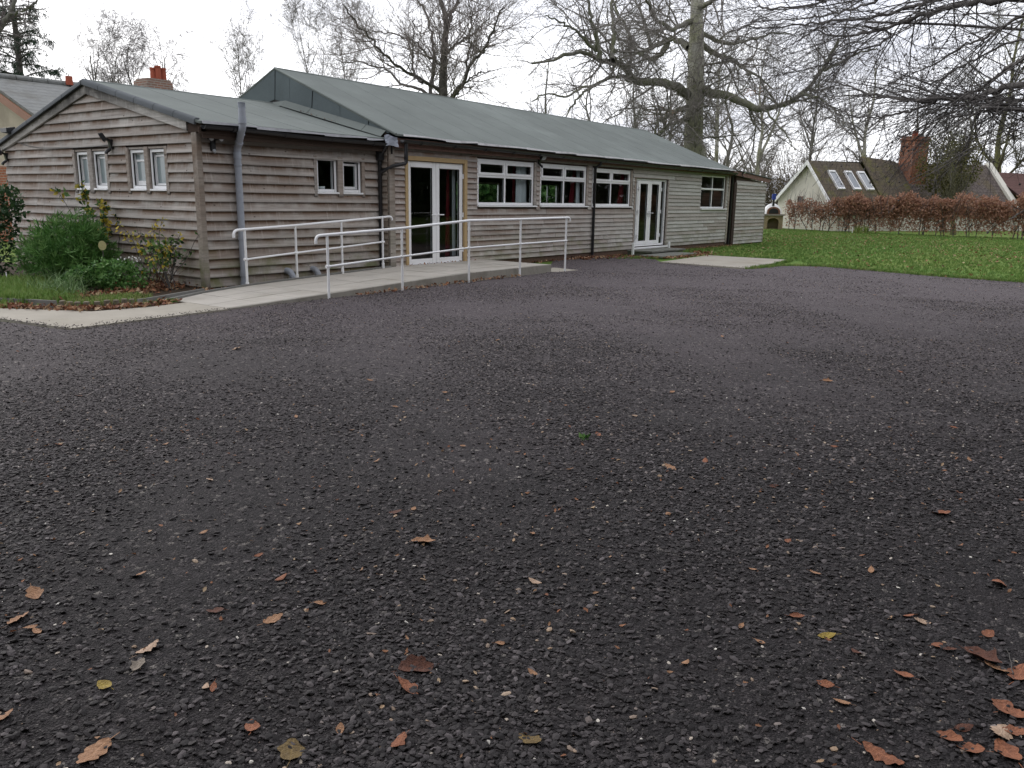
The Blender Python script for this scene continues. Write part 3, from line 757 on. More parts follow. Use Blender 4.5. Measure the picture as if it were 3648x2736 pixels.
# ---- ramp and landing
def rz(x): return .02+.145*min(1, max(0, (x-6.4)/(11.4-6.4)))**1.0
def ry0(x): return 9.50+.035*max(0, x-7)
def ry1(x):
    pts = [(6.3, 10.78), (7.2, 11.15), (8.3, 11.32), (9.5, 11.40), (11.45, 11.50), (11.6, 11.61), (14.5, 11.61)]
    for (a, b), (c, d) in zip(pts, pts[1:]):
        if x <= c: return b+(d-b)*(x-a)/(c-a)
    return 11.61
ramp = thing('ramp', (9, 10.5, 0), 'pale paved access ramp with low landing rising to the first glazed doors', 'ramp')
mb = MB(); N = 24; vs = []
for i in range(N+1):
    x = 6.36+(14.40-6.36)*i/N; z = rz(x)-.012
    vs += [(x, ry0(x), -.1), (x, ry0(x), z), (x, ry1(x), z), (x, ry1(x), -.1)]
mb.add(vs, [(4*i+j, 4*i+4+j, 4*i+4+(j+1) % 4, 4*i+(j+1) % 4) for i in range(N) for j in range(4)]+[(0, 1, 2, 3), (4*N+3, 4*N+2, 4*N+1, 4*N)])
mb.build('bed', EDGE, ramp)
xx = 6.40; row = 0
while xx < 14.35:
    e = min(14.395, xx+.60)
    ys = [0, .34, .67, 1.0] if xx < 11.3 else [0, .25, .5, .75, 1.0]
    for a, b in zip(ys, ys[1:]):
        g = .004; l = random.uniform(-.002, .003)
        P = lambda x, t: (x, ry0(x)+.055+(ry1(x)-ry0(x)-.06)*t)
        q = [P(xx+g, a+.004), P(e-g, a+.004), P(e-g, b-.004), P(xx+g, b-.004)]
        top = [(x, y, rz(x)+.002+l) for x, y in q]; bot = [(x, y, rz(x)-.03) for x, y in q]
        s = MB(); s.add(top+bot, [(0, 1, 2, 3), (7, 6, 5, 4)]+[(k, k+4, (k+1) % 4+4, (k+1) % 4) for k in range(4)]); s.build('paving_slab', PAVE, ramp)
    xx = e
# kerb blocks along the front
kx = [6.42, 7.3, 8.2, 9.1, 10.0, 10.9, 11.8, 12.25, 12.75, 13.3, 13.85, 14.41]
for a, b in zip(kx, kx[1:]):
    s = MB(); za, zb = rz(a)+.004, rz(b)+.004
    s.add([(a+.004, ry0(a), -.08), (b-.004, ry0(b), -.08), (b-.004, ry0(b)+.052, -.08), (a+.004, ry0(a)+.052, -.08), (a+.004, ry0(a)-.003, za), (b-.004, ry0(b)-.003, zb), (b-.004, ry0(b)+.05, zb), (a+.004, ry0(a)+.05, za)],
          [(3, 2, 1, 0), (4, 5, 6, 7), (0, 1, 5, 4), (1, 2, 6, 5), (2, 3, 7, 6), (3, 0, 4, 7)]); s.build('kerb_block', EDGE, ramp, bevel=.006)
# board edging along the back of the ramp, running on past the bed
def strip(pts, w, z0, h, name, mat, parent=None):
    mb = MB(); vs = []
    for i, (x, y, zz) in enumerate(pts):
        a = Vector(pts[max(0, i-1)][:2]); b = Vector(pts[min(len(pts)-1, i+1)][:2]); t = (b-a).normalized(); nrm = Vector((-t.y, t.x))*w*.5
        vs += [(x-nrm.x, y-nrm.y, z0), (x-nrm.x, y-nrm.y, zz+h), (x+nrm.x, y+nrm.y, zz+h), (x+nrm.x, y+nrm.y, z0)]
    m = len(pts)
    mb.add(vs, [(4*i+j, 4*i+4+j, 4*i+4+(j+1) % 4, 4*i+(j+1) % 4) for i in range(m-1) for j in range(4)]+[(0, 1, 2, 3), (4*m-1, 4*m-2, 4*m-3, 4*m-4)])
    return mb.build(name, mat, parent)
strip([(x, ry1(x)+.03, rz(x)) for x in np.linspace(6.35, 11.44, 16)], .035, -.05, .03, 'edging_board', SLATE, ramp)
s = MB(); s.add([(14.43, 9.66, .012), (15.25, 9.62, .012), (15.4, 10.35, .012), (14.43, 10.4, .012), (14.43, 9.66, -.05), (15.25, 9.62, -.05), (15.4, 10.35, -.05), (14.43, 10.4, -.05)], [(0, 1, 2, 3), (7, 6, 5, 4), (0, 4, 5, 1), (1, 5, 6, 2), (2, 6, 7, 3), (3, 7, 4, 0)])
tag(s.build('footing_slab', CONC), 'small concrete slab beside the end of the landing at the last rail post', 'slab')

# ---- white handrails
def rail_sleeve(x, y, z, parent):
    c = MB(); c.tube([(x, y, z-.02), (x, y, z+.09)], .028, 12); c.build('foot_collar', PAINT, parent, True)
def handrail(posts, ext0, ext1, label, sleeves):
    r = thing('handrail', (posts[0][0], posts[0][1], 0), label, 'handrail', 'white handrails of the ramp')
    top = [(x, y, zt) for x, y, zb, zt, zm in posts]
    d0 = (Vector(top[0])-Vector(top[1])).normalized(); d1 = (Vector(top[-1])-Vector(top[-2])).normalized()
    a = Vector(top[0])+d0*ext0; b = Vector(top[-1])+d1*ext1
    path = [a+Vector((d0.x*.045, d0.y*.045, -.115)), *arc(a+Vector((d0.x*.045, d0.y*.045, -.09)), a+d0*.05, a-d0*.04, 5), *[Vector(p) for p in top], *arc(b-d1*.04, b+d1*.05, b+d1*.05+Vector((0, 0, -.075)), 5)]
    t = MB(); t.tube(path, .0215, 12); t.build('top_rail', PAINT, r, True)
    for x, y, zb, zt, zm in posts:
        t = MB(); t.tube([(x, y, zb-.15), (x, y, zt-.012)], .0205, 12); p = t.build('post', PAINT, r, True)
        if sleeves: rail_sleeve(x, y, zb, p)
        f = MB(); f.tube([(x-.035, y, zm), (x+.035, y, zm+(.0))], .0235, 12); f.build('fitting', PAINT, p, True)
    for q, w in zip(posts, posts[1:]):
        t = MB(); t.tube([(q[0]+.01, q[1], q[4]), (w[0]-.01, w[1], w[4])], .0165, 10); t.build('mid_rail', PAINT, r, True)
    return r
handrail([(8.10, 9.46, 0, .945, .485), (9.68, 9.49, 0, 1.01, .56), (11.46, 9.56, 0, 1.113, .63), (13.10, 9.62, 0, 1.12, .645), (14.78, 9.66, 0, 1.135, .655)], .17, .10,
         'longer white tubular handrail standing in the gravel along the front of the ramp', False)
handrail([(8.02, 11.33, .035, .96, .49), (9.09, 11.42, .085, 1.004, .545), (10.15, 11.46, .125, 1.062, .60), (11.21, 11.50, .17, 1.122, .66)], .17, .22,
         'shorter white tubular handrail against the annexe wall behind the ramp', True)

# ---- steps and stubs at the second doors
for x0, x1, y0, y1, z1, lab in ((20.78, 22.92, 10.70, 11.50, .14, 'upper dark concrete step under the second glazed doors'), (20.02, 22.18, 9.98, 10.68, .075, 'lower dark concrete step in front of the upper one')):
    s = MB(); s.box(x0, x1, y0, y1, z1-.05, z1); s.box(x0+.05, x1-.05, y0+.06, y1, -.1, z1-.052)
    tag(s.build('step', STEPM, bevel=.008), lab, 'step', 'concrete steps of the second doors')
for (x, y, h, lab) in ((20.62, 11.22, .36, 'short white stub post left of the dark steps'), (23.18, 11.38, .30, 'short white stub post right of the dark steps')):
    p = thing('stub_post', (x, y, 0), lab, 'post', 'stub posts beside the steps')
    s = MB(); s.box(x-.03, x+.03, y-.03, y+.03, -.05, h); s.build('post', PAINT, p, bevel=.005)

# ---- lamps and brackets on the walls
def floodlight(fr, u, z, label, rot=0.0, size=1.0, glow=True):
    loc = fr(u, .03, z); r = thing('floodlight', loc, label, 'floodlight', 'security lights on the hall')
    C = lambda a, b, c: fr(u+a*size, .03+b*size, z+c*size)
    s = MB(); s.add([C(-.02, 0, -.12), C(.04, 0, -.12), C(.04, .03, -.12), C(-.02, .03, -.12), C(-.02, 0, .02), C(.04, 0, .02), C(.04, .06, .02), C(-.02, .06, .02)], [(0, 1, 2, 3), (7, 6, 5, 4), (0, 4, 5, 1), (1, 5, 6, 2), (2, 6, 7, 3), (3, 7, 4, 0)]); s.build('bracket', BLACK, r)
    c, q = math.cos(rot), math.sin(rot); tl = .55
    def T(a, b, d):                       # a across, b along the beam, d up the housing
        n_ = b*math.cos(tl)+d*math.sin(tl); zz = -b*math.sin(tl)+d*math.cos(tl)
        return C(.01+c*a+q*n_, .13-q*a+c*n_, .045+zz)
    BX = [(0, 1, 3, 2), (4, 6, 7, 5), (0, 4, 5, 1), (2, 3, 7, 6), (0, 2, 6, 4), (1, 5, 7, 3)]
    s = MB(); s.add([T(x, y, z_) for x in (-.10, .10) for y, k in ((-.03, .7), (.03, 1)) for z_ in (-.07*k, .07*k)], BX); s.build('housing', BLACK, r, bevel=.008)
    s = MB(); s.add([T(x, .034, z_) for x, z_ in ((-.085, -.055), (.085, -.055), (.085, .055), (-.085, .055))], [(0, 1, 2, 3)]); s.build('lens', LENS, r)
    s = MB(); s.tube([C(.01, .04, .0), C(.01, .10, .03)], .02*size, 8); s.build('arm', BLACK, r)
    s = MB(); s.tube([C(.02, .03, -.12), C(.02, .085, -.16), C(.02, .10, -.19)], .026*size, 8); s.build('sensor', BLACK, r, True)
LENS = plain('lamp_lens', (.42, .44, .46), .25, .6, .2, 30)
floodlight(FG, 14.34, 2.37, 'black floodlight with sensor between the two window pairs of the gable wall', .55, 1.15)
floodlight(FG, 18.48, 2.22, 'black floodlight under the left end of the gable roof', .5, 1.1)
floodlight(FM, 16.45, 2.43, 'black floodlight over the gap between the first two wide windows', .1, 1.0)
floodlight(FR('front', MY-.10), 28.85, 2.52, 'small black lamp on the red-brown fascia of the lean-to', 0, .7)
r = thing('twin_lamp', FA(7.86, .03, 2.30), 'black twin-headed sensor lamp on the side wall next to the corner post', 'floodlight', 'security lights on the hall')
s = MB(); s.box(7.81, 7.90, .025, .07, 2.16, 2.33, FA); s.build('housing', BLACK, r, bevel=.01)
for du, nn in ((-.075, .10), (.085, .12)):
    s = MB(); s.tube([FA(7.855+du*.4, .05, 2.33), FA(7.855+du, nn-.03, 2.37), FA(7.855+du, nn+.04, 2.345)], [.012, .042, .05], 12); s.build('lamp_head', BLACK, r, True)
    s = MB(); s.tube([FA(7.855+du, nn+.041, 2.345), FA(7.855+du, nn+.052, 2.34)], [.043, .03], 12); s.build('lens', LENS, r, True)
s = MB(); s.tube([FA(7.855, .07, 2.17), FA(7.855, .10, 2.14)], [.03, .022], 10); s.build('sensor', LENS, r, True)
# stub of gutter end poking past the verge, and a cable to the floodlight
s = MB(); s.add([(GX-.22, 17.95, 2.70), (GX-.22, 18.25, 2.70), (GX-.05, 18.25, 2.73), (GX-.05, 17.95, 2.73), (GX-.22, 17.95, 2.62), (GX-.22, 18.2, 2.62), (GX-.05, 18.2, 2.60), (GX-.05, 17.95, 2.58)], [(0, 1, 2, 3), (7, 6, 5, 4), (0, 4, 5, 1), (1, 5, 6, 2), (2, 6, 7, 3), (3, 7, 4, 0)])
tag(s.build('eaves_bracket', BLACK), 'black bracket lamp sticking out over the left slope of the gable verge', 'bracket')
s = MB(); s.tube([FG(17.9, .045, 2.43), FG(17.5, .05, 2.36), FG(17.0, .05, 2.31), FG(16.6, .05, 2.30), FG(15.6, .05, 2.28), FG(14.9, .05, 2.285), FG(14.36, .05, 2.30)], .006, 6)
tag(s.build('cable', BLACK, None, True), 'thin dark cable drooping across the gable boards to the floodlight', 'cable')

# ---- concrete path round the bed, edging
path = MB()
outer = [(3.75, 12.6), (4.06, 10.6), (4.256, 9.28), (5.3, 9.36), (6.38, 9.44)]; inner = [(4.0, 13.1), (4.435, 11.54), (5.065, 10.44), (5.8, 10.33), (6.38, 10.42)]
outer = [(1.2, 26)]+outer; inner = [(2.2, 26)]+inner
z = .026
path.add([(*p, z) for p in outer]+[(*p, z) for p in inner]+[(*p, -.06) for p in outer]+[(*p, -.06) for p in inner],
         [f for i in range(5) for f in ((i, i+1, i+7, i+6), (i+12, i+13, i+1, i), (i+6, i+7, i+19, i+18))]+[(5, 17, 23, 11)])
pth = path.build('path', CONC); pth['kind'] = 'structure'
pad = MB(); q = [(18.75, 9.42), (22.2, 9.66), (22.25, 7.27), (18.53, 7.15)]
pad.add([(*p, .027) for p in q]+[(*p, -.05) for p in q], [(0, 1, 2, 3), (7, 6, 5, 4)]+[(k, k+4, (k+1) % 4+4, (k+1) % 4) for k in range(4)])
tag(pad.build('pad', CONC), 'flat pale concrete pad between the gravel and the lawn', 'slab')
# log roll and board edging at the front of the bed
ed = thing('bed_edging', (5, 11, 0), 'low weathered log and board edging along the front of the planted bed', 'edging')
LOG = plain('edging_log_wood', (.19, .165, .125), .9, .15, .3, 9, .3, (.10, .09, .06))
pts = [(5.02, 11.20), (5.20, 10.98), (5.42, 10.86), (5.66, 10.84), (5.88, 10.86)]
L_ = [Vector(p) for p in pts]; acc = 0
for a, b in zip(L_, L_[1:]):
    m = max(1, int((b-a).length/.085))
    for k in range(m):
        p = a+(b-a)*(k+.5)/m; h = .095+random.uniform(-.012, .012)
        s = MB(); s.tube([(p.x, p.y, -.05), (p.x, p.y, h-.008), (p.x, p.y, h)], [.04, .04, .028], 9); s.build('log', LOG, ed, True)
strip([(4.30, 12.75, 0), (4.55, 12.2, 0), (4.80, 11.70, 0), (5.0, 11.24, 0)], .03, -.05, .10, 'edging_board', SLATE, ed)
strip([(5.92, 10.88, 0), (6.15, 10.95, 0), (6.4, 11.0, .01), (6.7, 11.08, .02), (7.2, 11.28, .02)], .03, -.05, .07, 'edging_board', SLATE, ed)

# ================================================================== NEIGHBOURING BUILDINGS AND THE OVEN
def brick_mat(name, c1, c2, mortar, scale, axis='x', grime=None):
    m = NB(name, .9, .15); v = m.co('Object'); o = m.sep(v)
    cb = m.n('ShaderNodeCombineXYZ'); s_ = m.math('ADD', o[0], o[1]); m.l(s_, cb.inputs[0]); m.l(o[2], cb.inputs[1])
    b = m.n('ShaderNodeTexBrick'); m.l(cb.outputs[0], b.inputs['Vector']); b.inputs['Scale'].default_value = scale
    b.inputs['Color1'].default_value = (*c1, 1); b.inputs['Color2'].default_value = (*c2, 1); b.inputs['Mortar'].default_value = (*mortar, 1)
    b.inputs['Mortar Size'].default_value = .012; b.inputs['Brick Width'].default_value = .225; b.inputs['Row Height'].default_value = .075
    col = m.mix(m.rng(m.noise(v, 3, 5, .65), .35, .7, 0, .55), b.outputs['Color'], grime or tuple(x*.5 for x in c1))
    m.color(col); m.bump(b.outputs['Fac'], -.3, .01); return m.m
def tile_mat(name, c, c2, rowh, dirv, moss=(.07, .085, .02), mossamt=.5, pale=(.3, .3, .28)):
    m = NB(name, .92, .1); v = m.co('Object')
    n = m.noise(v, 1.0, 6, .65); f = m.noise(v, 7, 4, .7)
    col = m.mix(m.rng(f, .35, .65), c, c2)
    col = m.mix(m.rng(n, .50, .66, 0, mossamt), col, moss)
    col = m.mix(m.rng(m.noise(v, 4.5, 4, .7), .62, .72, 0, .5), col, pale)
    o = m.sep(v)
    w = m.math('FRACT', m.math('MULTIPLY', o[2], 1/rowh)); col = m.mix(m.rng(w, .0, .18, .65, 0), col, tuple(x*.35 for x in c))
    m.color(col); m.bump(m.math('ADD', w, f), .6, .03); return m.m
RENDER_C = plain('cream_render', (.72, .69, .62), .9, .15, .08, .8, .1, (.48, .44, .37))
RENDER_S = plain('stained_render', (.46, .40, .32), .9, .15, .12, 1.3, .1, (.16, .13, .10))
BRICK_R = brick_mat('red_brick', (.36, .115, .055), (.27, .085, .045), (.30, .25, .2), 1.0)
BRICK_CH = brick_mat('old_chimney_brick', (.30, .13, .085), (.22, .12, .085), (.34, .31, .27), 1.0, grime=(.2, .19, .17))
BRICK_Y = brick_mat('buff_brick', (.42, .33, .19), (.36, .27, .15), (.35, .31, .24), 1.0)
POT = plain('terracotta_pot', (.32, .085, .05), .8, .2, .15, 9)
SLATE_R = tile_mat('grey_slate_roof', (.26, .265, .255), (.205, .21, .205), .11, 0, (.12, .11, .09), .5)
MOSSY = tile_mat('mossy_tile_roof', (.16, .13, .095), (.085, .07, .06), .2, 0, (.15, .145, .045), .7, (.27, .26, .2))
DARKT = tile_mat('dark_tile_roof', (.085, .068, .064), (.18, .15, .14), .2, 0, (.15, .12, .05), .4, (.36, .35, .33))
REDT = tile_mat('red_brown_tile_roof', (.155, .09, .08), (.12, .07, .065), .18, 0, (.1, .06, .05), .4, (.17, .12, .11))
RUST = plain('rust_painted_barge', (.27, .135, .085), .6, .3, .2, 4)

# ---- house behind the annexe (parallel to it)
HX, HY, HRZ = 10.85, 27.0, 4.70
nh = thing('neighbour_house', (HX, HY, 0), 'grey-roofed house with rust bargeboard and cream gable behind the left end of the annexe', 'house')
sl = .39
s = MB(); s.add([(HX, HY-6.0, 0), (HX, HY+6, 0), (HX, HY+6, HRZ-6*sl), (HX, HY, HRZ-.1), (HX, HY-6, HRZ-6*sl)], [(0, 1, 2, 3, 4)])
s.add([(HX, HY-6, 0), (HX+14, HY-6, 0), (HX+14, HY-6, HRZ-6*sl), (HX, HY-6, HRZ-6*sl)], [(0, 1, 2, 3)])
s.add([(HX+14, HY-6, 0), (HX+14, HY+6, 0), (HX+14, HY+6, HRZ-6*sl), (HX+14, HY, HRZ-.1), (HX+14, HY-6, HRZ-6*sl)], [(0, 1, 2, 3, 4)])
s.build('wall', RENDER_S, nh)
s = MB(); s.box(HX-.04, HX-.002, HY-6.02, HY+6, 0, 2.2); s.build('brick_base', BRICK_R, nh)
s = MB()
for sg in (-1, 1):
    a = [(HX-.25, HY, HRZ), (HX+14.2, HY, HRZ), (HX+14.2, HY+sg*6.5, HRZ-6.5*sl), (HX-.25, HY+sg*6.5, HRZ-6.5*sl)]
    s.add(a+[(p[0], p[1], p[2]-.08) for p in a], [(0, 1, 2, 3), (7, 6, 5, 4)]+[(k, k+4, (k+1) % 4+4, (k+1) % 4) for k in range(4)])
nr = s.build('roof', SLATE_R, nh)
x = HX-.2
while x < HX+14:
    t = MB(); t.tube([(x, HY, HRZ+.03), (x+.43, HY, HRZ+.03)], .095, 8); t.build('ridge_tile', SLATE_R, nr, True); x += .445
for sg in (-1, 1):
    A = Vector((HX-.30, HY+sg*6.5, HRZ-6.5*sl-.10)); B = Vector((HX-.30, HY, HRZ-.10))
    t = MB(); t.add([A, B, B+Vector((0, 0, -.22)), A+Vector((0, 0, -.22)), A+Vector((.05, 0, 0)), B+Vector((.05, 0, 0)), B+Vector((.05, 0, -.22)), A+Vector((.05, 0, -.22))], [(0, 1, 2, 3), (7, 6, 5, 4), (0, 4, 5, 1), (1, 5, 6, 2), (2, 6, 7, 3), (3, 7, 4, 0)]); t.build('barge_board', RUST, nh)
# chimney
cx, cy = 15.95, 27.0
s = MB(); s.box(cx-.42, cx+.46, cy-.30, cy+.5, 4.2, 4.86); s.box(cx-.52, cx+.40, cy-.38, cy+.44, 4.862, 5.13); s.box(cx-.46, cx+.36, cy-.34, cy+.40, 5.132, 5.20)
ch = s.build('chimney', BRICK_CH, nh)
for k, (ax, ay, h) in enumerate(((-.12, -.1, .36), (-.01, -.22, .42), (.16, .1, .42), (.22, -.15, .38))):
    t = MB(); t.tube([(cx+ax, cy+ay, 5.19), (cx+ax, cy+ay, 5.20+h-.06), (cx+ax, cy+ay, 5.20+h-.05), (cx+ax, cy+ay, 5.20+h)], [.095, .085, .10, .10], 12); t.build('chimney_pot', POT, ch, True)
t = MB(); t.tube([(HX+2.2, HY-.1, HRZ), (HX+2.2, HY-.1, HRZ+.26)], [.11, .10], 10); t.build('ridge_vent', POT, nr, True)

# ---- white cottage beyond the hedge
e = Vector((.876, -.482, 0)); nrm = Vector((.482, .876, 0)); B0 = Vector((49.5, 13.84, 0)); CS = .80
def CW(a, b, z): p = B0+e*a*CS+nrm*b*CS; return (p.x, p.y, 1.5+(z-1.5)*CS if z > .05 else 0)
cot = thing('cottage', (49.5, 13.84, 0), 'low white cottage with steep mossy tiled roof and skylights behind the copper hedge', 'house')
LEN = 19.0; RZ = 4.62; EZ = 1.0; W2 = 3.1
s = MB()
s.add([CW(0, 0, 0), CW(0, 2*W2, 0), CW(0, 2*W2, 1.9), CW(0, W2, RZ-.12), CW(0, 0, EZ)], [(0, 1, 2, 3, 4)])
s.add([CW(0, .02, 0), CW(LEN, .02, 0), CW(LEN, .02, EZ+.2), CW(0, .02, EZ+.2)], [(0, 1, 2, 3)])
s.build('wall', RENDER_C, cot)
def slope(a0, a1, z0, z1, name, mat, b0=-.25, lift=0.0, sag=0.0):
    mb = MB(); vs = []; m = 8
    for i in range(m+1):
        a = a0+(a1-a0)*i/m; sg = sag*math.sin(math.pi*i/m)
        vs += [CW(a, b0, EZ-.1+lift), CW(a, W2, (z0+(z1-z0)*i/m)+lift-sg), CW(a, W2, (z0+(z1-z0)*i/m)+lift-.15-sg), CW(a, b0, EZ-.22+lift)]
    mb.add(vs, [(4*i+j, 4*i+4+j, 4*i+4+(j+1) % 4, 4*i+(j+1) % 4) for i in range(m) for j in range(4)]+[(0, 1, 2, 3), (4*m+3, 4*m+2, 4*m+1, 4*m)])
    return mb.build(name, mat, cot)
rf1 = slope(-.3, 4.9, 4.62, 4.60, 'roof', MOSSY)
slope(4.91, 8.6, 5.0, 4.72, 'roof', MOSSY, -.1, .12)
slope(8.61, LEN+.1, 4.70, 4.86, 'roof', DARKT, -.2, .03, .06)
mb = MB(); mb.add([CW(-.3, W2, 4.62), CW(LEN, W2, 4.86), CW(LEN, 2*W2+.2, 1.9), CW(-.3, 2*W2+.2, 1.8)], [(0, 1, 2, 3)]); mb.build('rear_roof', MOSSY, cot)
for a, b, za, zb in ((-.36, -.33, 0, 0),):
    for b0, b1, z0, z1 in ((-.25, W2, EZ-.1, RZ+.02), (2*W2+.15, W2, 1.75, RZ+.02)):
        t = MB(); p, q = Vector(CW(a, b0, z0)), Vector(CW(a, b1, z1)); d = Vector((0, 0, -.26)); ee = e*.05
        t.add([p, q, q+d, p+d, p+ee, q+ee, q+d+ee, p+d+ee], [(0, 1, 2, 3), (7, 6, 5, 4), (0, 4, 5, 1), (1, 5, 6, 2), (2, 6, 7, 3), (3, 7, 4, 0)]); t.build('barge_board', UPVC, cot)
# white parapet gable at the far end
t = MB(); q = [CW(LEN+.1, -.35, 0), CW(LEN+.1, -.3, 1.2), CW(LEN+.1, W2, 5.1), CW(LEN+.1, 2*W2, 1.9), CW(LEN+.1, 2*W2, 0)]
t.prism(q, (0, 0, 0), tuple(e*.5)); t.build('end_gable', RENDER_C, cot)
t = MB(); t.add([CW(LEN-2.6, -1.6, 0), CW(LEN+.6, -1.6, 0), CW(LEN+.6, -1.6, 2.3), CW(LEN+.35, -.8, 4.9), CW(LEN-2.6, -1.6, 2.1)], [(0, 1, 2, 4), (4, 2, 3)]); 
# skylights on the slope
def SP(a, t, off): 
    z = EZ-.1+(RZ-EZ+.1)*t; b = -.25+(W2+.25)*t
    o = Vector((0, 0, 1))*off*.68-nrm*off*.73
    return Vector(CW(a, b, z))+o
SKYG = glass('skylight_glass', frost=(.25, .27, .3))
for a in (1.35, 2.95, 4.3-.05):
    f = MB()
    for (a0, a1, t0, t1) in ((a-.36, a-.30, .44, .80), (a+.30, a+.36, .44, .80), (a-.30, a+.30, .44, .47), (a-.30, a+.30, .77, .80)):
        f.add([SP(x, t, o) for x in (a0, a1) for t in (t0, t1) for o in (-.02, .11)], [(0, 1, 3, 2), (4, 6, 7, 5), (0, 4, 5, 1), (2, 3, 7, 6), (0, 2, 6, 4), (1, 5, 7, 3)])
    k = f.build('skylight', UPVC, cot)
    p = MB(); p.add([SP(a-.30, .47, .06), SP(a+.30, .47, .06), SP(a+.30, .77, .06), SP(a-.30, .77, .06)], [(0, 1, 2, 3)]); p.build('pane', SKYG, k)
# gable window
f = MB()
for (b0, b1, z0, z1) in ((3.55, 3.62, 1.05, 2.05), (4.0, 4.07, 1.05, 2.05), (3.62, 4.0, 1.05, 1.11), (3.62, 4.0, 1.99, 2.05)):
    f.add([CW(a, b, z) for a in (-.06, .02) for b in (b0, b1) for z in (z0, z1)], [(0, 1, 3, 2), (4, 6, 7, 5), (0, 4, 5, 1), (2, 3, 7, 6), (0, 2, 6, 4), (1, 5, 7, 3)])
k = f.build('window', plain('brown_window_frame', (.2, .12, .09)), cot)
p = MB(); p.add([CW(-.03, 3.62, 1.11), CW(-.03, 4.0, 1.11), CW(-.03, 4.0, 1.99), CW(-.03, 3.62, 1.99)], [(0, 1, 2, 3)]); p.build('pane', plain('dark_pane', (.06, .05, .05), .15, .5), k)
# chimney: tall red stack leaning a little
t = MB()
def CB(a0, a1, b0, b1, z0, z1, sp=0): t.add([CW(a, b, z) for (z, w) in ((z0, sp), (z1, 0)) for a, b in ((a0-w, b0), (a1+w, b0), (a1+w, b1), (a0-w, b1))], [(3, 2, 1, 0), (4, 5, 6, 7), (0, 1, 5, 4), (1, 2, 6, 5), (2, 3, 7, 6), (3, 0, 4, 7)])
CB(8.9, 10.4, 1.7, 3.0, 3.0, 6.40, .10); CB(8.8, 10.5, 1.6, 3.1, 6.402, 6.55); CB(8.87, 10.43, 1.7, 3.0, 6.552, 6.70)
chm = t.build('chimney', BRICK_R, cot)
t = MB(); t.tube([CW(9.5, 2.3, 6.7), CW(9.5, 2.3, 7.1)], .16, 10); t.build('chimney_pot', POT, chm, True)
t = MB(); t.tube([CW(10.1, 2.3, 6.7), CW(10.1, 2.3, 6.9)], .16, 10); t.build('chimney_pot', BLACK, chm, True)
# low outbuilding to the right
ob = thing('outbuilding', CW(19.9, 3, 0), 'low outbuilding with plain red-brown tiled roof right of the white cottage', 'building')
t = MB(); t.add([CW(19.65, .2, 0), CW(40, .2, 0), CW(40, .2, 2.3), CW(19.65, .2, 2.3)], [(0, 1, 2, 3)]); t.build('wall', RENDER_S, ob)
t = MB(); q = [CW(19.65, -.3, 2.1), CW(40.2, -.3, 2.1), CW(40.2, 3.2, 4.35), CW(19.65, 3.2, 4.35)]; t.add(q+[(p[0], p[1], p[2]-.12) for p in q]+[CW(19.65, 6.6, 2.1), CW(40.2, 6.6, 2.1)], [(0, 1, 2, 3), (7, 6, 5, 4), (0, 4, 5, 1), (3, 2, 9, 8)]); t.build('roof', REDT, ob)

# ---- garden pizza oven
ox, oy = 49.25, 17.45
d1 = Vector((.9, .43, 0)).normalized(); d2 = Vector((-d1.y, d1.x, 0))     # d1 points away from the camera, d2 to its left
ov = thing('pizza_oven', (ox, oy, 0), 'garden brick pizza oven with white dome, black door and blue-capped flue', 'oven')
def O(l, d, z): p = Vector((ox, oy, z))+d2*l+d1*d; return (p.x, p.y, p.z)
base = MB()
for l0, l1 in ((-.55, -.33), (.33, .75)):
    base.add([O(l, d, z_) for l in (l0, l1) for d in (0, .9) for z_ in (0, .78)], [(0, 1, 3, 2), (4, 6, 7, 5), (0, 4, 5, 1), (2, 3, 7, 6), (0, 2, 6, 4), (1, 5, 7, 3)])
q = [O(-.33, 0, .78), O(.33, 0, .78)]+[O(.33*math.cos(a), 0, .42+.22*math.sin(a)) for a in [math.pi*k/8 for k in range(9)]]
base.prism(q, (0, 0, 0), tuple(d1*.9)); base.add([O(l, .7, z_) for l, z_ in ((-.33, 0), (.33, 0), (.33, .7), (-.33, .7))], [(0, 1, 2, 3)])
base.build('brick_stand', BRICK_Y, ov)
t = MB(); t.add([O(l, d, z_) for l in (-.65, .85) for d in (-.1, 1.0) for z_ in (.785, .87)], [(0, 1, 3, 2), (4, 6, 7, 5), (0, 4, 5, 1), (2, 3, 7, 6), (0, 2, 6, 4), (1, 5, 7, 3)]); t.build('slab', EDGE, ov)
t = MB(); vs = []; m, n = 8, 20
for i in range(m+1):
    a = math.pi/2*i/m
    for k in range(n): b = 2*math.pi*k/n; vs.append(O(.05+.56*math.cos(a)*math.cos(b), .50+.5*math.cos(a)*math.sin(b), .875+.62*math.sin(a)))
t.add(vs, [(i*n+k, i*n+(k+1) % n, (i+1)*n+(k+1) % n, (i+1)*n+k) for i in range(m) for k in range(n)]); t.build('dome', UPVC, ov, True)
t = MB(); q = [O(-.36, -.04, .872), O(.40, -.04, .872)]+[O(.02+.38*math.cos(a), -.04, 1.0+.30*math.sin(a)) for a in [math.pi*k/10 for k in range(11)]]; t.prism(q, (0, 0, 0), tuple(d1*.3)); t.build('brick_arch', brick_mat('oven_red_brick', (.3, .12, .07), (.25, .1, .06), (.3, .25, .2), 1), ov)
t = MB(); q = [O(-.25, -.06, .90), O(.29, -.06, .90)]+[O(.02+.27*math.cos(a), -.06, 1.0+.21*math.sin(a)) for a in [math.pi*k/10 for k in range(11)]]; t.prism(q, (0, 0, 0), tuple(d1*.02)); t.build('door', BLACK, ov)
t = MB(); t.tube([O(.05, .2, 1.35), O(.05, .2, 1.75)], .07, 10); t.build('flue', BLACK, ov, True)
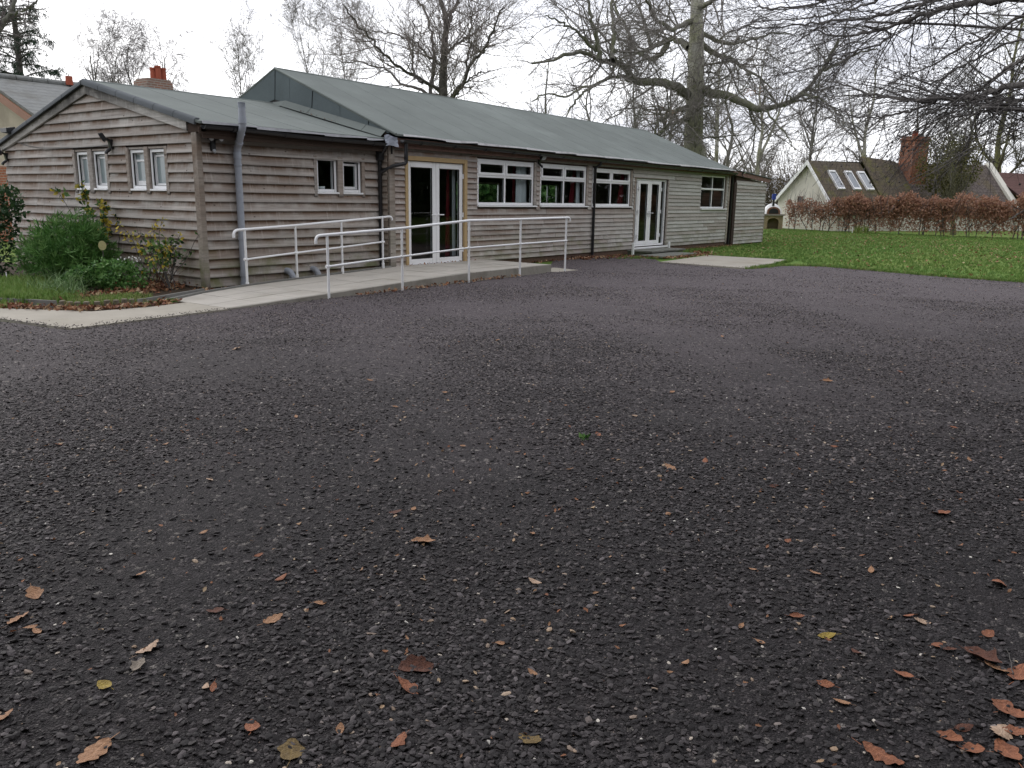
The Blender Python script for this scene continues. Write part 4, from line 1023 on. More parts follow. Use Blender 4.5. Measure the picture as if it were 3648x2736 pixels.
t = MB(); t.tube([O(.05, .2, 1.72), O(.05, .2, 2.05)], .125, 12); t.build('flue_cap', plain('blue_cap', (.02, .05, .30), .4, .5), ov, True)

# surveyed trunks and limbs (world metres): points, base radius, tip radius
BIG=[([(40.82, 18.86, 3.69), (40.76, 18.94, 4.32), (40.73, 18.99, 5.89), (40.7, 19.02, 7.12), (40.67, 19.06, 8.34), (40.63, 19.11, 9.84), (40.6, 19.16, 11.31), (40.54, 19.24, 13.05), (40.39, 19.44, 15.32)], 0.46, 0.3), ([(40.61, 19.15, 6.75), (39.54, 19.43, 7.08), (38.52, 19.63, 7.16), (37.53, 19.8, 7.14), (36.44, 20.11, 7.07), (35.6, 20.07, 7.36), (34.78, 20.02, 7.61), (33.93, 20.0, 7.63), (32.99, 20.1, 7.54), (32.2, 20.01, 7.66), (31.28, 20.07, 7.62), (30.32, 20.21, 7.39), (29.5, 20.15, 7.1), (28.41, 20.45, 6.84)], 0.26, 0.05), ([(35.35, 19.51, 6.87), (34.18, 19.65, 6.99), (33.16, 19.58, 6.81), (31.93, 19.79, 6.37), (30.95, 19.68, 6.15), (29.85, 19.71, 5.68), (28.64, 19.9, 5.67), (27.61, 19.84, 5.27)], 0.1, 0.03), ([(32.88, 19.47, 6.77), (31.85, 19.73, 6.25), (30.91, 19.89, 5.65), (30.11, 19.85, 4.9)], 0.08, 0.03), ([(32.93, 19.41, 7.45), (33.37, 19.66, 7.95), (33.81, 19.89, 8.83), (34.17, 20.25, 9.99), (34.53, 20.6, 11.42)], 0.15, 0.06), ([(31.74, 19.33, 7.36), (31.44, 19.31, 8.15), (31.08, 19.37, 8.84), (30.76, 19.39, 9.52), (30.38, 19.48, 10.17)], 0.13, 0.04), ([(31.67, 19.43, 7.69), (30.98, 19.52, 7.95), (30.23, 19.68, 8.34), (29.47, 19.87, 8.52), (28.72, 20.04, 8.65)], 0.09, 0.03), ([(40.44, 19.37, 9.06), (41.04, 20.25, 9.59), (41.59, 21.18, 9.76), (42.02, 22.28, 9.57), (42.54, 23.24, 9.5), (42.84, 24.52, 9.32), (43.3, 25.58, 8.78)], 0.2, 0.04), ([(41.59, 21.17, 9.69), (41.75, 21.59, 9.12), (41.77, 22.19, 8.95), (41.73, 22.87, 9.29), (41.75, 23.47, 9.93), (41.94, 23.84, 10.71), (42.0, 24.39, 11.36), (42.14, 24.83, 12.14), (42.28, 25.28, 13.13)], 0.17, 0.05), ([(40.47, 19.33, 10.31), (39.07, 19.25, 9.89), (37.76, 19.06, 9.46), (36.45, 18.86, 9.48), (35.12, 18.7, 9.61), (33.97, 18.3, 9.78), (32.75, 17.97, 10.11)], 0.15, 0.05), ([(42.87, 22.81, 9.78), (42.89, 23.2, 10.93), (42.92, 23.57, 11.62), (42.96, 23.94, 12.32), (42.95, 24.38, 13.15)], 0.11, 0.04), ([(40.59, 19.18, 6.32), (39.18, 19.39, 5.89), (38.02, 19.27, 5.49), (36.94, 19.05, 5.22), (35.95, 18.7, 4.55)], 0.15, 0.06), ([(40.65, 19.09, 5.7), (38.59, 19.06, 5.29), (36.83, 18.64, 4.9), (35.12, 18.14, 4.48)], 0.13, 0.05), ([(40.79, 18.91, 7.12), (40.83, 18.15, 6.84), (40.82, 17.46, 6.74), (40.93, 16.62, 6.4), (41.0, 15.84, 6.04), (40.78, 15.44, 6.0), (40.7, 14.85, 6.02), (40.68, 14.18, 6.19), (40.63, 13.54, 6.55), (40.47, 13.06, 7.01), (40.23, 12.68, 7.45), (40.11, 12.15, 8.15), (39.81, 11.85, 8.72)], 0.26, 0.06), ([(40.4, 12.73, 7.47), (40.22, 11.86, 7.71), (40.02, 11.02, 8.04), (39.81, 10.18, 8.15)], 0.1, 0.03), ([(40.74, 18.97, 9.36), (42.46, 18.67, 8.98), (44.0, 18.61, 8.99), (45.58, 18.5, 8.68), (47.22, 18.3, 8.47), (48.94, 18.02, 7.96)], 0.17, 0.04), ([(40.72, 19.0, 9.84), (42.06, 18.54, 9.52), (43.41, 18.07, 9.62), (44.76, 17.59, 10.03), (46.05, 17.2, 10.44), (47.46, 16.66, 10.55)], 0.13, 0.04), ([(40.67, 19.06, 10.96), (39.73, 18.1, 10.91), (38.89, 16.99, 11.07), (38.13, 15.78, 11.25)], 0.16, 0.06), ([(40.55, 19.22, 11.19), (41.45, 20.25, 12.08), (42.08, 21.63, 12.99), (42.65, 23.1, 14.06)], 0.16, 0.06), ([(38.97, 12.98, 6.34), (38.45, 12.01, 6.02), (37.96, 10.98, 5.29), (37.29, 10.21, 4.58)], 0.07, 0.02), ([(39.88, 15.1, 5.9), (39.3, 14.22, 5.21), (38.69, 13.35, 4.46), (37.9, 12.74, 3.85)], 0.07, 0.02)]
MID=[([(34.58, 30.58, 6.2), (34.54, 30.63, 6.78), (34.53, 30.65, 7.81), (34.55, 30.61, 8.76), (34.6, 30.55, 9.7), (34.62, 30.52, 10.64), (34.45, 30.76, 11.56), (34.29, 30.96, 12.47)], 0.24, 0.1), ([(34.62, 30.53, 5.88), (34.3, 29.76, 6.65), (34.07, 28.87, 7.32), (33.79, 28.05, 8.14), (33.47, 27.29, 8.45), (33.1, 26.59, 8.63), (32.79, 25.81, 9.43), (32.47, 25.05, 10.18)], 0.15, 0.04), ([(34.19, 31.1, 6.0), (34.54, 31.59, 7.03), (35.09, 31.81, 8.28), (35.52, 32.19, 9.35), (35.86, 32.68, 10.43), (36.12, 33.29, 11.45), (36.29, 34.02, 12.22), (36.37, 34.87, 13.0)], 0.14, 0.04), ([(34.44, 30.77, 7.04), (33.46, 30.96, 7.45), (32.58, 31.03, 7.66), (31.79, 30.98, 7.81), (31.01, 30.91, 8.12), (30.27, 30.78, 8.36), (29.55, 30.63, 8.71), (28.87, 30.43, 8.93), (27.99, 30.49, 9.51), (27.3, 30.3, 10.02)], 0.11, 0.03), ([(31.66, 29.47, 7.08), (31.62, 29.94, 7.47), (31.74, 30.21, 8.34), (31.94, 30.35, 9.34), (32.19, 30.44, 10.21)], 0.08, 0.03), ([(34.4, 30.82, 6.78), (34.24, 32.43, 7.31), (34.31, 33.73, 7.73), (34.57, 34.77, 8.37), (34.69, 36.0, 8.75), (34.49, 37.66, 9.06), (34.53, 39.0, 9.31)], 0.1, 0.03), ([(34.62, 30.52, 10.33), (35.35, 30.66, 11.21), (36.1, 30.77, 11.99), (36.77, 30.99, 12.78)], 0.13, 0.06), ([(34.6, 30.55, 8.95), (35.8, 30.61, 9.64), (36.98, 30.7, 10.28), (38.17, 30.78, 11.07), (39.25, 31.0, 11.94)], 0.09, 0.03), ([(34.52, 30.66, 8.32), (34.49, 31.71, 8.97), (34.52, 32.66, 9.7), (34.46, 33.74, 10.05), (34.35, 34.9, 10.41), (34.23, 36.07, 10.54)], 0.08, 0.03), ([(32.93, 27.77, 7.41), (33.06, 27.6, 8.89), (33.11, 27.53, 10.06), (33.01, 27.66, 10.92)], 0.07, 0.03), ([(34.68, 30.44, 6.27), (34.28, 29.3, 6.93), (33.94, 28.08, 7.56), (33.7, 26.74, 7.67)], 0.08, 0.03)]
OVER=[([(11.43, 0.56, 3.84), (11.42, 1.04, 3.82), (11.48, 1.41, 3.82), (11.51, 1.83, 3.85), (11.67, 2.06, 3.87), (11.79, 2.36, 3.85), (11.94, 2.62, 3.82), (12.08, 2.88, 3.78), (12.2, 3.19, 3.76), (12.34, 3.44, 3.75), (12.46, 3.75, 3.79), (12.51, 4.14, 3.92)], 0.09, 0.012), ([(11.24, 1.66, 3.86), (11.4, 2.09, 3.89), (11.64, 2.43, 3.93), (11.96, 2.64, 3.97), (12.12, 3.07, 3.94), (12.27, 3.53, 3.93), (12.44, 3.94, 4.0), (12.61, 4.37, 4.02), (12.7, 4.9, 4.07), (12.77, 5.45, 4.07)], 0.06, 0.01), ([(12.03, 2.76, 3.8), (12.24, 2.96, 3.7), (12.4, 3.22, 3.61), (12.5, 3.56, 3.56), (12.65, 3.84, 3.47), (12.74, 4.19, 3.42), (12.8, 4.58, 3.39)], 0.03, 0.008), ([(10.31, 0.39, 2.78), (10.42, 0.83, 2.78), (10.6, 1.18, 2.77), (10.82, 1.47, 2.74), (11.04, 1.76, 2.72), (11.24, 2.07, 2.74), (11.33, 2.53, 2.77), (11.59, 2.78, 2.83), (11.76, 3.13, 2.94), (11.96, 3.45, 3.07), (12.15, 3.78, 3.18)], 0.085, 0.01), ([(10.1, 0.67, 3.31), (10.28, 0.99, 3.15), (10.53, 1.21, 3.04), (10.83, 1.37, 3.0), (11.11, 1.55, 2.92), (11.38, 1.75, 2.83), (11.61, 1.99, 2.8)], 0.055, 0.02), ([(11.11, 1.84, 2.72), (11.32, 2.14, 2.71), (11.51, 2.48, 2.66), (11.75, 2.76, 2.63), (12.02, 2.99, 2.64), (12.24, 3.31, 2.69), (12.43, 3.64, 2.83), (12.56, 4.06, 2.9)], 0.035, 0.008), ([(10.27, 0.44, 2.42), (10.43, 0.79, 2.46), (10.58, 1.15, 2.51), (10.87, 1.32, 2.56), (11.07, 1.61, 2.56), (11.31, 1.84, 2.55), (11.48, 2.16, 2.56)], 0.04, 0.008), ([(10.59, 0.85, 3.69), (10.69, 1.19, 3.57), (10.87, 1.44, 3.44), (11.07, 1.64, 3.37), (11.26, 1.87, 3.34), (11.4, 2.15, 3.22), (11.58, 2.4, 3.14), (11.69, 2.72, 3.05)], 0.045, 0.008), ([(11.77, 2.62, 4.06), (12.0, 3.14, 4.07), (12.26, 3.63, 4.07), (12.5, 4.15, 4.08), (12.7, 4.71, 4.14), (12.95, 5.21, 4.2)], 0.04, 0.008), ([(10.62, 0.81, 3.38), (10.74, 1.16, 3.28), (10.92, 1.42, 3.25), (11.05, 1.74, 3.14), (11.21, 2.03, 3.01), (11.41, 2.27, 2.93)], 0.035, 0.008), ([(10.39, 1.13, 2.5), (10.64, 1.24, 2.6), (10.76, 1.51, 2.64), (10.88, 1.8, 2.7)], 0.03, 0.02), ([(12.41, 3.43, 4.31), (12.6, 4.02, 4.28), (12.75, 4.64, 4.31), (12.94, 5.23, 4.41), (13.11, 5.84, 4.45)], 0.04, 0.008)]
LEFT=[([(15.26, 39.76, 6.39), (15.55, 39.37, 7.22), (15.93, 38.85, 7.76), (16.13, 38.6, 8.03), (16.29, 38.37, 8.39), (16.44, 38.18, 8.62), (16.57, 38.0, 9.11), (16.66, 37.88, 9.63)], 0.14, 0.06), ([(16.42, 38.2, 8.6), (16.45, 37.32, 8.59), (16.45, 36.49, 8.65), (16.42, 35.69, 8.8), (16.45, 34.82, 9.03)], 0.06, 0.03), ([(16.44, 38.18, 8.62), (16.68, 38.68, 8.99), (16.98, 39.13, 9.41)], 0.07, 0.04), ([(15.93, 38.85, 7.76), (15.94, 38.29, 8.24), (15.86, 37.84, 8.7), (15.77, 37.4, 9.14)], 0.06, 0.03)]
LEAVES=[(2.354, 3.752, 'pale', 0.055), (2.572, 4.55, 'tan', 0.05), (4.092, 4.1, 'tan', 0.045), (4.726, 6.898, 'pale', 0.09), (2.476, 2.32, 'tan', 0.1), (1.518, 2.96, 'tan', 0.06), (1.197, 3.114, 'tan', 0.085), (1.074, 2.956, 'oak_tan', 0.09), (1.073, 2.866, 'tan', 0.05), (1.077, 2.821, 'tan', 0.045), (1.639, 2.274, 'oak_tan', 0.075), (1.253, 2.425, 'oak_pale', 0.075), (1.18, 2.354, 'grey', 0.07), (1.247, 2.087, 'pale', 0.045), (1.262, 2.068, 'red', 0.04), (1.06, 2.331, 'yellow', 0.06), (1.221, 1.818, 'red', 0.065), (0.888, 2.055, 'oak_tan', 0.11), (1.736, 1.682, 'brown', 0.1), (1.746, 1.64, 'brown', 0.07), (1.636, 1.606, 'red', 0.085), (1.433, 1.442, 'red', 0.07), (1.671, 1.162, 'olive', 0.085), (1.224, 1.646, 'olive', 0.1), (2.479, 1.719, 'pale', 0.06), (4.117, 1.931, 'tan', 0.075), (4.364, 1.83, 'red', 0.06), (4.43, 2.599, 'red', 0.06), (3.468, 1.624, 'tan', 0.045), (2.739, 2.632, 'tan', 0.05), (2.655, 2.668, 'brown', 0.06), (4.318, 0.572, 'red', 0.085), (3.614, 0.239, 'red', 0.07), (2.772, 0.666, 'yellow', 0.06), (3.091, 0.42, 'oak_pale', 0.06), (2.459, 0.581, 'red', 0.06), (2.395, 0.514, 'tan', 0.06), (3.142, 0.216, 'red', 0.065), (2.945, 0.345, 'red', 0.06), (2.94, 0.304, 'brown', 0.045), (2.951, 0.207, 'brown', 0.12), (2.907, 0.161, 'tan', 0.08), (2.914, 0.096, 'red', 0.1), (2.671, 0.395, 'red', 0.06), (2.669, 0.114, 'red', 0.1), (2.658, 0.076, 'red', 0.08), (2.524, 0.103, 'oak_pale', 0.09), (2.562, 0.072, 'red', 0.07), (2.409, 0.216, 'red', 0.075), (2.39, 0.161, 'red', 0.075), (2.443, 0.077, 'red', 0.09), (2.205, 0.352, 'oak_red', 0.1), (0.798, 2.407, 'tan', 0.06), (3.677, 3.109, 'tan', 0.04), (3.801, 2.784, 'tan', 0.04), (3.141, 3.304, 'tan', 0.04), (8.017, 1.549, 'red', 0.06), (7.14, 1.94, 'tan', 0.08), (8.86, 2.872, 'red', 0.06), (5.889, 2.788, 'tan', 0.06), (5.993, 3.206, 'red', 0.06), (5.165, 1.325, 'red', 0.05), (5.436, 0.607, 'tan', 0.05), (5.027, 2.661, 'pale', 0.05), (4.643, 4.115, 'tan', 0.05), (3.484, 3.891, 'tan', 0.04), (2.815, 6.127, 'red', 0.06), (2.155, 5.003, 'red', 0.05), (1.861, 2.514, 'red', 0.05), (1.544, 2.484, 'brown', 0.06), (4.168, 1.354, 'brown', 0.06), (2.863, 2.004, 'tan', 0.05), (3.119, 1.068, 'tan', 0.045), (2.027, 1.545, 'tan', 0.04), (1.369, 1.613, 'tan', 0.04), (1.825, 2.243, 'tan', 0.05), (2.653, 0.932, 'tan', 0.04), (2.722, 0.551, 'brown', 0.05), (2.486, 0.193, 'brown', 0.05), (4.823, 2.843, 'tan', 0.04), (1.925, 3.145, 'tan', 0.04), (1.932, 2.752, 'red', 0.04), (1.948, 1.351, 'tan', 0.04), (3.491, 1.049, 'red', 0.045), (3.408, 0.674, 'tan', 0.05), (2.847, 0.796, 'red', 0.05), (2.587, 0.839, 'tan', 0.04), (3.24, 0.849, 'tan', 0.045), (2.306, 0.986, 'tan', 0.04), (3.107, 0.47, 'red', 0.045), (2.203, 4.461, 'tan', 0.05), (3.472, 4.436, 'tan', 0.05), (3.727, 2.364, 'tan', 0.045), (6.873, 5.326, 'tan', 0.07), (4.61, 4.905, 'tan', 0.06), (8.785, 3.585, 'tan', 0.06), (14.696, 3.364, 'tan', 0.06), (6.154, 0.805, 'red', 0.05)]

# ================================================================== VEGETATION HELPERS
def nrm_(a): return a/np.maximum(np.linalg.norm(a, axis=-1, keepdims=True), 1e-9)
def tubes(P, R, n):
    N, K, _ = P.shape
    T = np.empty_like(P); T[:, 1:-1] = P[:, 2:]-P[:, :-2]; T[:, 0] = P[:, 1]-P[:, 0]; T[:, -1] = P[:, -1]-P[:, -2]
    T = nrm_(T); ov_ = P[:, -1]-P[:, 0]
    ref = np.eye(3)[np.argmin(np.abs(ov_), axis=1)][:, None, :]
    A = nrm_(np.cross(T, ref)); B = np.cross(T, A)
    an = 2*np.pi*np.arange(n)/n
    V = P[:, :, None, :]+R[:, :, None, None]*(A[:, :, None, :]*np.cos(an)[None, None, :, None]+B[:, :, None, :]*np.sin(an)[None, None, :, None])
    b = (np.arange(N)[:, None, None]*K+np.arange(K-1)[None, :, None])*n
    k = np.arange(n)[None, None, :]; k2 = (k+1) % n
    F = np.stack([b+k, b+k2, b+n+k2, b+n+k], -1).reshape(-1, 4)
    return V.reshape(-1, 3), F
def join(parts):
    V, F, o = [], [], 0
    for v, f in parts: V.append(v); F.append(f+o); o += len(v)
    return np.concatenate(V), np.concatenate(F)
def curve_batch(S, D, L, k, wig, trop, rng):
    P = [S]; d = nrm_(D); st = (L/k)[:, None]
    for i in range(k):
        d = nrm_(d+rng.normal(0, wig, d.shape)+np.asarray(trop))
        P.append(P[-1]+d*st)
    return np.stack(P, 1)
def spawn(P, R, per_m, lmean, ang, tmin, k, wig, trop, rng, rfac=.6, rmax=.06, rend=.35, rmin=.004, keep=None):
    N, K, _ = P.shape
    seg = np.linalg.norm(np.diff(P, axis=1), axis=2).sum(1)
    cnt = np.maximum(1, rng.poisson(per_m*seg)); idx = np.repeat(np.arange(N), cnt)
    t = rng.uniform(tmin, 1, len(idx)); f = t*(K-1); i = np.minimum(f.astype(int), K-2); w = (f-i)[:, None]
    S = P[idx, i]*(1-w)+P[idx, i+1]*w; r = R[idx, i]*(1-w[:, 0])+R[idx, i+1]*w[:, 0]
    T = nrm_(P[idx, i+1]-P[idx, i]); q = rng.normal(0, 1, T.shape); q = nrm_(q-T*(q*T).sum(1, keepdims=True))
    a = np.radians(ang)*rng.uniform(.6, 1.3, len(idx))[:, None]
    D = np.cos(a)*T+np.sin(a)*q
    L = lmean*(1.2-.7*t)*rng.uniform(.45, 1.35, len(idx))
    P2 = curve_batch(S, D, L, k, wig, trop, rng)
    r0 = np.clip(r*rfac, rmin, rmax)
    R2 = np.maximum(r0[:, None]*(1-(1-rend)*np.linspace(0, 1, k+1)[None, :]), rmin*.7)
    return P2, R2
def smooth_poly(pts, r0, r1, K=26, jit=.0, rng=RNG, flare=0):
    p = np.array(pts, float); p = np.vstack([2*p[0]-p[1], p, 2*p[-1]-p[-2]])
    n = len(p)-3; u = np.linspace(0, n-1e-6, K); i = u.astype(int); t = (u-i)[:, None]
    a, b, c, d = p[i], p[i+1], p[i+2], p[i+3]
    q = .5*((2*b)+(-a+c)*t+(2*a-5*b+4*c-d)*t**2+(-a+3*b-3*c+d)*t**3)
    q[1:-1] += rng.normal(0, jit, (K-2, 3))
    s = np.linspace(0, 1, K); r = r0+(r1-r0)*s
    if flare: r = r*(1+flare*np.exp(-s*9))
    r = r*(1+rng.normal(0, .05, K))
    return q, r
def bark(name, c, moss=None, amt=.5, scale=2.0):
    m = NB(name, .92, .1); v = m.co('Object'); st = m.co('Object', (6, 6, 1.2))
    n = m.noise(st, scale, 6, .7); col = m.mix(m.rng(n, .3, .7), tuple(x*.6 for x in c), tuple(x*1.3 for x in c))
    if moss: col = m.mix(m.rng(m.noise(v, .9, 5, .6), .42, .62, 0, amt), col, moss)
    m.color(col); m.bump(n, .6, .03); return m.m
BARK_BIG = bark('mossy_grey_bark', (.40, .385, .34), (.27, .275, .15), .65)
LIMB_BIG = bark('mossy_limb_bark', (.19, .18, .16), (.13, .15, .06), .55)
BARK_MID = bark('dark_trunk_bark', (.115, .105, .10), (.05, .055, .03), .3)
BARK_PALE = bark('pale_grey_bark', (.17, .16, .15), (.13, .14, .07), .4)
BARK_LIME = bark('lichen_green_bark', (.17, .165, .10), (.17, .18, .06), .7)
TWIG = bark('grey_twig', (.23, .21, .195))
TWIG_D = bark('dark_twig', (.14, .13, .124))
TWIG_M = bark('brown_grey_twig', (.235, .205, .19))
TWIG_G = bark('lichen_twig', (.135, .13, .085))
TWIG_B = bark('birch_twig', (.15, .13, .125))

def limbs_tree(name, data, base, label, barkm, limbm, twigm, levels, seed, flare=.5, group=None, K=26, jit=.03, extra=None, trunk_sides=16):
    """a bare tree from its surveyed trunk and main limbs; finer branches grow from them"""
    rng = np.random.default_rng(seed)
    root = thing(name, base, label, 'tree', group)
    Ps, Rs = [], []
    for i, (pts, r0, r1) in enumerate(data):
        q, r = smooth_poly(([base]+pts) if i == 0 and base else pts, r0*(1.15 if i == 0 else .82), r1*.9, K, jit if i else .01, rng, flare if i == 0 else .25)
        Ps.append(q); Rs.append(r)
        V, F = tubes(q[None], r[None], trunk_sides if i == 0 else 9)
        link('trunk' if i == 0 else 'limb', np_mesh('limb', V, F, smooth=True), barkm if i == 0 else limbm, root)
    P = np.stack(Ps); R = np.stack(Rs); parts = []
    for lv in levels:
        P, R = spawn(P, R, rng=rng, **{k: v for k, v in lv.items() if k != 'sides'})
        parts.append(tubes(P, R, lv.get('sides', 3)))
    V, F = join(parts)
    link('crown', np_mesh('crown', V, F), twigm, root, 'stuff')
    return root, P

def generic_tree(name, base, h, spread, label, barkm, twigm, seed, r0=.2, nl=14, up=.06, lean=(0, 0), tmin=.3, dens=1.0, droop=0.0, group=None, twig_r=.007, ang=52, fork=0):
    rng = np.random.default_rng(seed)
    root = thing(name, base, label, 'tree', group)
    b = np.array(base, float)
    pts = [b+np.array([lean[0]*t+rng.normal(0, .02*h*t), lean[1]*t+rng.normal(0, .02*h*t), h*t]) for t in (0, .2, .4, .6, .8, 1)]
    q, r = smooth_poly(pts, r0, r0*.18, 20, .01, rng, .5)
    V, F = tubes(q[None], r[None], 10); tr = [(V, F)]
    P, R = q[None], r[None]
    if fork:
        P0, R0 = spawn(P, R, fork/h, h*.45, 26, .2, 10, .06, (0, 0, .10), rng, .75, r0*.7, .2)
        tr.append(tubes(P0, R0, 8))
        P = np.concatenate([P[:, np.linspace(0, 19, 11).astype(int)], P0]); R = np.concatenate([R[:, np.linspace(0, 19, 11).astype(int)], R0])
    V, F = join(tr); link('trunk', np_mesh('trunk', V, F, smooth=True), barkm, root)
    parts = []
    P, R = spawn(P, R, 1.5*nl/h, spread, ang, tmin, 8, .13, (0, 0, up), rng, .55, r0*.45, .2); parts.append(tubes(P, R, 5))
    P, R = spawn(P, R, 2.1*dens, spread*.46, 48, .2, 5, .16, (0, 0, up*.7-droop*.5), rng, .6, .04, .3, twig_r); parts.append(tubes(P, R, 4))
    P, R = spawn(P, R, 3.0*dens, spread*.22, 48, .1, 4, .18, (0, 0, up*.5-droop), rng, .6, .02, .4, twig_r); parts.append(tubes(P, R, 3))
    P, R = spawn(P, R, 4.0*dens, spread*.1, 46, .1, 3, .2, (0, 0, -droop), rng, .7, .012, .5, twig_r*.75); parts.append(tubes(P, R, 3))
    V, F = join(parts); link('crown', np_mesh('crown', V, F), twigm, root, 'stuff')
    return root

def add_tint(me, per_vert):
    a = me.attributes.new('tint', 'FLOAT', 'POINT'); a.data.foreach_set('value', np.asarray(per_vert, np.float32))
def leaf_mat(name, stops, rough=.55, trans=.25, attr_type='GEOMETRY', spec=.25):
    m = NB(name, rough, spec)
    at = m.n('ShaderNodeAttribute', attribute_name='tint', attribute_type=attr_type)
    n = len(stops); col = m.ramp(at.outputs['Fac'], [(i/(n-1) if n > 1 else 0, c) for i, c in enumerate(stops)])
    m.color(col)
    if trans:
        o = m.t.nodes['Material Output']; tr = m.n('ShaderNodeBsdfTranslucent'); ms = m.n('ShaderNodeMixShader'); ms.inputs[0].default_value = trans
        m.l(col, tr.inputs[0]); m.l(m.b.outputs[0], ms.inputs[1]); m.l(tr.outputs[0], ms.inputs[2]); m.l(ms.outputs[0], o.inputs['Surface'])
    return m.m
def leaves(C, size, aspect, rng, axis=None, fold=.25, spread=1.0):
    """one folded rhombic blade per point: V (4N), F, owner index"""
    N = len(C); d = rng.normal(0, 1, (N, 3))*spread
    if axis is not None: d = d+axis
    d = nrm_(d); q = rng.normal(0, 1, (N, 3)); s = nrm_(np.cross(d, q)); u = np.cross(s, d)
    L = np.asarray(size).reshape(-1, 1); W = L*aspect
    a = C; b = C+d*L*.45+s*W*.5+u*W*fold; c = C+d*L; e = C+d*L*.45-s*W*.5+u*W*fold
    V = np.stack([a, b, c, e], 1).reshape(-1, 3); F = np.arange(4*N).reshape(N, 4)
    return V, F
def blob(n, c, r, rng, hollow=.45, lumps=7, flat=False):
    """points in a lumpy ellipsoid"""
    c = np.array(c); r = np.array(r)
    d = nrm_(rng.normal(0, 1, (n, 3)))
    k = nrm_(rng.normal(0, 1, (lumps, 3))); amp = rng.uniform(.0, .38, lumps)
    f = .78+sum(a*np.clip((d@q-.55)/.45, 0, 1) for a, q in zip(amp, k))
    rad = f*(hollow+(1-hollow)*rng.uniform(0, 1, n)**.6)
    p = d*rad[:, None]*r+c
    p[:, 2] = np.maximum(p[:, 2], .02+rng.uniform(0, .05, n))
    return p
def foliage(name, V, F, tint, mat, parent, per=4):
    me = np_mesh(name, V, F); add_tint(me, np.repeat(tint, per)); o = link(name, me, mat, parent, 'stuff'); return o
def stems(name, bases, tops, r, mat, parent, rng, wig=.08, k=5, sides=5):
    B, T = np.array(bases, float), np.array(tops, float); D = T-B
    P = curve_batch(B, D, np.linalg.norm(D, axis=1), k, wig, (0, 0, 0), rng)
    R = np.full((len(B), k+1), r)*np.linspace(1, .45, k+1)
    V, F = tubes(P, R, sides); return link(name, np_mesh(name, V, F), mat, parent), P

# ------------------------------------------------------------------ the trees
LV_BIG = [dict(per_m=2.0, lmean=3.6, ang=62, tmin=.10, k=9, wig=.19, trop=(0, 0, -.015), rfac=.5, rmax=.05, rend=.3, sides=5),
          dict(per_m=3.0, lmean=1.45, ang=55, tmin=.1, k=5, wig=.24, trop=(0, 0, -.01), rfac=.6, rmax=.022, rend=.4, rmin=.0065, sides=3),
          dict(per_m=6.0, lmean=.85, ang=52, tmin=.08, k=4, wig=.26, trop=(0, 0, -.07), rfac=.7, rmax=.009, rend=.5, rmin=.0052, sides=3)]
b0 = BIG[0][0][0]
big, bigP = limbs_tree('beech_tree', BIG, (b0[0], b0[1], 0), 'huge mossy-trunked bare tree with spreading limbs rising behind the far end of the hall roof', BARK_BIG, LIMB_BIG, TWIG, LV_BIG, 21)
# shoots hanging down the mossy trunk, a few brown leaves kept on
rng = np.random.default_rng(3)
n = 420; zz = rng.uniform(2.6, 10.5, n); an = rng.uniform(0, 2*np.pi, n)
S = np.stack([b0[0]+.45*np.cos(an), b0[1]+.45*np.sin(an), zz], 1)
P = curve_batch(S, np.stack([np.cos(an)*.8, np.sin(an)*.8, rng.uniform(-.6, .5, n)], 1), rng.uniform(.6, 2.6, n), 7, .25, (0, 0, -.16), rng)
V, F = tubes(P, np.full((n, 8), .011)*np.linspace(1, .5, 8), 3); link('epicormic_shoots', np_mesh('shoots', V, F), TWIG_G, big, 'stuff')
DRYLEAF = leaf_mat('copper_leaf', [(.29, .145, .095), (.40, .215, .145), (.46, .28, .20), (.33, .175, .12)], .7, .3)
C = np.concatenate([blob(260, (b0[0]-2.2, b0[1]+.6, 5.7), (1.1, .9, .5), rng), blob(160, (b0[0]+1.6, b0[1]-2.4, 7.0), (1.0, .9, .3), rng)])
V, F = leaves(C, rng.uniform(.06, .11, len(C)), .6, rng); foliage('dry_leaves', V, F, rng.uniform(0, 1, len(C)), DRYLEAF, big)

m0 = MID[0][0][0]
LV_MID = [dict(per_m=2.6, lmean=4.0, ang=46, tmin=.08, k=9, wig=.11, trop=(0, 0, .035), rfac=.5, rmax=.03, rend=.3, sides=4),
          dict(per_m=3.2, lmean=1.35, ang=45, tmin=.1, k=5, wig=.16, trop=(0, 0, .03), rfac=.6, rmax=.018, rend=.4, rmin=.006, sides=3),
          dict(per_m=4.2, lmean=.65, ang=45, tmin=.05, k=3, wig=.2, trop=(0, 0, .0), rfac=.7, rmax=.009, rend=.5, rmin=.005, sides=3)]
limbs_tree('dark_tree', MID, (m0[0], m0[1], 0), 'dark many-stemmed bare tree rising behind the middle of the hall ridge', BARK_MID, BARK_MID, TWIG_M, LV_MID, 22, .3, jit=.05)

LV_OVER = [dict(per_m=3.3, lmean=1.5, ang=30, tmin=.05, k=8, wig=.06, trop=(0, 0, -.02), rfac=.45, rmax=.010, rend=.35, rmin=.004, sides=4),
           dict(per_m=4.2, lmean=.72, ang=32, tmin=.05, k=5, wig=.09, trop=(0, 0, -.03), rfac=.6, rmax=.005, rend=.5, rmin=.0026, sides=3),
           dict(per_m=5.0, lmean=.30, ang=38, tmin=.05, k=3, wig=.14, trop=(0, 0, -.02), rfac=.7, rmax=.004, rend=.6, rmin=.0022, sides=3)]
TX, TY = 13.6, -3.4
otr = [([(TX, TY, 1.6), (TX-.05, TY+.05, 3.5), (TX+.05, TY, 6), (TX, TY, 9)], .36, .2)]
fixed = []
for pts, r0, r1 in OVER:
    far = pts[0]; fixed.append(([(TX, TY, max(2.6, far[2]-.8))]+pts, r0*.66, r1*.8))
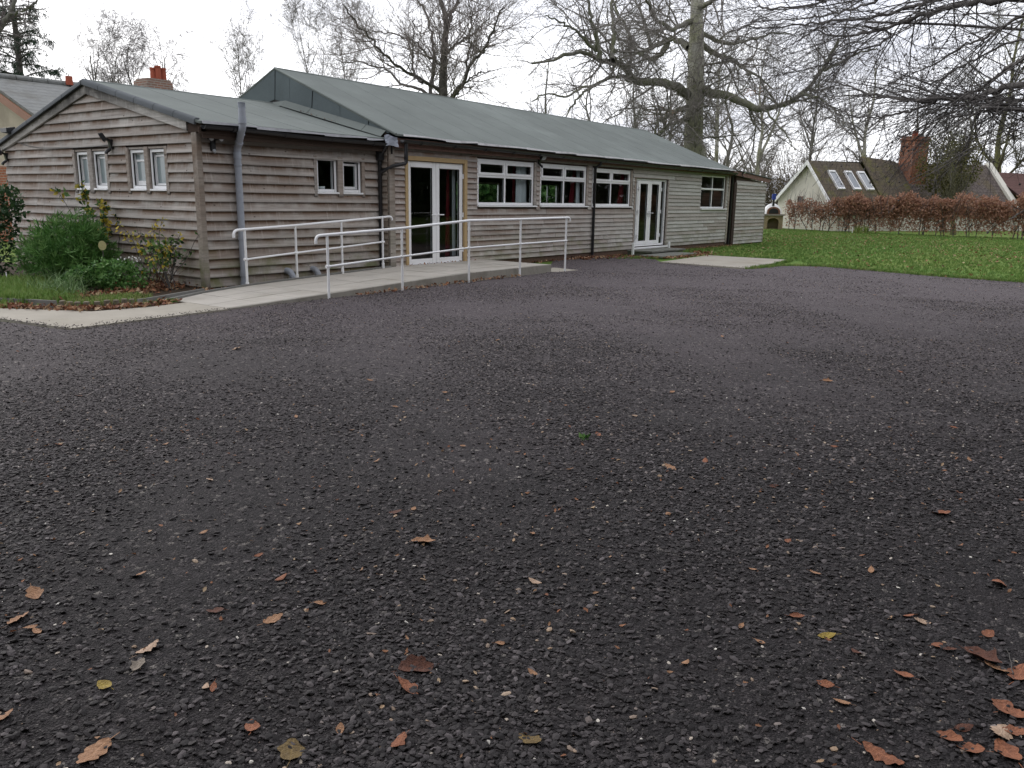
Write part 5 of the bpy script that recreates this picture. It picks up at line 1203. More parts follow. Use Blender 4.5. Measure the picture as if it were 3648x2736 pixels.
over, overP = limbs_tree('overhanging_tree', otr+fixed, (TX, TY, 0), 'bare beech whose long drooping branches reach in from the right over the lawn', BARK_MID, TWIG_D, TWIG_D, LV_OVER, 23, .3, K=40, jit=.012)
# dark husks and buds on its twigs
tips = overP[:, -1]; rng = np.random.default_rng(5)
sel = rng.choice(len(tips), min(len(tips), 1500), replace=False)
sel = sel[rng.uniform(0, 1, len(sel)) < .75]
C = tips[sel]; oc = np.array([(1, 0, 0), (-1, 0, 0), (0, 1, 0), (0, -1, 0), (0, 0, 1), (0, 0, -1)], float)
sz = rng.uniform(.007, .017, len(C))
V = (C[:, None, :]+oc[None]*sz[:, None, None]).reshape(-1, 3)
t8 = np.array([(0, 2, 4), (2, 1, 4), (1, 3, 4), (3, 0, 4), (2, 0, 5), (1, 2, 5), (3, 1, 5), (0, 3, 5)])
F = (t8[None]+6*np.arange(len(C))[:, None, None]).reshape(-1, 3)
link('seed_husks', np_mesh('husks', V, None, F), TWIG_D, over, 'stuff')

LV_L = [dict(per_m=2.0, lmean=1.6, ang=45, tmin=.2, k=6, wig=.14, trop=(0, 0, .0), rfac=.5, rmax=.03, rend=.3, sides=4),
        dict(per_m=2.6, lmean=.8, ang=45, tmin=.1, k=4, wig=.18, trop=(0, 0, -.03), rfac=.6, rmax=.016, rend=.4, rmin=.007, sides=3),
        dict(per_m=4, lmean=.4, ang=45, tmin=.1, k=3, wig=.2, trop=(0, 0, -.05), rfac=.7, rmax=.009, rend=.5, rmin=.006, sides=3)]
l0 = LEFT[0][0][0]
lt_, ltP = limbs_tree('ash_tree', LEFT, (l0[0]-.8, l0[1]+.6, 0), 'pale bare tree whose forked branch leans in at the upper left edge over the conifer', BARK_PALE, BARK_PALE, TWIG_B, LV_L, 24, .3)

# birches and others behind the annexe
GB = 'birches behind the annexe'
generic_tree('birch_tree', (24.5, 47.5, 0), 8.9, 2.9, 'slender bare birch standing leftmost of the birches above the annexe ridge', BARK_PALE, TWIG_B, 31, .13, 16, .09, (-.3, .2), .45, 1.15, .05, GB, fork=4)
generic_tree('birch_tree', (25.3, 47.2, 0), 8.7, 2.9, 'bare birch between the leftmost birch and the weeping pair left of the brick chimney', BARK_PALE, TWIG_B, 32, .12, 16, .09, (.3, -.2), .45, 1.15, .06, GB, fork=4)
generic_tree('birch_tree', (27.0, 48.0, 0), 8.9, 3.0, 'weeping bare birch directly left of the brick chimney', BARK_PALE, TWIG_B, 33, .12, 18, .06, (-.2, .3), .4, 1.3, .24, GB, fork=4)
generic_tree('birch_tree', (29.0, 48.4, 0), 9.6, 3.0, 'tallest weeping bare birch directly behind the brick chimney pots', BARK_PALE, TWIG_B, 34, .12, 18, .06, (.2, 0), .4, 1.3, .26, GB, fork=4)
# low scrub of long wands behind the hall gable
GS = 'young bare trees behind the hall roof'
for i, (x, y, h, lab) in enumerate(((35.7, 49.1, 11.3, 'young bare tree of long thin wands left of the peak of the hall roof'), (38.4, 45.5, 11.8, 'young bare tree of long thin wands just right of the peak of the hall roof'), (39.8, 43.6, 11.0, 'young bare tree of fine wands between the hall roof peak and the dark tree'))):
    generic_tree('young_tree', (x, y, 0), h, 3.2, lab, BARK_PALE, TWIG, 40+i, .09, 18, .09, (-.5, .3), .3, 1.0, 0, GS, .008, 36, fork=8)
GW_ = 'bare woodland trees beyond the hall'
wood_spots = [(49.5, 34.2, 11.0, 2.8, 'bare woodland tree showing above the ridge between the dark tree and the huge mossy one'), (51.5, 31.8, 10.0, 2.7, 'bare woodland tree low over the ridge left of the huge mossy trunk'), (53.5, 29.6, 10.6, 2.8, 'bare woodland tree directly left of the huge mossy trunk at the ridge end'),
              (54.5, 20.6, 10.6, 3.2, 'bare tree with upright forked trunk standing behind the lean-to roof'), (62, 31, 12, 3.4, 'bare woodland tree seen between the huge mossy trunk and the lean-to tree'), (66, 27.5, 12, 3.4, 'bare woodland tree behind the left gable of the cottage'), (80, 25.5, 13.5, 3.8, 'bare woodland tree above the mossy cottage ridge left of the skylights'),
              (84, 21.6, 13, 3.7, 'bare woodland tree above the middle of the cottage ridge'), (90, 18.8, 13.5, 3.9, 'bare woodland tree directly left of the red cottage chimney'), (94, 14.5, 14, 4.0, 'bare woodland tree right of the red cottage chimney'), (97, 8.5, 14, 4.2, 'bare woodland tree behind the red-brown outbuilding roof'), (72, 31, 12.5, 3.5, 'bare woodland tree far behind the pizza oven')]
protos = []
for i, (x, y, h, sp, lab) in enumerate(wood_spots):
    if i < 4:
        protos.append(generic_tree('woodland_tree', (x, y, 0), h, sp, lab, BARK_PALE if i != 3 else BARK_BIG, TWIG, 60+i, .17 if i != 3 else .2, 13, .08, (0, 0), .25, .95, .03, GW_, fork=3 if i != 3 else 2))
    else:
        c = copy_tree(protos[i % 4]); c.location = (x, y, 0); c.rotation_euler = (0, 0, 1.3*i); s_ = h/(11.0, 10.0, 10.6, 10.0)[i % 4]; c.scale = (s_*1.05, s_*1.05, s_)
        c['label'] = lab
generic_tree('lime_tree', (68.6, 8.4, 0), 15, 4.6, 'tall lichen-green trunked bare tree standing at the right edge behind the outbuilding', BARK_LIME, TWIG_G, 80, .25, 15, .05, (0, 0), .2, 1.0, .02, None, .008, 60)
generic_tree('apple_tree', (50.2, 7.9, 0), 5.4, 2.1, 'small yellow-green lichened tree with several stems in front of the cottage roof', BARK_LIME, leaf_mat('x', [(.2, .2, .08)]) if False else TWIG_G, 81, .11, 15, .10, (-.5, .5), .2, 1.5, 0, None, .007, 42, fork=5)
# ivy-clad stump of foliage beside the chimney
IVY = leaf_mat('olive_ivy_leaf', [(.06, .065, .015), (.12, .115, .03), (.17, .15, .05), (.09, .085, .03)], .6, .2)
rng = np.random.default_rng(8)
iv = thing('ivy_tree', (55.8, 9.4, 0), 'olive-brown ivy-covered bushy tree right beside the red cottage chimney', 'tree')
st_, _ = stems('trunk', [(55.8, 9.4, 0)], [(55.8, 9.4, 4.6)], .16, BARK_PALE, iv, rng, .03, 6, 8)
C = blob(4600, (55.8, 9.4, 3.6), (1.3, 1.45, 2.0), rng, .35, 9); V, F = leaves(C, rng.uniform(.10, .18, len(C)), .75, rng)
foliage('crown', V, F, rng.uniform(0, 1, len(C)), IVY, iv)

# cedar behind the neighbour's roof
NEEDLE = leaf_mat('dark_conifer_needle', [(.012, .03, .018), (.02, .045, .026), (.035, .06, .03)], .6, .1)
rng = np.random.default_rng(9)
cd = thing('cedar_tree', (18.2, 42.3, 0), 'dark drooping conifer above the grey roof at the left edge', 'tree')
_, tp = stems('trunk', [(18.2, 42.3, 0)], [(18.5, 42.2, 10.4)], .22, BARK_MID, cd, rng, .02, 8, 9)
bs, ds, ls = [], [], []
for k in range(54):
    tier = k//6; z = 4.9+tier*.58+rng.normal(0, .07); a = rng.uniform(0, 2*np.pi)
    bs.append((18.3, 42.25, z)); ds.append((np.cos(a), np.sin(a), .34)); ls.append(rng.uniform(.55, 1.15)*(.7+(10.4-z)*.52))
P = curve_batch(np.array(bs), np.array(ds), np.array(ls), 8, .06, (0, 0, -.07), rng)
V, F = tubes(P, np.full((54, 9), .035)*np.linspace(1, .3, 9), 4); link('limbs', np_mesh('limbs', V, F), BARK_MID, cd)
P2, R2 = spawn(P, np.full((54, 9), .02), 6, .6, 55, .2, 4, .08, (0, 0, -.10), rng)
C = P2[:, 1:].reshape(-1, 3); C = np.repeat(C, 8, 0)+rng.normal(0, .03, (len(C)*8, 3))
V, F = leaves(C, rng.uniform(.12, .24, len(C)), .14, rng, np.array([0, 0, -.9]), .1, .8); foliage('crown', V, F, rng.uniform(0, 1, len(C)), NEEDLE, cd)

# brown thicket far beyond the lawn
rng = np.random.default_rng(10)
THK = leaf_mat('far_thicket', [(.11, .085, .055), (.15, .12, .08), (.11, .10, .05), (.17, .12, .08)], .9, .1)
n = 60000; t = rng.uniform(0, 1, n); hgt = rng.beta(1.1, 2.0, n)*(4.4+1.6*np.sin(t*23)+1.0*np.sin(t*61))
C = np.stack([64+38*t+rng.normal(0, 1.6, n), 42-44*t+rng.normal(0, 1.6, n), hgt], 1)
V, F = leaves(C, rng.uniform(.12, .34, n), .24, rng, np.array([0, 0, .9]))
ns = 2600; t = rng.uniform(0, 1, ns); S = np.stack([64+38*t+rng.normal(0, 1.8, ns), 42-44*t+rng.normal(0, 1.8, ns), np.zeros(ns)], 1)
P = curve_batch(S, np.stack([rng.normal(0, .35, ns), rng.normal(0, .35, ns), np.ones(ns)], 1), rng.uniform(2.0, 6.5, ns)*(1+.25*np.sin(t*23)), 6, .14, (0, 0, .03), rng); R = np.full((ns, 7), .03)*np.linspace(1, .4, 7)
P2, R2 = spawn(P, R, 1.2, 1.3, 40, .2, 4, .16, (0, 0, .05), rng, .6, .02, .5, .012)
vv, ff = join([(V, F), tubes(P, R, 3), tubes(P2, R2, 3)]); me = np_mesh('thicket', vv, ff); add_tint(me, np.concatenate([np.repeat(rng.uniform(0, 1, n), 4), rng.uniform(0, .6, len(vv)-4*n)]))
tag(link('far_thicket', me, THK, None, 'stuff'), 'brown far-off thicket of bare scrub behind the oven and the cottage', 'thicket')

# tall unseen evergreen belt, added to darken pane reflections and shade the near gravel
rng = np.random.default_rng(41)
EVG = leaf_mat('added_evergreen_belt', [(.012, .028, .012), (.022, .045, .018), (.035, .06, .022), (.05, .06, .03)], .7, .05)
n = 52000; t = rng.uniform(0, 1, n); px_ = np.interp(t, [0, .15, .25, .36, .8, 1], [-13, -6, 2, 14, 64, 73]); py_ = np.interp(t, [0, .15, .25, .36, .8, 1], [14, -3, -9, -15, -27, -1])
hh = 9+1.5*np.sin(t*37)+1.2*np.sin(t*91+1)
C = np.stack([px_+rng.normal(0, 1.0, n), py_+rng.normal(0, 1.0, n), rng.uniform(0, 1, n)**.9*hh], 1)
V, F = leaves(C, rng.uniform(.5, 1.1, n), .5, rng, np.array([0, 0, .2])); me = np_mesh('belt', V, F); add_tint(me, np.repeat(rng.uniform(0, 1, n), 4))
tag(link('added_evergreen_belt', me, EVG, None, 'stuff'), 'unseen evergreen belt added to darken the pane reflections and the near gravel', 'trees')

# ---- copper beech hedge
hd = thing('beech_hedge', (47, 10, 0), 'long copper-leaved beech hedge along the far side of the lawn', 'hedge')
rng = np.random.default_rng(12)
A0, A1 = np.array([48.65, 16.5]), np.array([45.6, -1.5])
hdir = (A1-A0)/np.linalg.norm(A1-A0); hn = np.array([hdir[1], -hdir[0]]); HL = np.linalg.norm(A1-A0)
sx = np.sort(rng.uniform(.2, HL, 62)); 
bs = np.stack([A0[0]+hdir[0]*sx, A0[1]+hdir[1]*sx, np.zeros(62)], 1); tops = bs+np.stack([rng.normal(0, .12, 62), rng.normal(0, .2, 62), rng.uniform(1.2, 1.9, 62)], 1)
for i in range(62):
    o, P = stems('stem', [bs[i]], [tops[i]], rng.uniform(.016, .032), BARK_MID, hd, rng, .08, 6, 6)
P = curve_batch(np.repeat(bs, 5, 0)+np.stack([np.zeros(310), np.zeros(310), rng.uniform(.2, 1.1, 310)], 1), np.stack([rng.normal(0, .6, 310), rng.normal(0, .6, 310), np.ones(310)], 1), rng.uniform(.5, 1.3, 310), 5, .16, (0, 0, .05), rng)
V, F = tubes(P, np.full((310, 6), .012)*np.linspace(1, .4, 6), 4); link('branches', np_mesh('branches', V, F), BARK_MID, hd, 'stuff')
n = 74000; s = rng.uniform(0, HL, n)
dens = np.interp(s, [0, 2.2, 3.2, 5, 8.2, 9.5, 14, HL], [.34, .34, .7, 1, 1, .8, .95, 1])
clump = .55+.45*np.sin(s*5.1+1)*np.sin(s*2.3)
topz = 1.95+.13*np.sin(s*2.1)+.12*np.sin(s*4.7+1)+.10*np.sin(s*11)+np.interp(s, [0, 3, 5, 7], [-.45, -.15, .0, .0])
zr = rng.beta(1.75, 1.25, n); z = .1+zr*(topz-.1)
keep = rng.uniform(0, 1, n) < dens*(.35+.65*clump)*np.where(zr < .42, .5, 1.0)
w = rng.normal(0, .2, n)*(.6+.5*zr)
C = np.stack([A0[0]+hdir[0]*s+hn[0]*w, A0[1]+hdir[1]*s+hn[1]*w, z], 1)[keep]
V, F = leaves(C, rng.uniform(.08, .14, len(C)), .62, rng); foliage('foliage', V, F, rng.uniform(0, 1, len(C)), DRYLEAF, hd)
# sparse twiggy tops at its left end
n = 420; s = rng.uniform(0, 5, n); C = np.stack([A0[0]+hdir[0]*s+rng.normal(0, .15, n), A0[1]+hdir[1]*s+rng.normal(0, .15, n), 1.25+rng.uniform(0, 1.0, n)], 1)
P = curve_batch(C[:120]-np.array([0, 0, .5]), np.stack([rng.normal(0, .35, 120), rng.normal(0, .35, 120), np.ones(120)], 1), rng.uniform(.5, 1.1, 120), 4, .12, (0, 0, 0), rng)
V, F = tubes(P, np.full((120, 5), .011)*np.linspace(1, .4, 5), 3); link('branches', np_mesh('twigs', V, F), BARK_MID, hd, 'stuff')
# a thin white cane and a clump of strap leaves at the foot of the hedge
STRAP = leaf_mat('strap_leaf', [(.10, .17, .03), (.18, .24, .05), (.22, .25, .07)], .5, .2)
pl = thing('strap_plant', (47.0, 11.8, 0), 'small clump of light green strap leaves at the foot of the copper hedge', 'plant')
C = np.stack([rng.normal(47.0, .12, 70), rng.normal(11.8, .25, 70), np.zeros(70)], 1); V, F = leaves(C, rng.uniform(.3, .55, 70), .09, rng, np.array([0, 0, 2.2])); foliage('leaves', V, F, rng.uniform(0, 1, 70), STRAP, pl)
t = MB(); t.box(46.75, 46.79, 12.2, 12.24, 0, .3); tag(t.build('plant_marker', UPVC), 'thin white marker stick beside the strap-leaved plant at the hedge', 'marker')

# ------------------------------------------------------------------ the planted bed
GRN = leaf_mat('fresh_green_leaf', [(.035, .10, .024), (.065, .165, .036), (.115, .24, .06), (.20, .33, .11)], .5, .25)
DGRN = leaf_mat('dark_green_leaf', [(.015, .045, .018), (.03, .075, .025), (.05, .10, .03)], .45, .2)
LGRN = leaf_mat('light_green_leaf', [(.07, .15, .04), (.12, .21, .06), (.18, .26, .09)], .5, .25)
YEL = leaf_mat('yellow_autumn_leaf', [(.55, .40, .04), (.62, .48, .08), (.40, .36, .06), (.50, .42, .12)], .6, .3)
rng = np.random.default_rng(14)
sh = thing('needle_leaved_shrub', (6.75, 14.6, 0), 'big rounded bright green shrub with narrow whorled leaves against the gable wall', 'shrub')
C = np.concatenate([blob(760, (6.72, 14.70, .42), (.50, .82, .48), rng, .25, 16), blob(330, (6.85, 14.05, .32), (.42, .48, .40), rng, .3, 9), np.array([6.74, 14.6, .2])+nrm_(np.abs(rng.normal(0, 1, (150, 3)))*np.array([1, 1, 1])*rng.choice([-1, 1], (150, 3))*[1, 1, 0]+np.abs(rng.normal(0, 1, (150, 3)))*[0, 0, 1])*rng.uniform(.95, 1.25, (150, 1))*[.56, .95, .74]])
ax = np.repeat(nrm_(C-np.array([6.75, 14.5, .2]))*.9+np.array([0, 0, .35]), 11, 0)
CC = np.repeat(C, 11, 0)+rng.normal(0, .012, (len(C)*11, 3))
V, F = leaves(CC, rng.uniform(.09, .19, len(CC)), .12, rng, ax, .2, .95); foliage('foliage', V, F, np.clip(np.repeat(rng.uniform(0, 1, len(C)), 11)*.7+rng.uniform(0, .4, len(CC)), 0, 1), GRN, sh)
b = np.tile([6.78, 14.6, 0], (26, 1))+rng.normal(0, .1, (26, 3))*[1, 1, 0]; stems('stems', b, C[rng.choice(len(C), 26)], .012, BARK_MID, sh, rng)
sh = thing('dark_shrub', (5.9, 16.1, 0), 'tall dark broad-leaved shrub at the left edge in front of the brick', 'shrub')
C = np.concatenate([blob(1900, (6.0, 16.2, .85), (.62, .8, .95), rng, .5, 9), blob(700, (6.3, 15.85, 1.25), (.45, .5, .45), rng, .4, 7)])
V, F = leaves(C, rng.uniform(.06, .11, len(C)), .55, rng, np.array([0, 0, .2])); foliage('foliage', V, F, rng.uniform(0, 1, len(C)), DGRN, sh)
b = np.tile([6.0, 16.1, 0], (14, 1))+rng.normal(0, .08, (14, 3))*[1, 1, 0]; stems('stems', b, C[rng.choice(len(C), 14)], .014, BARK_MID, sh, rng)
sh = thing('leafy_clump', (6.45, 12.75, 0), 'low light green leafy clump with small white flowers in the middle of the bed', 'plant')
C = np.concatenate([blob(1700, (6.55, 12.65, .22), (.38, .50, .30), rng, .45, 9), blob(900, (6.25, 13.1, .18), (.3, .35, .24), rng, .45, 7)])
V, F = leaves(C, rng.uniform(.04, .075, len(C)), .6, rng, np.array([0, 0, .35])); foliage('foliage', V, F, rng.uniform(0, 1, len(C)), GRN, sh)
n = 26; C = np.concatenate([blob(n, (6.72, 12.5, .46), (.16, .2, .07), rng, .3)]); V, F = leaves(C, np.full(n, .035), .9, rng, np.array([0, 0, 1.2])); o = foliage('flowers', V, F, rng.uniform(0, 1, n), leaf_mat('white_petal', [(.75, .75, .7), (.8, .8, .78)], .6, .2), sh)
def wand_plant(name, base, n, h, spread, label, leafm, nleaf, lsize, stemm, seed, lean=(0, 0, 0), asp=.6, tmin=.3, r=.008):
    rg = np.random.default_rng(seed); t_ = thing(name, base, label, 'plant')
    b = np.array(base)+rg.normal(0, .03, (n, 3))*[1, 1, 0]
    tops = b+np.stack([rg.normal(lean[0], spread, n), rg.normal(lean[1], spread, n), rg.uniform(.7, 1, n)*h], 1)
    o, P = stems('stems', b, tops, r, stemm, t_, rg, .12, 8, 5)
    P2, R2 = spawn(P, np.full((n, 9), r*.7), 4, .22, 45, tmin, 4, .15, (0, 0, .03), rg, .7, .006, .5, .002)
    V, F = tubes(P2, R2, 3); link('twigs', np_mesh('twigs', V, F), stemm, t_, 'stuff')
    pts = np.concatenate([P2[:, 1:].reshape(-1, 3), P[:, 4:].reshape(-1, 3)]); C = pts[rg.choice(len(pts), nleaf)]+rg.normal(0, .012, (nleaf, 3))
    ms = leafm if isinstance(leafm, list) else [leafm]
    for k, m in enumerate(ms):
        c = C[k::len(ms)]; V, F = leaves(c, rg.uniform(.7, 1.2, len(c))*lsize, asp, rg, np.array([0, 0, -.1])); foliage('foliage', V, F, rg.uniform(0, 1, len(c)), m, t_)
    return t_
wand_plant('climbing_rose', (7.35, 14.55, 0), 6, 1.75, .26, 'yellow-leaved climbing rose with bare stems below the left window pair', [YEL, DGRN, YEL, LGRN], 420, .10, BARK_MID, 3, (0, .25, 0), .65, .45)
wand_plant('yellow_shrub', (7.25, 12.85, 0), 7, 1.15, .26, 'thin shrub with bright yellow leaves in front of the gable boards', [YEL], 120, .08, BARK_MID, 4, (0, .05, 0), .5, .5)
wand_plant('sapling', (7.1, 11.98, 0), 6, .95, .16, 'multi-stemmed sapling with lime and yellow leaves nearest the corner post', [LGRN, LGRN, YEL], 200, .075, BARK_MID, 5, (-.05, .15, 0), .7, .5)
wand_plant('small_shrub', (7.3, 12.4, 0), 6, .95, .2, 'small green-leaved shrub between the yellow one and the sapling', [LGRN, DGRN], 150, .075, BARK_MID, 6, (0, 0, 0), .65, .4)
REDTW = bark('red_dry_stem', (.17, .085, .06))
wand_plant('dry_stems', (7.3, 12.65, 0), 26, .7, .22, 'tangle of dry red-brown stems along the foot of the gable boards', [DRYLEAF], 60, .04, REDTW, 7, (0, -.1, 0), .4, .4, .004)
BLADE = leaf_mat('variegated_blade', [(.10, .19, .06), (.20, .29, .13), (.09, .18, .05)], .5, .2)
og = thing('ornamental_grass', (5.65, 12.55, 0), 'grey-green tufted ornamental grass at the front of the bed', 'plant')
n = 420; C = np.stack([rng.normal(5.65, .16, n), rng.normal(12.6, .28, n), np.full(n, .02)], 1)
D = np.stack([rng.normal(-.15, .45, n), rng.normal(0, .5, n), np.ones(n)], 1); P = curve_batch(C, D, rng.uniform(.25, .48, n), 5, .05, (0, 0, -.26), rng)
wv = nrm_(np.cross(P[:, -1]-P[:, 0], np.array([0, 0, 1.])))[:, None, :]*(.006*np.linspace(1, .15, 6))[None, :, None]
V = np.stack([P-wv, P+wv], 2).reshape(-1, 3); bidx = (np.arange(n)[:, None]*6+np.arange(5)[None])*2; F = np.stack([bidx, bidx+1, bidx+3, bidx+2], -1).reshape(-1, 4)
foliage('blades', V, F, rng.uniform(0, 1, n), BLADE, og, 12)
dk = thing('garden_disc', (6.75, 13.35, 0), 'round pale yellow ornamental disc on a thin stake in the bed', 'ornament')
t = MB(); t.tube([(6.75, 13.35, 0), (6.75, 13.35, .58)], .007, 6); t.build('stake', BARK_MID, dk)
t = MB()
pr = [(6.75+.06*math.cos(a)*.89, 13.35-.06*math.cos(a)*.45, .66+.075*math.sin(a)) for a in [2*math.pi*k/18 for k in range(18)]]
t.prism(pr, (0, 0, 0), (-.008, -.016, 0)); t.build('disc', plain('disc_yellow', (.55, .50, .25), .7, .3, .2, 30), dk)
fl = thing('pink_flower', (6.3, 15.0, 0), 'single pinkish white flower low in front of the big green shrub', 'flower')
stems('stem', [(6.3, 15.0, 0)], [(6.15, 14.95, .30)], .005, BARK_LIME, fl, rng)
C = blob(46, (6.13, 14.93, .31), (.05, .07, .06), rng, .3, 3); V, F = leaves(C, np.full(46, .05), .8, rng); foliage('petals', V, F, rng.uniform(0, 1, 46), leaf_mat('pink_petal', [(.8, .72, .72), (.75, .5, .52), (.8, .76, .74)], .6, .2), fl)
t = MB(); t.box(5.93, 5.935, 15.0, 15.03, 0, .17); tag(t.build('plant_label', UPVC), 'small white plant label stuck in the grass at the left edge', 'label')
# low thing: shrubs seen through the rear windows of the hall
sh = thing('garden_bush', (27, 21.2, 0), 'wide green bush behind the hall seen through its rear windows', 'shrub')
C = np.concatenate([blob(6000, (24.6, 20.0, 1.3), (2.6, .9, 1.9), rng, .3, 9), blob(6000, (29.6, 20.2, 1.3), (3.0, .9, 1.9), rng, .3, 9)]); V, F = leaves(C, rng.uniform(.2, .34, len(C)), .6, rng); foliage('foliage', V, F, rng.uniform(0, 1, len(C)), GRN, sh)

# ================================================================== GROUND
def und(x, y):      # gentle unevenness of the gravel, always 2..24 mm
    return .012+.0042*(np.sin(x*1.9+.7*np.sin(y*1.3))+np.sin(y*2.3+1.1*np.sin(x*.9)))+.0025*np.sin(x*5.1+y*3.7)
GCOL = NB('gravel_bed', .8, .2)
def build_gravel_mat(m):
    # canopy shade and vignetting painted into the near stone, purplish chippings beyond, dirt patches
    v = m.co('Object'); o = m.sep(v)
    big_ = m.noise(v, .55, 5, .6); mid_ = m.noise(v, 2.4, 4, .6); fine = m.noise(v, 210, 3, .6)
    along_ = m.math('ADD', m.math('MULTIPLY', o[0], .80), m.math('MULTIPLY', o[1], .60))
    zone = m.rng(m.math('ADD', along_, m.math('MULTIPLY', m.math('SUBTRACT', big_, .5), 7.0)), 3.2, 12.5)  # falloff of the painted near shade, broken up by noise
    def cells(sc):
        vo = m.n('ShaderNodeTexVoronoi', feature='F1'); m.l(v, vo.inputs['Vector']); vo.inputs['Scale'].default_value = sc
        return m.sep(vo.outputs['Color'])[0], vo.outputs['Distance']
    c1, d1 = cells(118); c2, d2 = cells(48)
    st = lambda k: [(0, (.010*k, .0088*k, .0088*k)), (.42, (.022*k, .019*k, .0195*k)), (.74, (.042*k, .036*k, .0375*k)), (.90, (.075*k, .065*k, .067*k)), (.97, (.15*k, .13*k, .125*k)), (1, (.32*k, .29*k, .26*k))]
    a = m.mix(m.math('GREATER_THAN', c2, .62), m.ramp(c1, st(1.0)), m.ramp(c2, st(1.0)))
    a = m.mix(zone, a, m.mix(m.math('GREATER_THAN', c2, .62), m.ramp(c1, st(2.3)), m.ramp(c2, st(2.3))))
    a = m.mix(m.rng(d1, .30, .62, 0, .7), a, (.012, .010, .0105))
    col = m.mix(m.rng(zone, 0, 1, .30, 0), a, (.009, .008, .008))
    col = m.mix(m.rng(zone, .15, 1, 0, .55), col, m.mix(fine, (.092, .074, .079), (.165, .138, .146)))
    dirt = m.math('MULTIPLY', m.rng(mid_, .48, .66), m.rng(big_, .35, .62, .25, 1))
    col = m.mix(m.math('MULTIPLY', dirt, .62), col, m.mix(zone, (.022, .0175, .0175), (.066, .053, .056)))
    m.color(col)
    h = m.math('ADD', m.math('ADD', m.math('MULTIPLY', d1, -.6), m.math('MULTIPLY', d2, -.5)), m.math('MULTIPLY', fine, .35))
    m.bump(h, .9, .012)
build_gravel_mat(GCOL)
SOIL = plain('dark_soil', (.06, .045, .032), .95, .1, .3, 5, .5, (.035, .025, .018))
def lawn_mat():
    m = NB('lawn_turf', .9, .1); v = m.co('Object')
    n1 = m.noise(v, .35, 5, .6); n2 = m.noise(v, 6, 5, .65); n3 = m.noise(v, 40, 3, .6)
    col = m.mix(m.rng(n1, .35, .65), (.11, .205, .04), (.18, .235, .055))
    col = m.mix(m.rng(n3, .3, .7, 0, .5), col, (.075, .125, .03))
    col = m.mix(m.math('MULTIPLY', m.rng(n2, .52, .68), m.rng(n1, .4, .6, .15, .8)), col, (.14, .095, .04))
    col = m.mix(m.rng(m.noise(v, .9, 5, .65), .55, .72, 0, .55), col, (.17, .135, .06))
    m.color(col); m.bump(n3, .5, .03); return m.m
LAWN = lawn_mat()
g = MB(); g.poly([(-1500, -1500, -.07), (1500, -1500, -.07), (1500, 1500, -.07), (-1500, 1500, -.07)])
gr = g.build('ground', plain('far_meadow', (.06, .085, .025), .95, .1, .3, .05)); gr['kind'] = 'structure'
g = MB(); g.poly([(-30, -60, -.012), (140, -60, -.012), (140, 90, -.012), (-30, 90, -.012)])
lw = g.build('lawn', LAWN); lw['kind'] = 'structure'
# gravel yard: a star-shaped sheet around the camera
BND = [(-12, -12), (20, -12), (19.6, -4), (19.72, 1.7), (20.0, 3.5), (20.85, 6.1), (20.2, 6.9), (18.5, 7.12), (18.68, 9.0), (18.75, 9.5), (19.6, 9.75), (19.9, 10.3), (20.3, 11.0), (20.4, 11.5), (18, 11.63), (15.0, 11.63), (14.44, 11.6), (14.45, 9.75), (11, 9.68), (8, 9.56), (6.4, 9.49), (4.22, 9.33), (4.02, 10.6), (3.7, 12.6), (1.1, 26), (-12, 26)]
def inside_dist(theta):
    d = np.array([math.cos(theta), math.sin(theta)]); best = 1e9
    for (a, b) in zip(BND, BND[1:]+BND[:1]):
        a = np.array(a, float); e_ = np.array(b)-a; den = d[0]*e_[1]-d[1]*e_[0]
        if abs(den) < 1e-9: continue
        t = (a[0]*e_[1]-a[1]*e_[0])/den; u = (a[0]*d[1]-a[1]*d[0])/den
        if t > 0 and -1e-9 <= u <= 1+1e-9: best = min(best, t)
    return best
NT = 720; NR = 90
th = np.linspace(0, 2*np.pi, NT, endpoint=False)
RB = np.array([inside_dist(t) for t in th])
RBj = RB+.02+.025*np.sin(th*61)+.02*np.sin(th*143+1)+.02*RNG.normal(0, 1, NT)*.6
f = (np.linspace(0, 1, NR+1)**1.5)[1:]
Rg = f[None, :]*RBj[:, None]
X = np.cos(th)[:, None]*Rg; Y = np.sin(th)[:, None]*Rg; Z = und(X, Y)
Z[:, -1] = .0; Z[:, -2] *= .7
V = np.concatenate([[[0, 0, .012]], np.stack([X, Y, Z], -1).reshape(-1, 3)])
i = np.arange(NT)[:, None]; j = np.arange(NR-1)[None]; i2 = (i+1) % NT
F4 = np.stack([1+i*NR+j, 1+i*NR+j+1, 1+i2*NR+j+1, 1+i2*NR+j], -1).reshape(-1, 4)
F3 = np.stack([np.zeros(NT, int), 1+np.arange(NT)*NR, 1+((np.arange(NT)+1) % NT)*NR], -1)
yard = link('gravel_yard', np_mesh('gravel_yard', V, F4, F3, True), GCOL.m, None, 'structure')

# planted bed sheet
g = MB(); bp = [(2.2, 25), (4.02, 13.0), (4.43, 11.6), (5.06, 10.5), (5.8, 10.39), (6.36, 10.46), (6.6, 10.85), (7.62, 11.25), (11.45, 11.46), (11.45, 11.83), (7.6, 11.83), (7.6, 26)]
g.poly([(*p, .012) for p in bp]); bd = g.build('planted_bed', SOIL); bd['kind'] = 'structure'

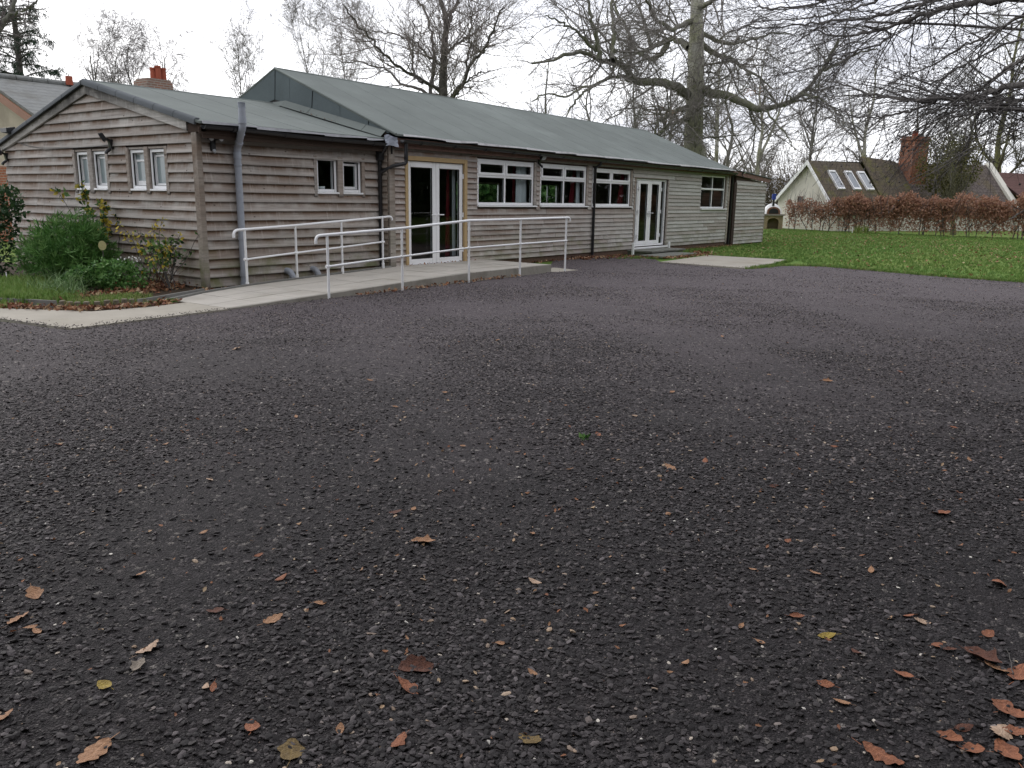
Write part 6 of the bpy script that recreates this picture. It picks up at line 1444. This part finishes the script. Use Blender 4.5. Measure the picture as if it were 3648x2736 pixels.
# ------------------------------------------------------------------ instances by points (gravel, grass, litter)
def scatter(name, P, rot, scl, idx, tint, protos, label=None, cat=None, parent=None):
    n = len(P); me = bpy.data.meshes.new(name); me.vertices.add(n); me.vertices.foreach_set('co', np.asarray(P, np.float32).ravel())
    for nm, ty, arr, key in (('rot', 'FLOAT_VECTOR', rot, 'vector'), ('scl', 'FLOAT_VECTOR', scl, 'vector'), ('idx', 'INT', idx, 'value'), ('tint', 'FLOAT', tint, 'value')):
        a = me.attributes.new(nm, ty, 'POINT'); a.data.foreach_set(key, np.asarray(arr, np.int32 if ty == 'INT' else np.float32).ravel())
    o = link(name, me, None, parent, 'stuff')
    if label: tag(o, label, cat)
    c = bpy.data.collections.new(name+'_shapes')
    for k, (pm, mt) in enumerate(protos):
        q = bpy.data.objects.new('%s_%02d' % (name, k), pm)
        if not pm.materials: pm.materials.append(mt)
        c.objects.link(q)
    ng = bpy.data.node_groups.new(name, 'GeometryNodeTree')
    ng.interface.new_socket('Geometry', in_out='INPUT', socket_type='NodeSocketGeometry'); ng.interface.new_socket('Geometry', in_out='OUTPUT', socket_type='NodeSocketGeometry')
    gi, go = ng.nodes.new('NodeGroupInput'), ng.nodes.new('NodeGroupOutput')
    ci = ng.nodes.new('GeometryNodeCollectionInfo'); ci.inputs['Collection'].default_value = c; ci.inputs['Separate Children'].default_value = True; ci.inputs['Reset Children'].default_value = True
    ip = ng.nodes.new('GeometryNodeInstanceOnPoints'); ip.inputs['Pick Instance'].default_value = True
    def na(nm, ty): q = ng.nodes.new('GeometryNodeInputNamedAttribute'); q.data_type = ty; q.inputs['Name'].default_value = nm; return q.outputs['Attribute']
    er = ng.nodes.new('FunctionNodeEulerToRotation')
    L = ng.links.new
    L(gi.outputs[0], ip.inputs['Points']); L(ci.outputs[0], ip.inputs['Instance']); L(na('idx', 'INT'), ip.inputs['Instance Index'])
    L(na('rot', 'FLOAT_VECTOR'), er.inputs[0]); L(er.outputs[0], ip.inputs['Rotation']); L(na('scl', 'FLOAT_VECTOR'), ip.inputs['Scale']); L(ip.outputs[0], go.inputs[0])
    md = o.modifiers.new('scatter', 'NODES'); md.node_group = ng
    return o
def stone_mesh(seed, flat=.6):
    rg = np.random.default_rng(seed); bm = bmesh.new(); bmesh.ops.create_icosphere(bm, subdivisions=1, radius=.5)
    pl_ = nrm_(rg.normal(0, 1, (9, 3))); off = rg.uniform(.34, .47, 9)
    for v in bm.verts:
        p = np.array(v.co)
        for q, d in zip(pl_, off):
            e_ = p@q-d
            if e_ > 0: p = p-q*e_
        p = p*np.array([1.15, .9, flat])*(1+rg.uniform(-.03, .03)); v.co = p
    me = bpy.data.meshes.new('stone'); bm.to_mesh(me); bm.free(); return me
STONE = leaf_mat('gravel_stone', [(.014, .0120, .0118), (.023, .0198, .0198), (.038, .033, .033), (.058, .050, .0505), (.088, .076, .0765), (.135, .118, .118), (.19, .16, .145), (.32, .22, .14), (.62, .59, .53)], .68, 0, 'INSTANCER', .22)
STONES = [(stone_mesh(200+k, .32+.06*k), STONE) for k in range(6)]
def wedge(n, r0, r1, rng, a0=-39.5, a1=39.5):
    az = YAW+np.radians(rng.uniform(a0, a1, n)); r = np.sqrt(rng.uniform(r0**2, r1**2, n))
    x, y = np.sin(az)*r, np.cos(az)*r
    t = (np.arctan2(y, x) % (2*np.pi))/(2*np.pi)*NT; i = t.astype(int) % NT
    k = r < np.minimum(RB[i], RB[(i+1) % NT])-.03
    return x[k], y[k], r[k]
rng = np.random.default_rng(77)
xs_, ys_, ss_ = [], [], []
for r0, r1, n, smin, smax, pw in ((1.3, 3.2, 105000, .005, .031, 3.4), (3.2, 5.5, 150000, .005, .030, 3.4), (5.5, 9, 170000, .006, .028, 3.2), (9, 15, 170000, .007, .027, 2.8), (15, 22, 80000, .009, .03, 2.4)):
    x, y, r = wedge(n, r0, r1, rng)
    patch = np.sin(x*1.3+1.7*np.sin(y*.8))+np.sin(y*1.7+1.2*np.sin(x*1.1+2))+.7*np.sin(x*3.1-y*2.2)
    k = rng.uniform(0, 1, len(x)) < np.clip(.62+.30*patch, .12, 1)
    x, y, patch = x[k], y[k], patch[k]
    s = smin+(smax-smin)*rng.uniform(0, 1, len(x))**(pw*1.3-.45*patch)
    xs_.append(x); ys_.append(y); ss_.append(s)
x, y, s = np.concatenate(xs_), np.concatenate(ys_), np.concatenate(ss_); n = len(x)
zone = np.clip((.8*x+.6*y-3.2+RNG.normal(0, 1.2, n))/9.3, 0, 1); tint = np.clip(rng.beta(1.1, 2.3, n)*.80*(.78+.45*zone)+.13*zone, .10, .76)  # near stones get the same painted shade through a lower tint
far_ = (np.hypot(x, y) > 5) & (rng.uniform(0, 1, n) < .08); tint = np.where(far_, rng.uniform(.55, .76, n), tint)
u = rng.uniform(0, 1, n); tint = np.where(u > .985, rng.uniform(.72, .90, n), tint); tint = np.where(u > .9955, rng.uniform(.93, 1, n), tint); s = np.where(tint > .9, np.minimum(s, .016), s)
asp = np.stack([rng.uniform(.8, 1.35, n), rng.uniform(.75, 1.1, n), rng.uniform(.6, 1.0, n)], 1)*s[:, None]
P = np.stack([x, y, und(x, y)+s*.10], 1); rot = np.stack([rng.normal(0, .28, n), rng.normal(0, .28, n), rng.uniform(0, 6.28, n)], 1)
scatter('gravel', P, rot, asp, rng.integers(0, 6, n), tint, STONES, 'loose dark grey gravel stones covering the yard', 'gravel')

# ---- fallen leaves
def leaf_mesh(kind, seed):
    rg = np.random.default_rng(seed); m = 12; V, F = [], []
    cl, cw, tw = rg.uniform(.15, .6), rg.uniform(-.9, 1.3), rg.uniform(-.6, .6)
    for i in range(m+1):
        t = i/m
        if kind == 'oak': w = .30*math.sin(math.pi*min(1, t*.96+.02))**.7*(.62+.42*abs(math.sin(t*math.pi*3.6)))
        elif kind == 'oval': w = .27*math.sin(math.pi*min(1, t*.97+.015))**.8*(1+.10*math.sin(t*38))
        else: w = .36*math.sin(math.pi*min(1, t*.97+.015))**.75*(.66+.36*abs(math.sin(t*math.pi*2.4+.3)))
        x = t-.5; zc = cl*(x*x)*.8
        for sd in (-1, -.5, 0, .5, 1):
            ww = w*sd*(1+rg.uniform(-.08, .08)); a = tw*x
            zz = zc+cw*ww*ww*1.3+ww*math.sin(a)+rg.uniform(-.012, .012)
            V.append((x, ww*math.cos(a), zz))
    for i in range(m):
        for k in range(4): F.append((5*i+k, 5*i+5+k, 5*i+6+k, 5*i+1+k))
    zmin = min(v[2] for v in V); V = [(a, b, c-zmin) for a, b, c in V]
    b = len(V)
    for t in (0, 1):   # stalk
        for sx in (-.012, .012): V.append((-.5-.28*t, sx+.05*t, .02+.03*t))
    F.append((b, b+1, b+3, b+2))
    return np_mesh('leaf', V, F, smooth=True)
def dead_leaf_mat(name, c, c2):
    m = NB(name, .65, .25); v = m.co('Object'); g_ = m.sep(m.co('Object'))
    col = m.mix(m.rng(m.noise(v, 5, 5, .65), .35, .65), c, c2)
    vein = m.math('ABSOLUTE', g_[1]); col = m.mix(m.rng(vein, .0, .022, .45, 0), col, tuple(min(1, x*1.5) for x in c))
    w = m.math('FRACT', m.math('MULTIPLY', m.math('ADD', g_[0], vein), 7)); col = m.mix(m.rng(w, 0, .12, .25, 0), col, tuple(x*.6 for x in c))
    m.color(col); m.bump(m.noise(v, 9, 4), .4, .05); return m.m
LM = {'tan': dead_leaf_mat('tan_leaf', (.36, .20, .11), (.27, .14, .075)), 'pale': dead_leaf_mat('pale_leaf', (.46, .33, .24), (.36, .24, .16)), 'red': dead_leaf_mat('russet_leaf', (.29, .115, .058), (.19, .072, .038)),
      'brown': dead_leaf_mat('dark_brown_leaf', (.12, .045, .025), (.07, .028, .018)), 'yellow': dead_leaf_mat('yellow_leaf', (.34, .25, .05), (.22, .15, .03)), 'olive': dead_leaf_mat('olive_brown_leaf', (.17, .115, .04), (.10, .065, .025)), 'grey': dead_leaf_mat('grey_leaf', (.26, .215, .17), (.18, .15, .12))}
LMESH = {k: [leaf_mesh(k, 300+i) for i in range(5)] for k in ('oak', 'oval', 'lobed')}
word = {'tan': 'tan', 'pale': 'pale buff', 'red': 'russet', 'brown': 'dark brown', 'yellow': 'yellow', 'olive': 'olive-brown', 'grey': 'grey'}
special = {(0): None}
rg = random.Random(6)
cache = {}
def leaf_obj(x, y, c, sz, kind, lab, grp):
    mt = LM[c]; k = rg.randrange(5); key = (kind, k, c)
    if key not in cache: me = LMESH[kind][k].copy(); me.materials.clear(); me.materials.append(mt); cache[key] = me
    o = link('fallen_leaf', cache[key]); o.location = (x, y, float(und(x, y))+.006); o.rotation_euler = (rg.uniform(-.3, .3), rg.uniform(-.25, .25), rg.uniform(0, 6.28)); s = sz*rg.uniform(.95, 1.15); o.scale = (s, s*rg.uniform(.85, 1.1), s)
    return tag(o, lab, 'leaf', grp)
todo = []
for i, (x, y, c, sz) in enumerate(LEAVES):
    kind = 'oak' if c.startswith('oak') else ('lobed' if sz > .065 else 'oval'); cc = c.split('_')[-1]
    d = math.hypot(x, y)
    side = (x*_r.x+y*_r.y)/max(.1, x*_f.x+y*_f.y)
    zone = 'front' if d < 2.6 else ('near' if d < 4.2 else ('middle' if d < 7 else 'far'))
    hz_ = 'left' if side < -.22 else ('right' if side > .22 else 'centre')
    size = 'small' if sz < .062 else ('large' if sz > .085 else 'medium')
    lab = '%s %s fallen %s leaf on the gravel %s, %s side' % (size, word[cc], {'oak': 'oak', 'lobed': 'lobed', 'oval': 'oval'}[kind], zone, hz_)
    if hz_ == 'centre': lab = lab.replace(', centre side', ', centre')
    todo.append((x, y, cc, sz, kind, size, word[cc], zone, hz_, side))
ordn = ['leftmost', 'second from the left', 'third from the left', 'fourth from the left', 'fifth from the left', 'sixth from the left', 'seventh from the left', 'eighth from the left', 'ninth from the left', 'tenth from the left', 'eleventh from the left', 'twelfth from the left']
numw = ['', 'one', 'two', 'three', 'four', 'five', 'six', 'seven', 'eight', 'nine', 'ten', 'eleven', 'twelve']
grp_ = {}
for q in todo: grp_.setdefault((q[5], q[6], q[4], q[7], q[8]), []).append(q)
for (size, wd_, kind, zone, hz_), qs in grp_.items():
    qs.sort(key=lambda q: q[9])
    place = 'on the %s %s gravel' % ({'left': 'left', 'right': 'right', 'centre': 'central'}[hz_], zone)
    for k, q in enumerate(qs):
        lab = '%s %s fallen %s leaf %s' % (size, wd_, kind, place) if len(qs) == 1 else '%s of %s %s %s %s leaves %s' % (ordn[k], numw[len(qs)], size, wd_, kind, place)
        leaf_obj(q[0], q[1], q[2], q[3], kind, lab, 'fallen leaves on the gravel')
# broken bits of leaf and seed too small to count, among the stones
LEAFI = leaf_mat('litter_leaf', [(.07, .028, .018), (.15, .06, .035), (.24, .10, .05), (.30, .15, .08), (.38, .24, .14), (.45, .34, .22)], .7, .15, 'INSTANCER')
def lmini(seed):
    me = leaf_mesh(('oak', 'oval', 'lobed')[seed % 3], 400+seed); return me
LIT = [(lmini(k), LEAFI) for k in range(6)]
def litter(name, x, y, z, size, lab, parent=None, tilt=.5, t0=0, t1=1):
    n = len(x); rot = np.stack([rng.normal(0, tilt, n), rng.normal(0, tilt, n), rng.uniform(0, 6.28, n)], 1)
    s = rng.uniform(size[0], size[1], n); return scatter(name, np.stack([x, y, z], 1), rot, np.stack([s, s*.85, s], 1), rng.integers(0, 6, n), rng.uniform(t0, t1, n), LIT, lab, 'leaf litter')
x1, y1, r1 = wedge(620, 1.6, 6, rng); x2, y2, r2 = wedge(500, 6, 20, rng)
x = np.concatenate([x1, x2]); y = np.concatenate([y1, y2]); 
litter('leaf_crumbs', x, y, und(x, y)+.006, (.008, .028), 'small scattered crumbs of dry leaf among the gravel stones', None, .35, .3, 1)
# drifts of leaves: bed, foot of walls, ramp kerb, steps
def along(pts, n, w, off=0):
    P = np.array(pts, float); L = np.linalg.norm(np.diff(P, axis=0), axis=1); c = np.concatenate([[0], np.cumsum(L)]); t = rng.uniform(0, c[-1], n)
    return np.interp(t, c, P[:, 0])+rng.normal(0, w, n), np.interp(t, c, P[:, 1])+rng.normal(0, w, n)
def drift(name, pts, n, w, z, lab, size=(.05, .095), pile=.05):
    x, y = along(pts, n, w); litter(name, x, y, z+rng.uniform(.005, pile, n), size, lab, None, .55)
drift('leaf_drift', [(7.15, 12.1), (7.3, 13.2), (7.0, 12.2), (6.4, 12.05), (5.8, 12.1), (5.6, 11.9)], 900, .22, .012, 'drift of brown leaves over the soil of the planted bed', (.05, .09), .07)
drift('leaf_drift', [(7.3, 11.45), (9, 11.62), (11.4, 11.7)], 330, .09, .0, 'brown leaves caught between the annexe wall and the ramp edging', (.04, .08), .05)
drift('leaf_drift', [(4.25, 12.4), (4.75, 11.2), (5.1, 10.62), (5.7, 10.5), (6.3, 10.62)], 620, .085, .012, 'band of dead leaves between the log edging and the concrete path', (.05, .09), .05)
drift('leaf_drift', [(8.6, 9.40), (9.7, 9.44), (10.9, 9.52), (12.2, 9.60), (13.0, 9.62)], 230, .05, .014, 'dead leaves lying along the kerb of the ramp', (.035, .075), .04)
drift('leaf_drift', [(18.0, 11.4), (19.2, 11.2), (20.0, 10.6), (20.1, 9.95), (22.4, 9.85), (23.4, 10.4)], 620, .16, .012, 'russet leaves around the dark steps of the second doors', (.05, .1), .05)
drift('leaf_drift', [(14.6, 11.5), (18, 11.5), (20.5, 11.45)], 160, .07, .012, 'dead leaves along the foot of the hall wall', (.04, .08), .03)
drift('leaf_drift', [(23.4, 11.45), (26, 11.5), (29, 11.5)], 260, .12, .0, 'dead leaves along the wall foot near the lean-to', (.05, .09), .04)
drift('leaf_drift', [(11.9, 11.5), (13.8, 11.52), (14.3, 11.55)], 40, .04, .17, 'few dead leaves against the threshold of the first doors', (.03, .06), .02)
n = 5200; X = rng.uniform(19.5, 47, n); Y = rng.uniform(-7, 16, n); bandw = np.exp(-((X-33-.25*(Y-4)+3*np.sin(Y*.5))/6.0)**2)
k = (rng.uniform(0, 1, n) < .22+.78*bandw) & ~((X < 22.4) & (Y > 6)); X, Y = X[k], Y[k]
litter('lawn_leaves', X, Y, np.full(len(X), .035), (.05, .10), 'brown leaves scattered in a broad band over the lawn', None, .4)
# roof valley leaves
x = 11.535-.10+rng.normal(0, .03, 150); y = rng.uniform(12.9, 14.2, 150); 
litter('roof_leaves', x, y, 2.58+(RIDGE_Z-2.58)*(y-EAVE_R)/(RIDGE_Y-EAVE_R)+.03, (.03, .06), 'rust-brown leaves gathered in the valley where the annexe roof meets the felt gable', None, .5)

# ---- grass
def tuft(seed, nb=9, h=1.0, w=.10, lean=.55):
    rg_ = np.random.default_rng(seed); V, F = [], []
    for b in range(nb):
        a = rg_.uniform(0, 6.28); l = rg_.uniform(.1, lean); hh = h*rg_.uniform(.55, 1); ox_, oy_ = rg_.normal(0, .22, 2)
        dx_, dy_ = math.cos(a), math.sin(a); p, q = -dy_*w*.5, dx_*w*.5; k = len(V)
        V += [(ox_-p, oy_-q, 0), (ox_+p, oy_+q, 0), (ox_+dx_*l*.4-p*.7, oy_+dy_*l*.4-q*.7, hh*.6), (ox_+dx_*l*.4+p*.7, oy_+dy_*l*.4+q*.7, hh*.6), (ox_+dx_*l, oy_+dy_*l, hh)]
        F += [(k, k+1, k+3), (k, k+3, k+2), (k+2, k+3, k+4)]
    return np_mesh('tuft', V, None, F)
GRASS = leaf_mat('grass_blade', [(.06, .125, .024), (.10, .19, .038), (.145, .25, .055), (.21, .285, .08), (.30, .26, .12)], .6, .25, 'INSTANCER')
TUFTS = [(tuft(500+k), GRASS) for k in range(5)]
def grass(name, x, y, z, s0, s1, lab, t0=0, t1=.85):
    n = len(x); s = rng.uniform(s0, s1, n)
    return scatter(name, np.stack([x, y, np.full(n, z)], 1), np.stack([np.zeros(n), np.zeros(n), rng.uniform(0, 6.28, n)], 1), np.stack([s, s, s*rng.uniform(.7, 1.2, n)], 1), rng.integers(0, 5, n), rng.uniform(t0, t1, n), TUFTS, lab, 'grass')
n = 52000; X = 19.3+29*rng.uniform(0, 1, n)**1.35; Y = rng.uniform(-8, 17, n)
lim_ = np.interp(Y, [-8, 1.7, 3.5, 6.1, 7.2, 11.5, 11.6], [19.6, 19.7, 20.0, 20.8, 22.35, 22.5, 19]); k = (X > lim_+RNG.normal(0, .05, n)) & ~((Y > 11.55) & (X < 31.7)) & ~((X < 23.3) & (Y > 9.9) & (X < 23.1))
X, Y = X[k], Y[k]; grass('lawn_grass', X, Y, -.012, .045, .085, 'green mown lawn grass with uneven tufts beyond the gravel', .1, .8)
e_ = [(19.7, 1.7), (20.0, 3.5), (20.85, 6.1), (20.2, 6.85), (18.6, 7.06)]; x, y = along([(19.6, -5)]+e_, 1500, .06); grass('verge_grass', x, y, .0, .05, .1, 'ragged grass overhanging the edge of the gravel', .2, .9)
x, y = along([(22.3, 9.7), (22.3, 7.3), (20.6, 7.1)], 300, .04); grass('verge_grass', x, y, .0, .05, .10, 'grass lapping the edges of the concrete pad')
x, y = along([(4.6, 12.8), (5.0, 12.0), (5.2, 12.6), (5.0, 13.6), (5.4, 14.6), (5.9, 14.2)], 2600, .26); grass('bed_grass', x, y, .012, .09, .19, 'lush green grass at the left front of the planted bed', .4, .78)
x, y = along([(5.2, 11.2), (5.6, 11.05), (6.1, 11.35), (5.7, 11.5)], 560, .12); grass('bed_grass', x, y, .012, .05, .12, 'short yellowing grass behind the log edging', .4, 1)
x, y = along([(5.9, 10.62), (6.4, 10.75)], 90, .05); grass('bed_grass', x, y, .012, .03, .07, 'small green weeds at the start of the ramp edging', .2, .7)
x, y = along([(19.3, 10.9), (19.8, 10.4), (20.0, 10.0), (23.3, 10.9), (25, 11.3)], 400, .15); grass('bed_grass', x, y, .0, .05, .1, 'grass and weeds at the sides of the dark steps', .2, .9)
# stones kicked on to the concrete edges
x, y = along([(4.03, 10.8), (4.25, 9.34), (6.4, 9.5)], 420, .06); x2, y2 = along([(18.75, 9.3), (18.58, 7.25), (20.2, 7.2)], 260, .09)
x, y = np.concatenate([x, x2]), np.concatenate([y, y2]); n = len(x); s = rng.uniform(.006, .022, n)
scatter('kicked_stones', np.stack([x, y, np.full(n, .029)], 1), np.stack([rng.normal(0, .3, n), rng.normal(0, .3, n), rng.uniform(0, 6.28, n)], 1), np.stack([s, s, s], 1), rng.integers(0, 6, n), rng.uniform(.1, .7, n), STONES, 'stray gravel stones kicked on to the concrete edges', 'gravel')
# bits of twig among the stones
x, y, r_ = wedge(70, 1.7, 9, rng); n = len(x)
P = curve_batch(np.stack([x, y, und(x, y)+.012], 1), np.stack([rng.normal(0, 1, n), rng.normal(0, 1, n), np.zeros(n)], 1), rng.uniform(.05, .20, n), 5, .16, (0, 0, 0), rng); P[:, :, 2] = und(P[:, :, 0], P[:, :, 1])+rng.uniform(.006, .016, (n, 1))
V, F = tubes(P, np.full((n, 6), .0022)*np.linspace(1, .5, 6), 4); tag(link('twig_litter', np_mesh('twigs', V, F), BARK_MID, None, 'stuff'), 'small broken twigs lying among the gravel stones', 'twigs')
# one green weed in the open gravel
wd = thing('gravel_weed', (4.30, 2.63, .012), 'single tiny green weed sprouting in the open gravel', 'weed')
C = np.array([[4.30, 2.63, .02]])+rng.normal(0, .012, (16, 3)); C[:, 2] = .02
V, F = leaves(C, rng.uniform(.03, .055, 16), .6, rng, np.array([0, 0, .6])); foliage('leaves', V, F, rng.uniform(0, 1, 16), GRN, wd)
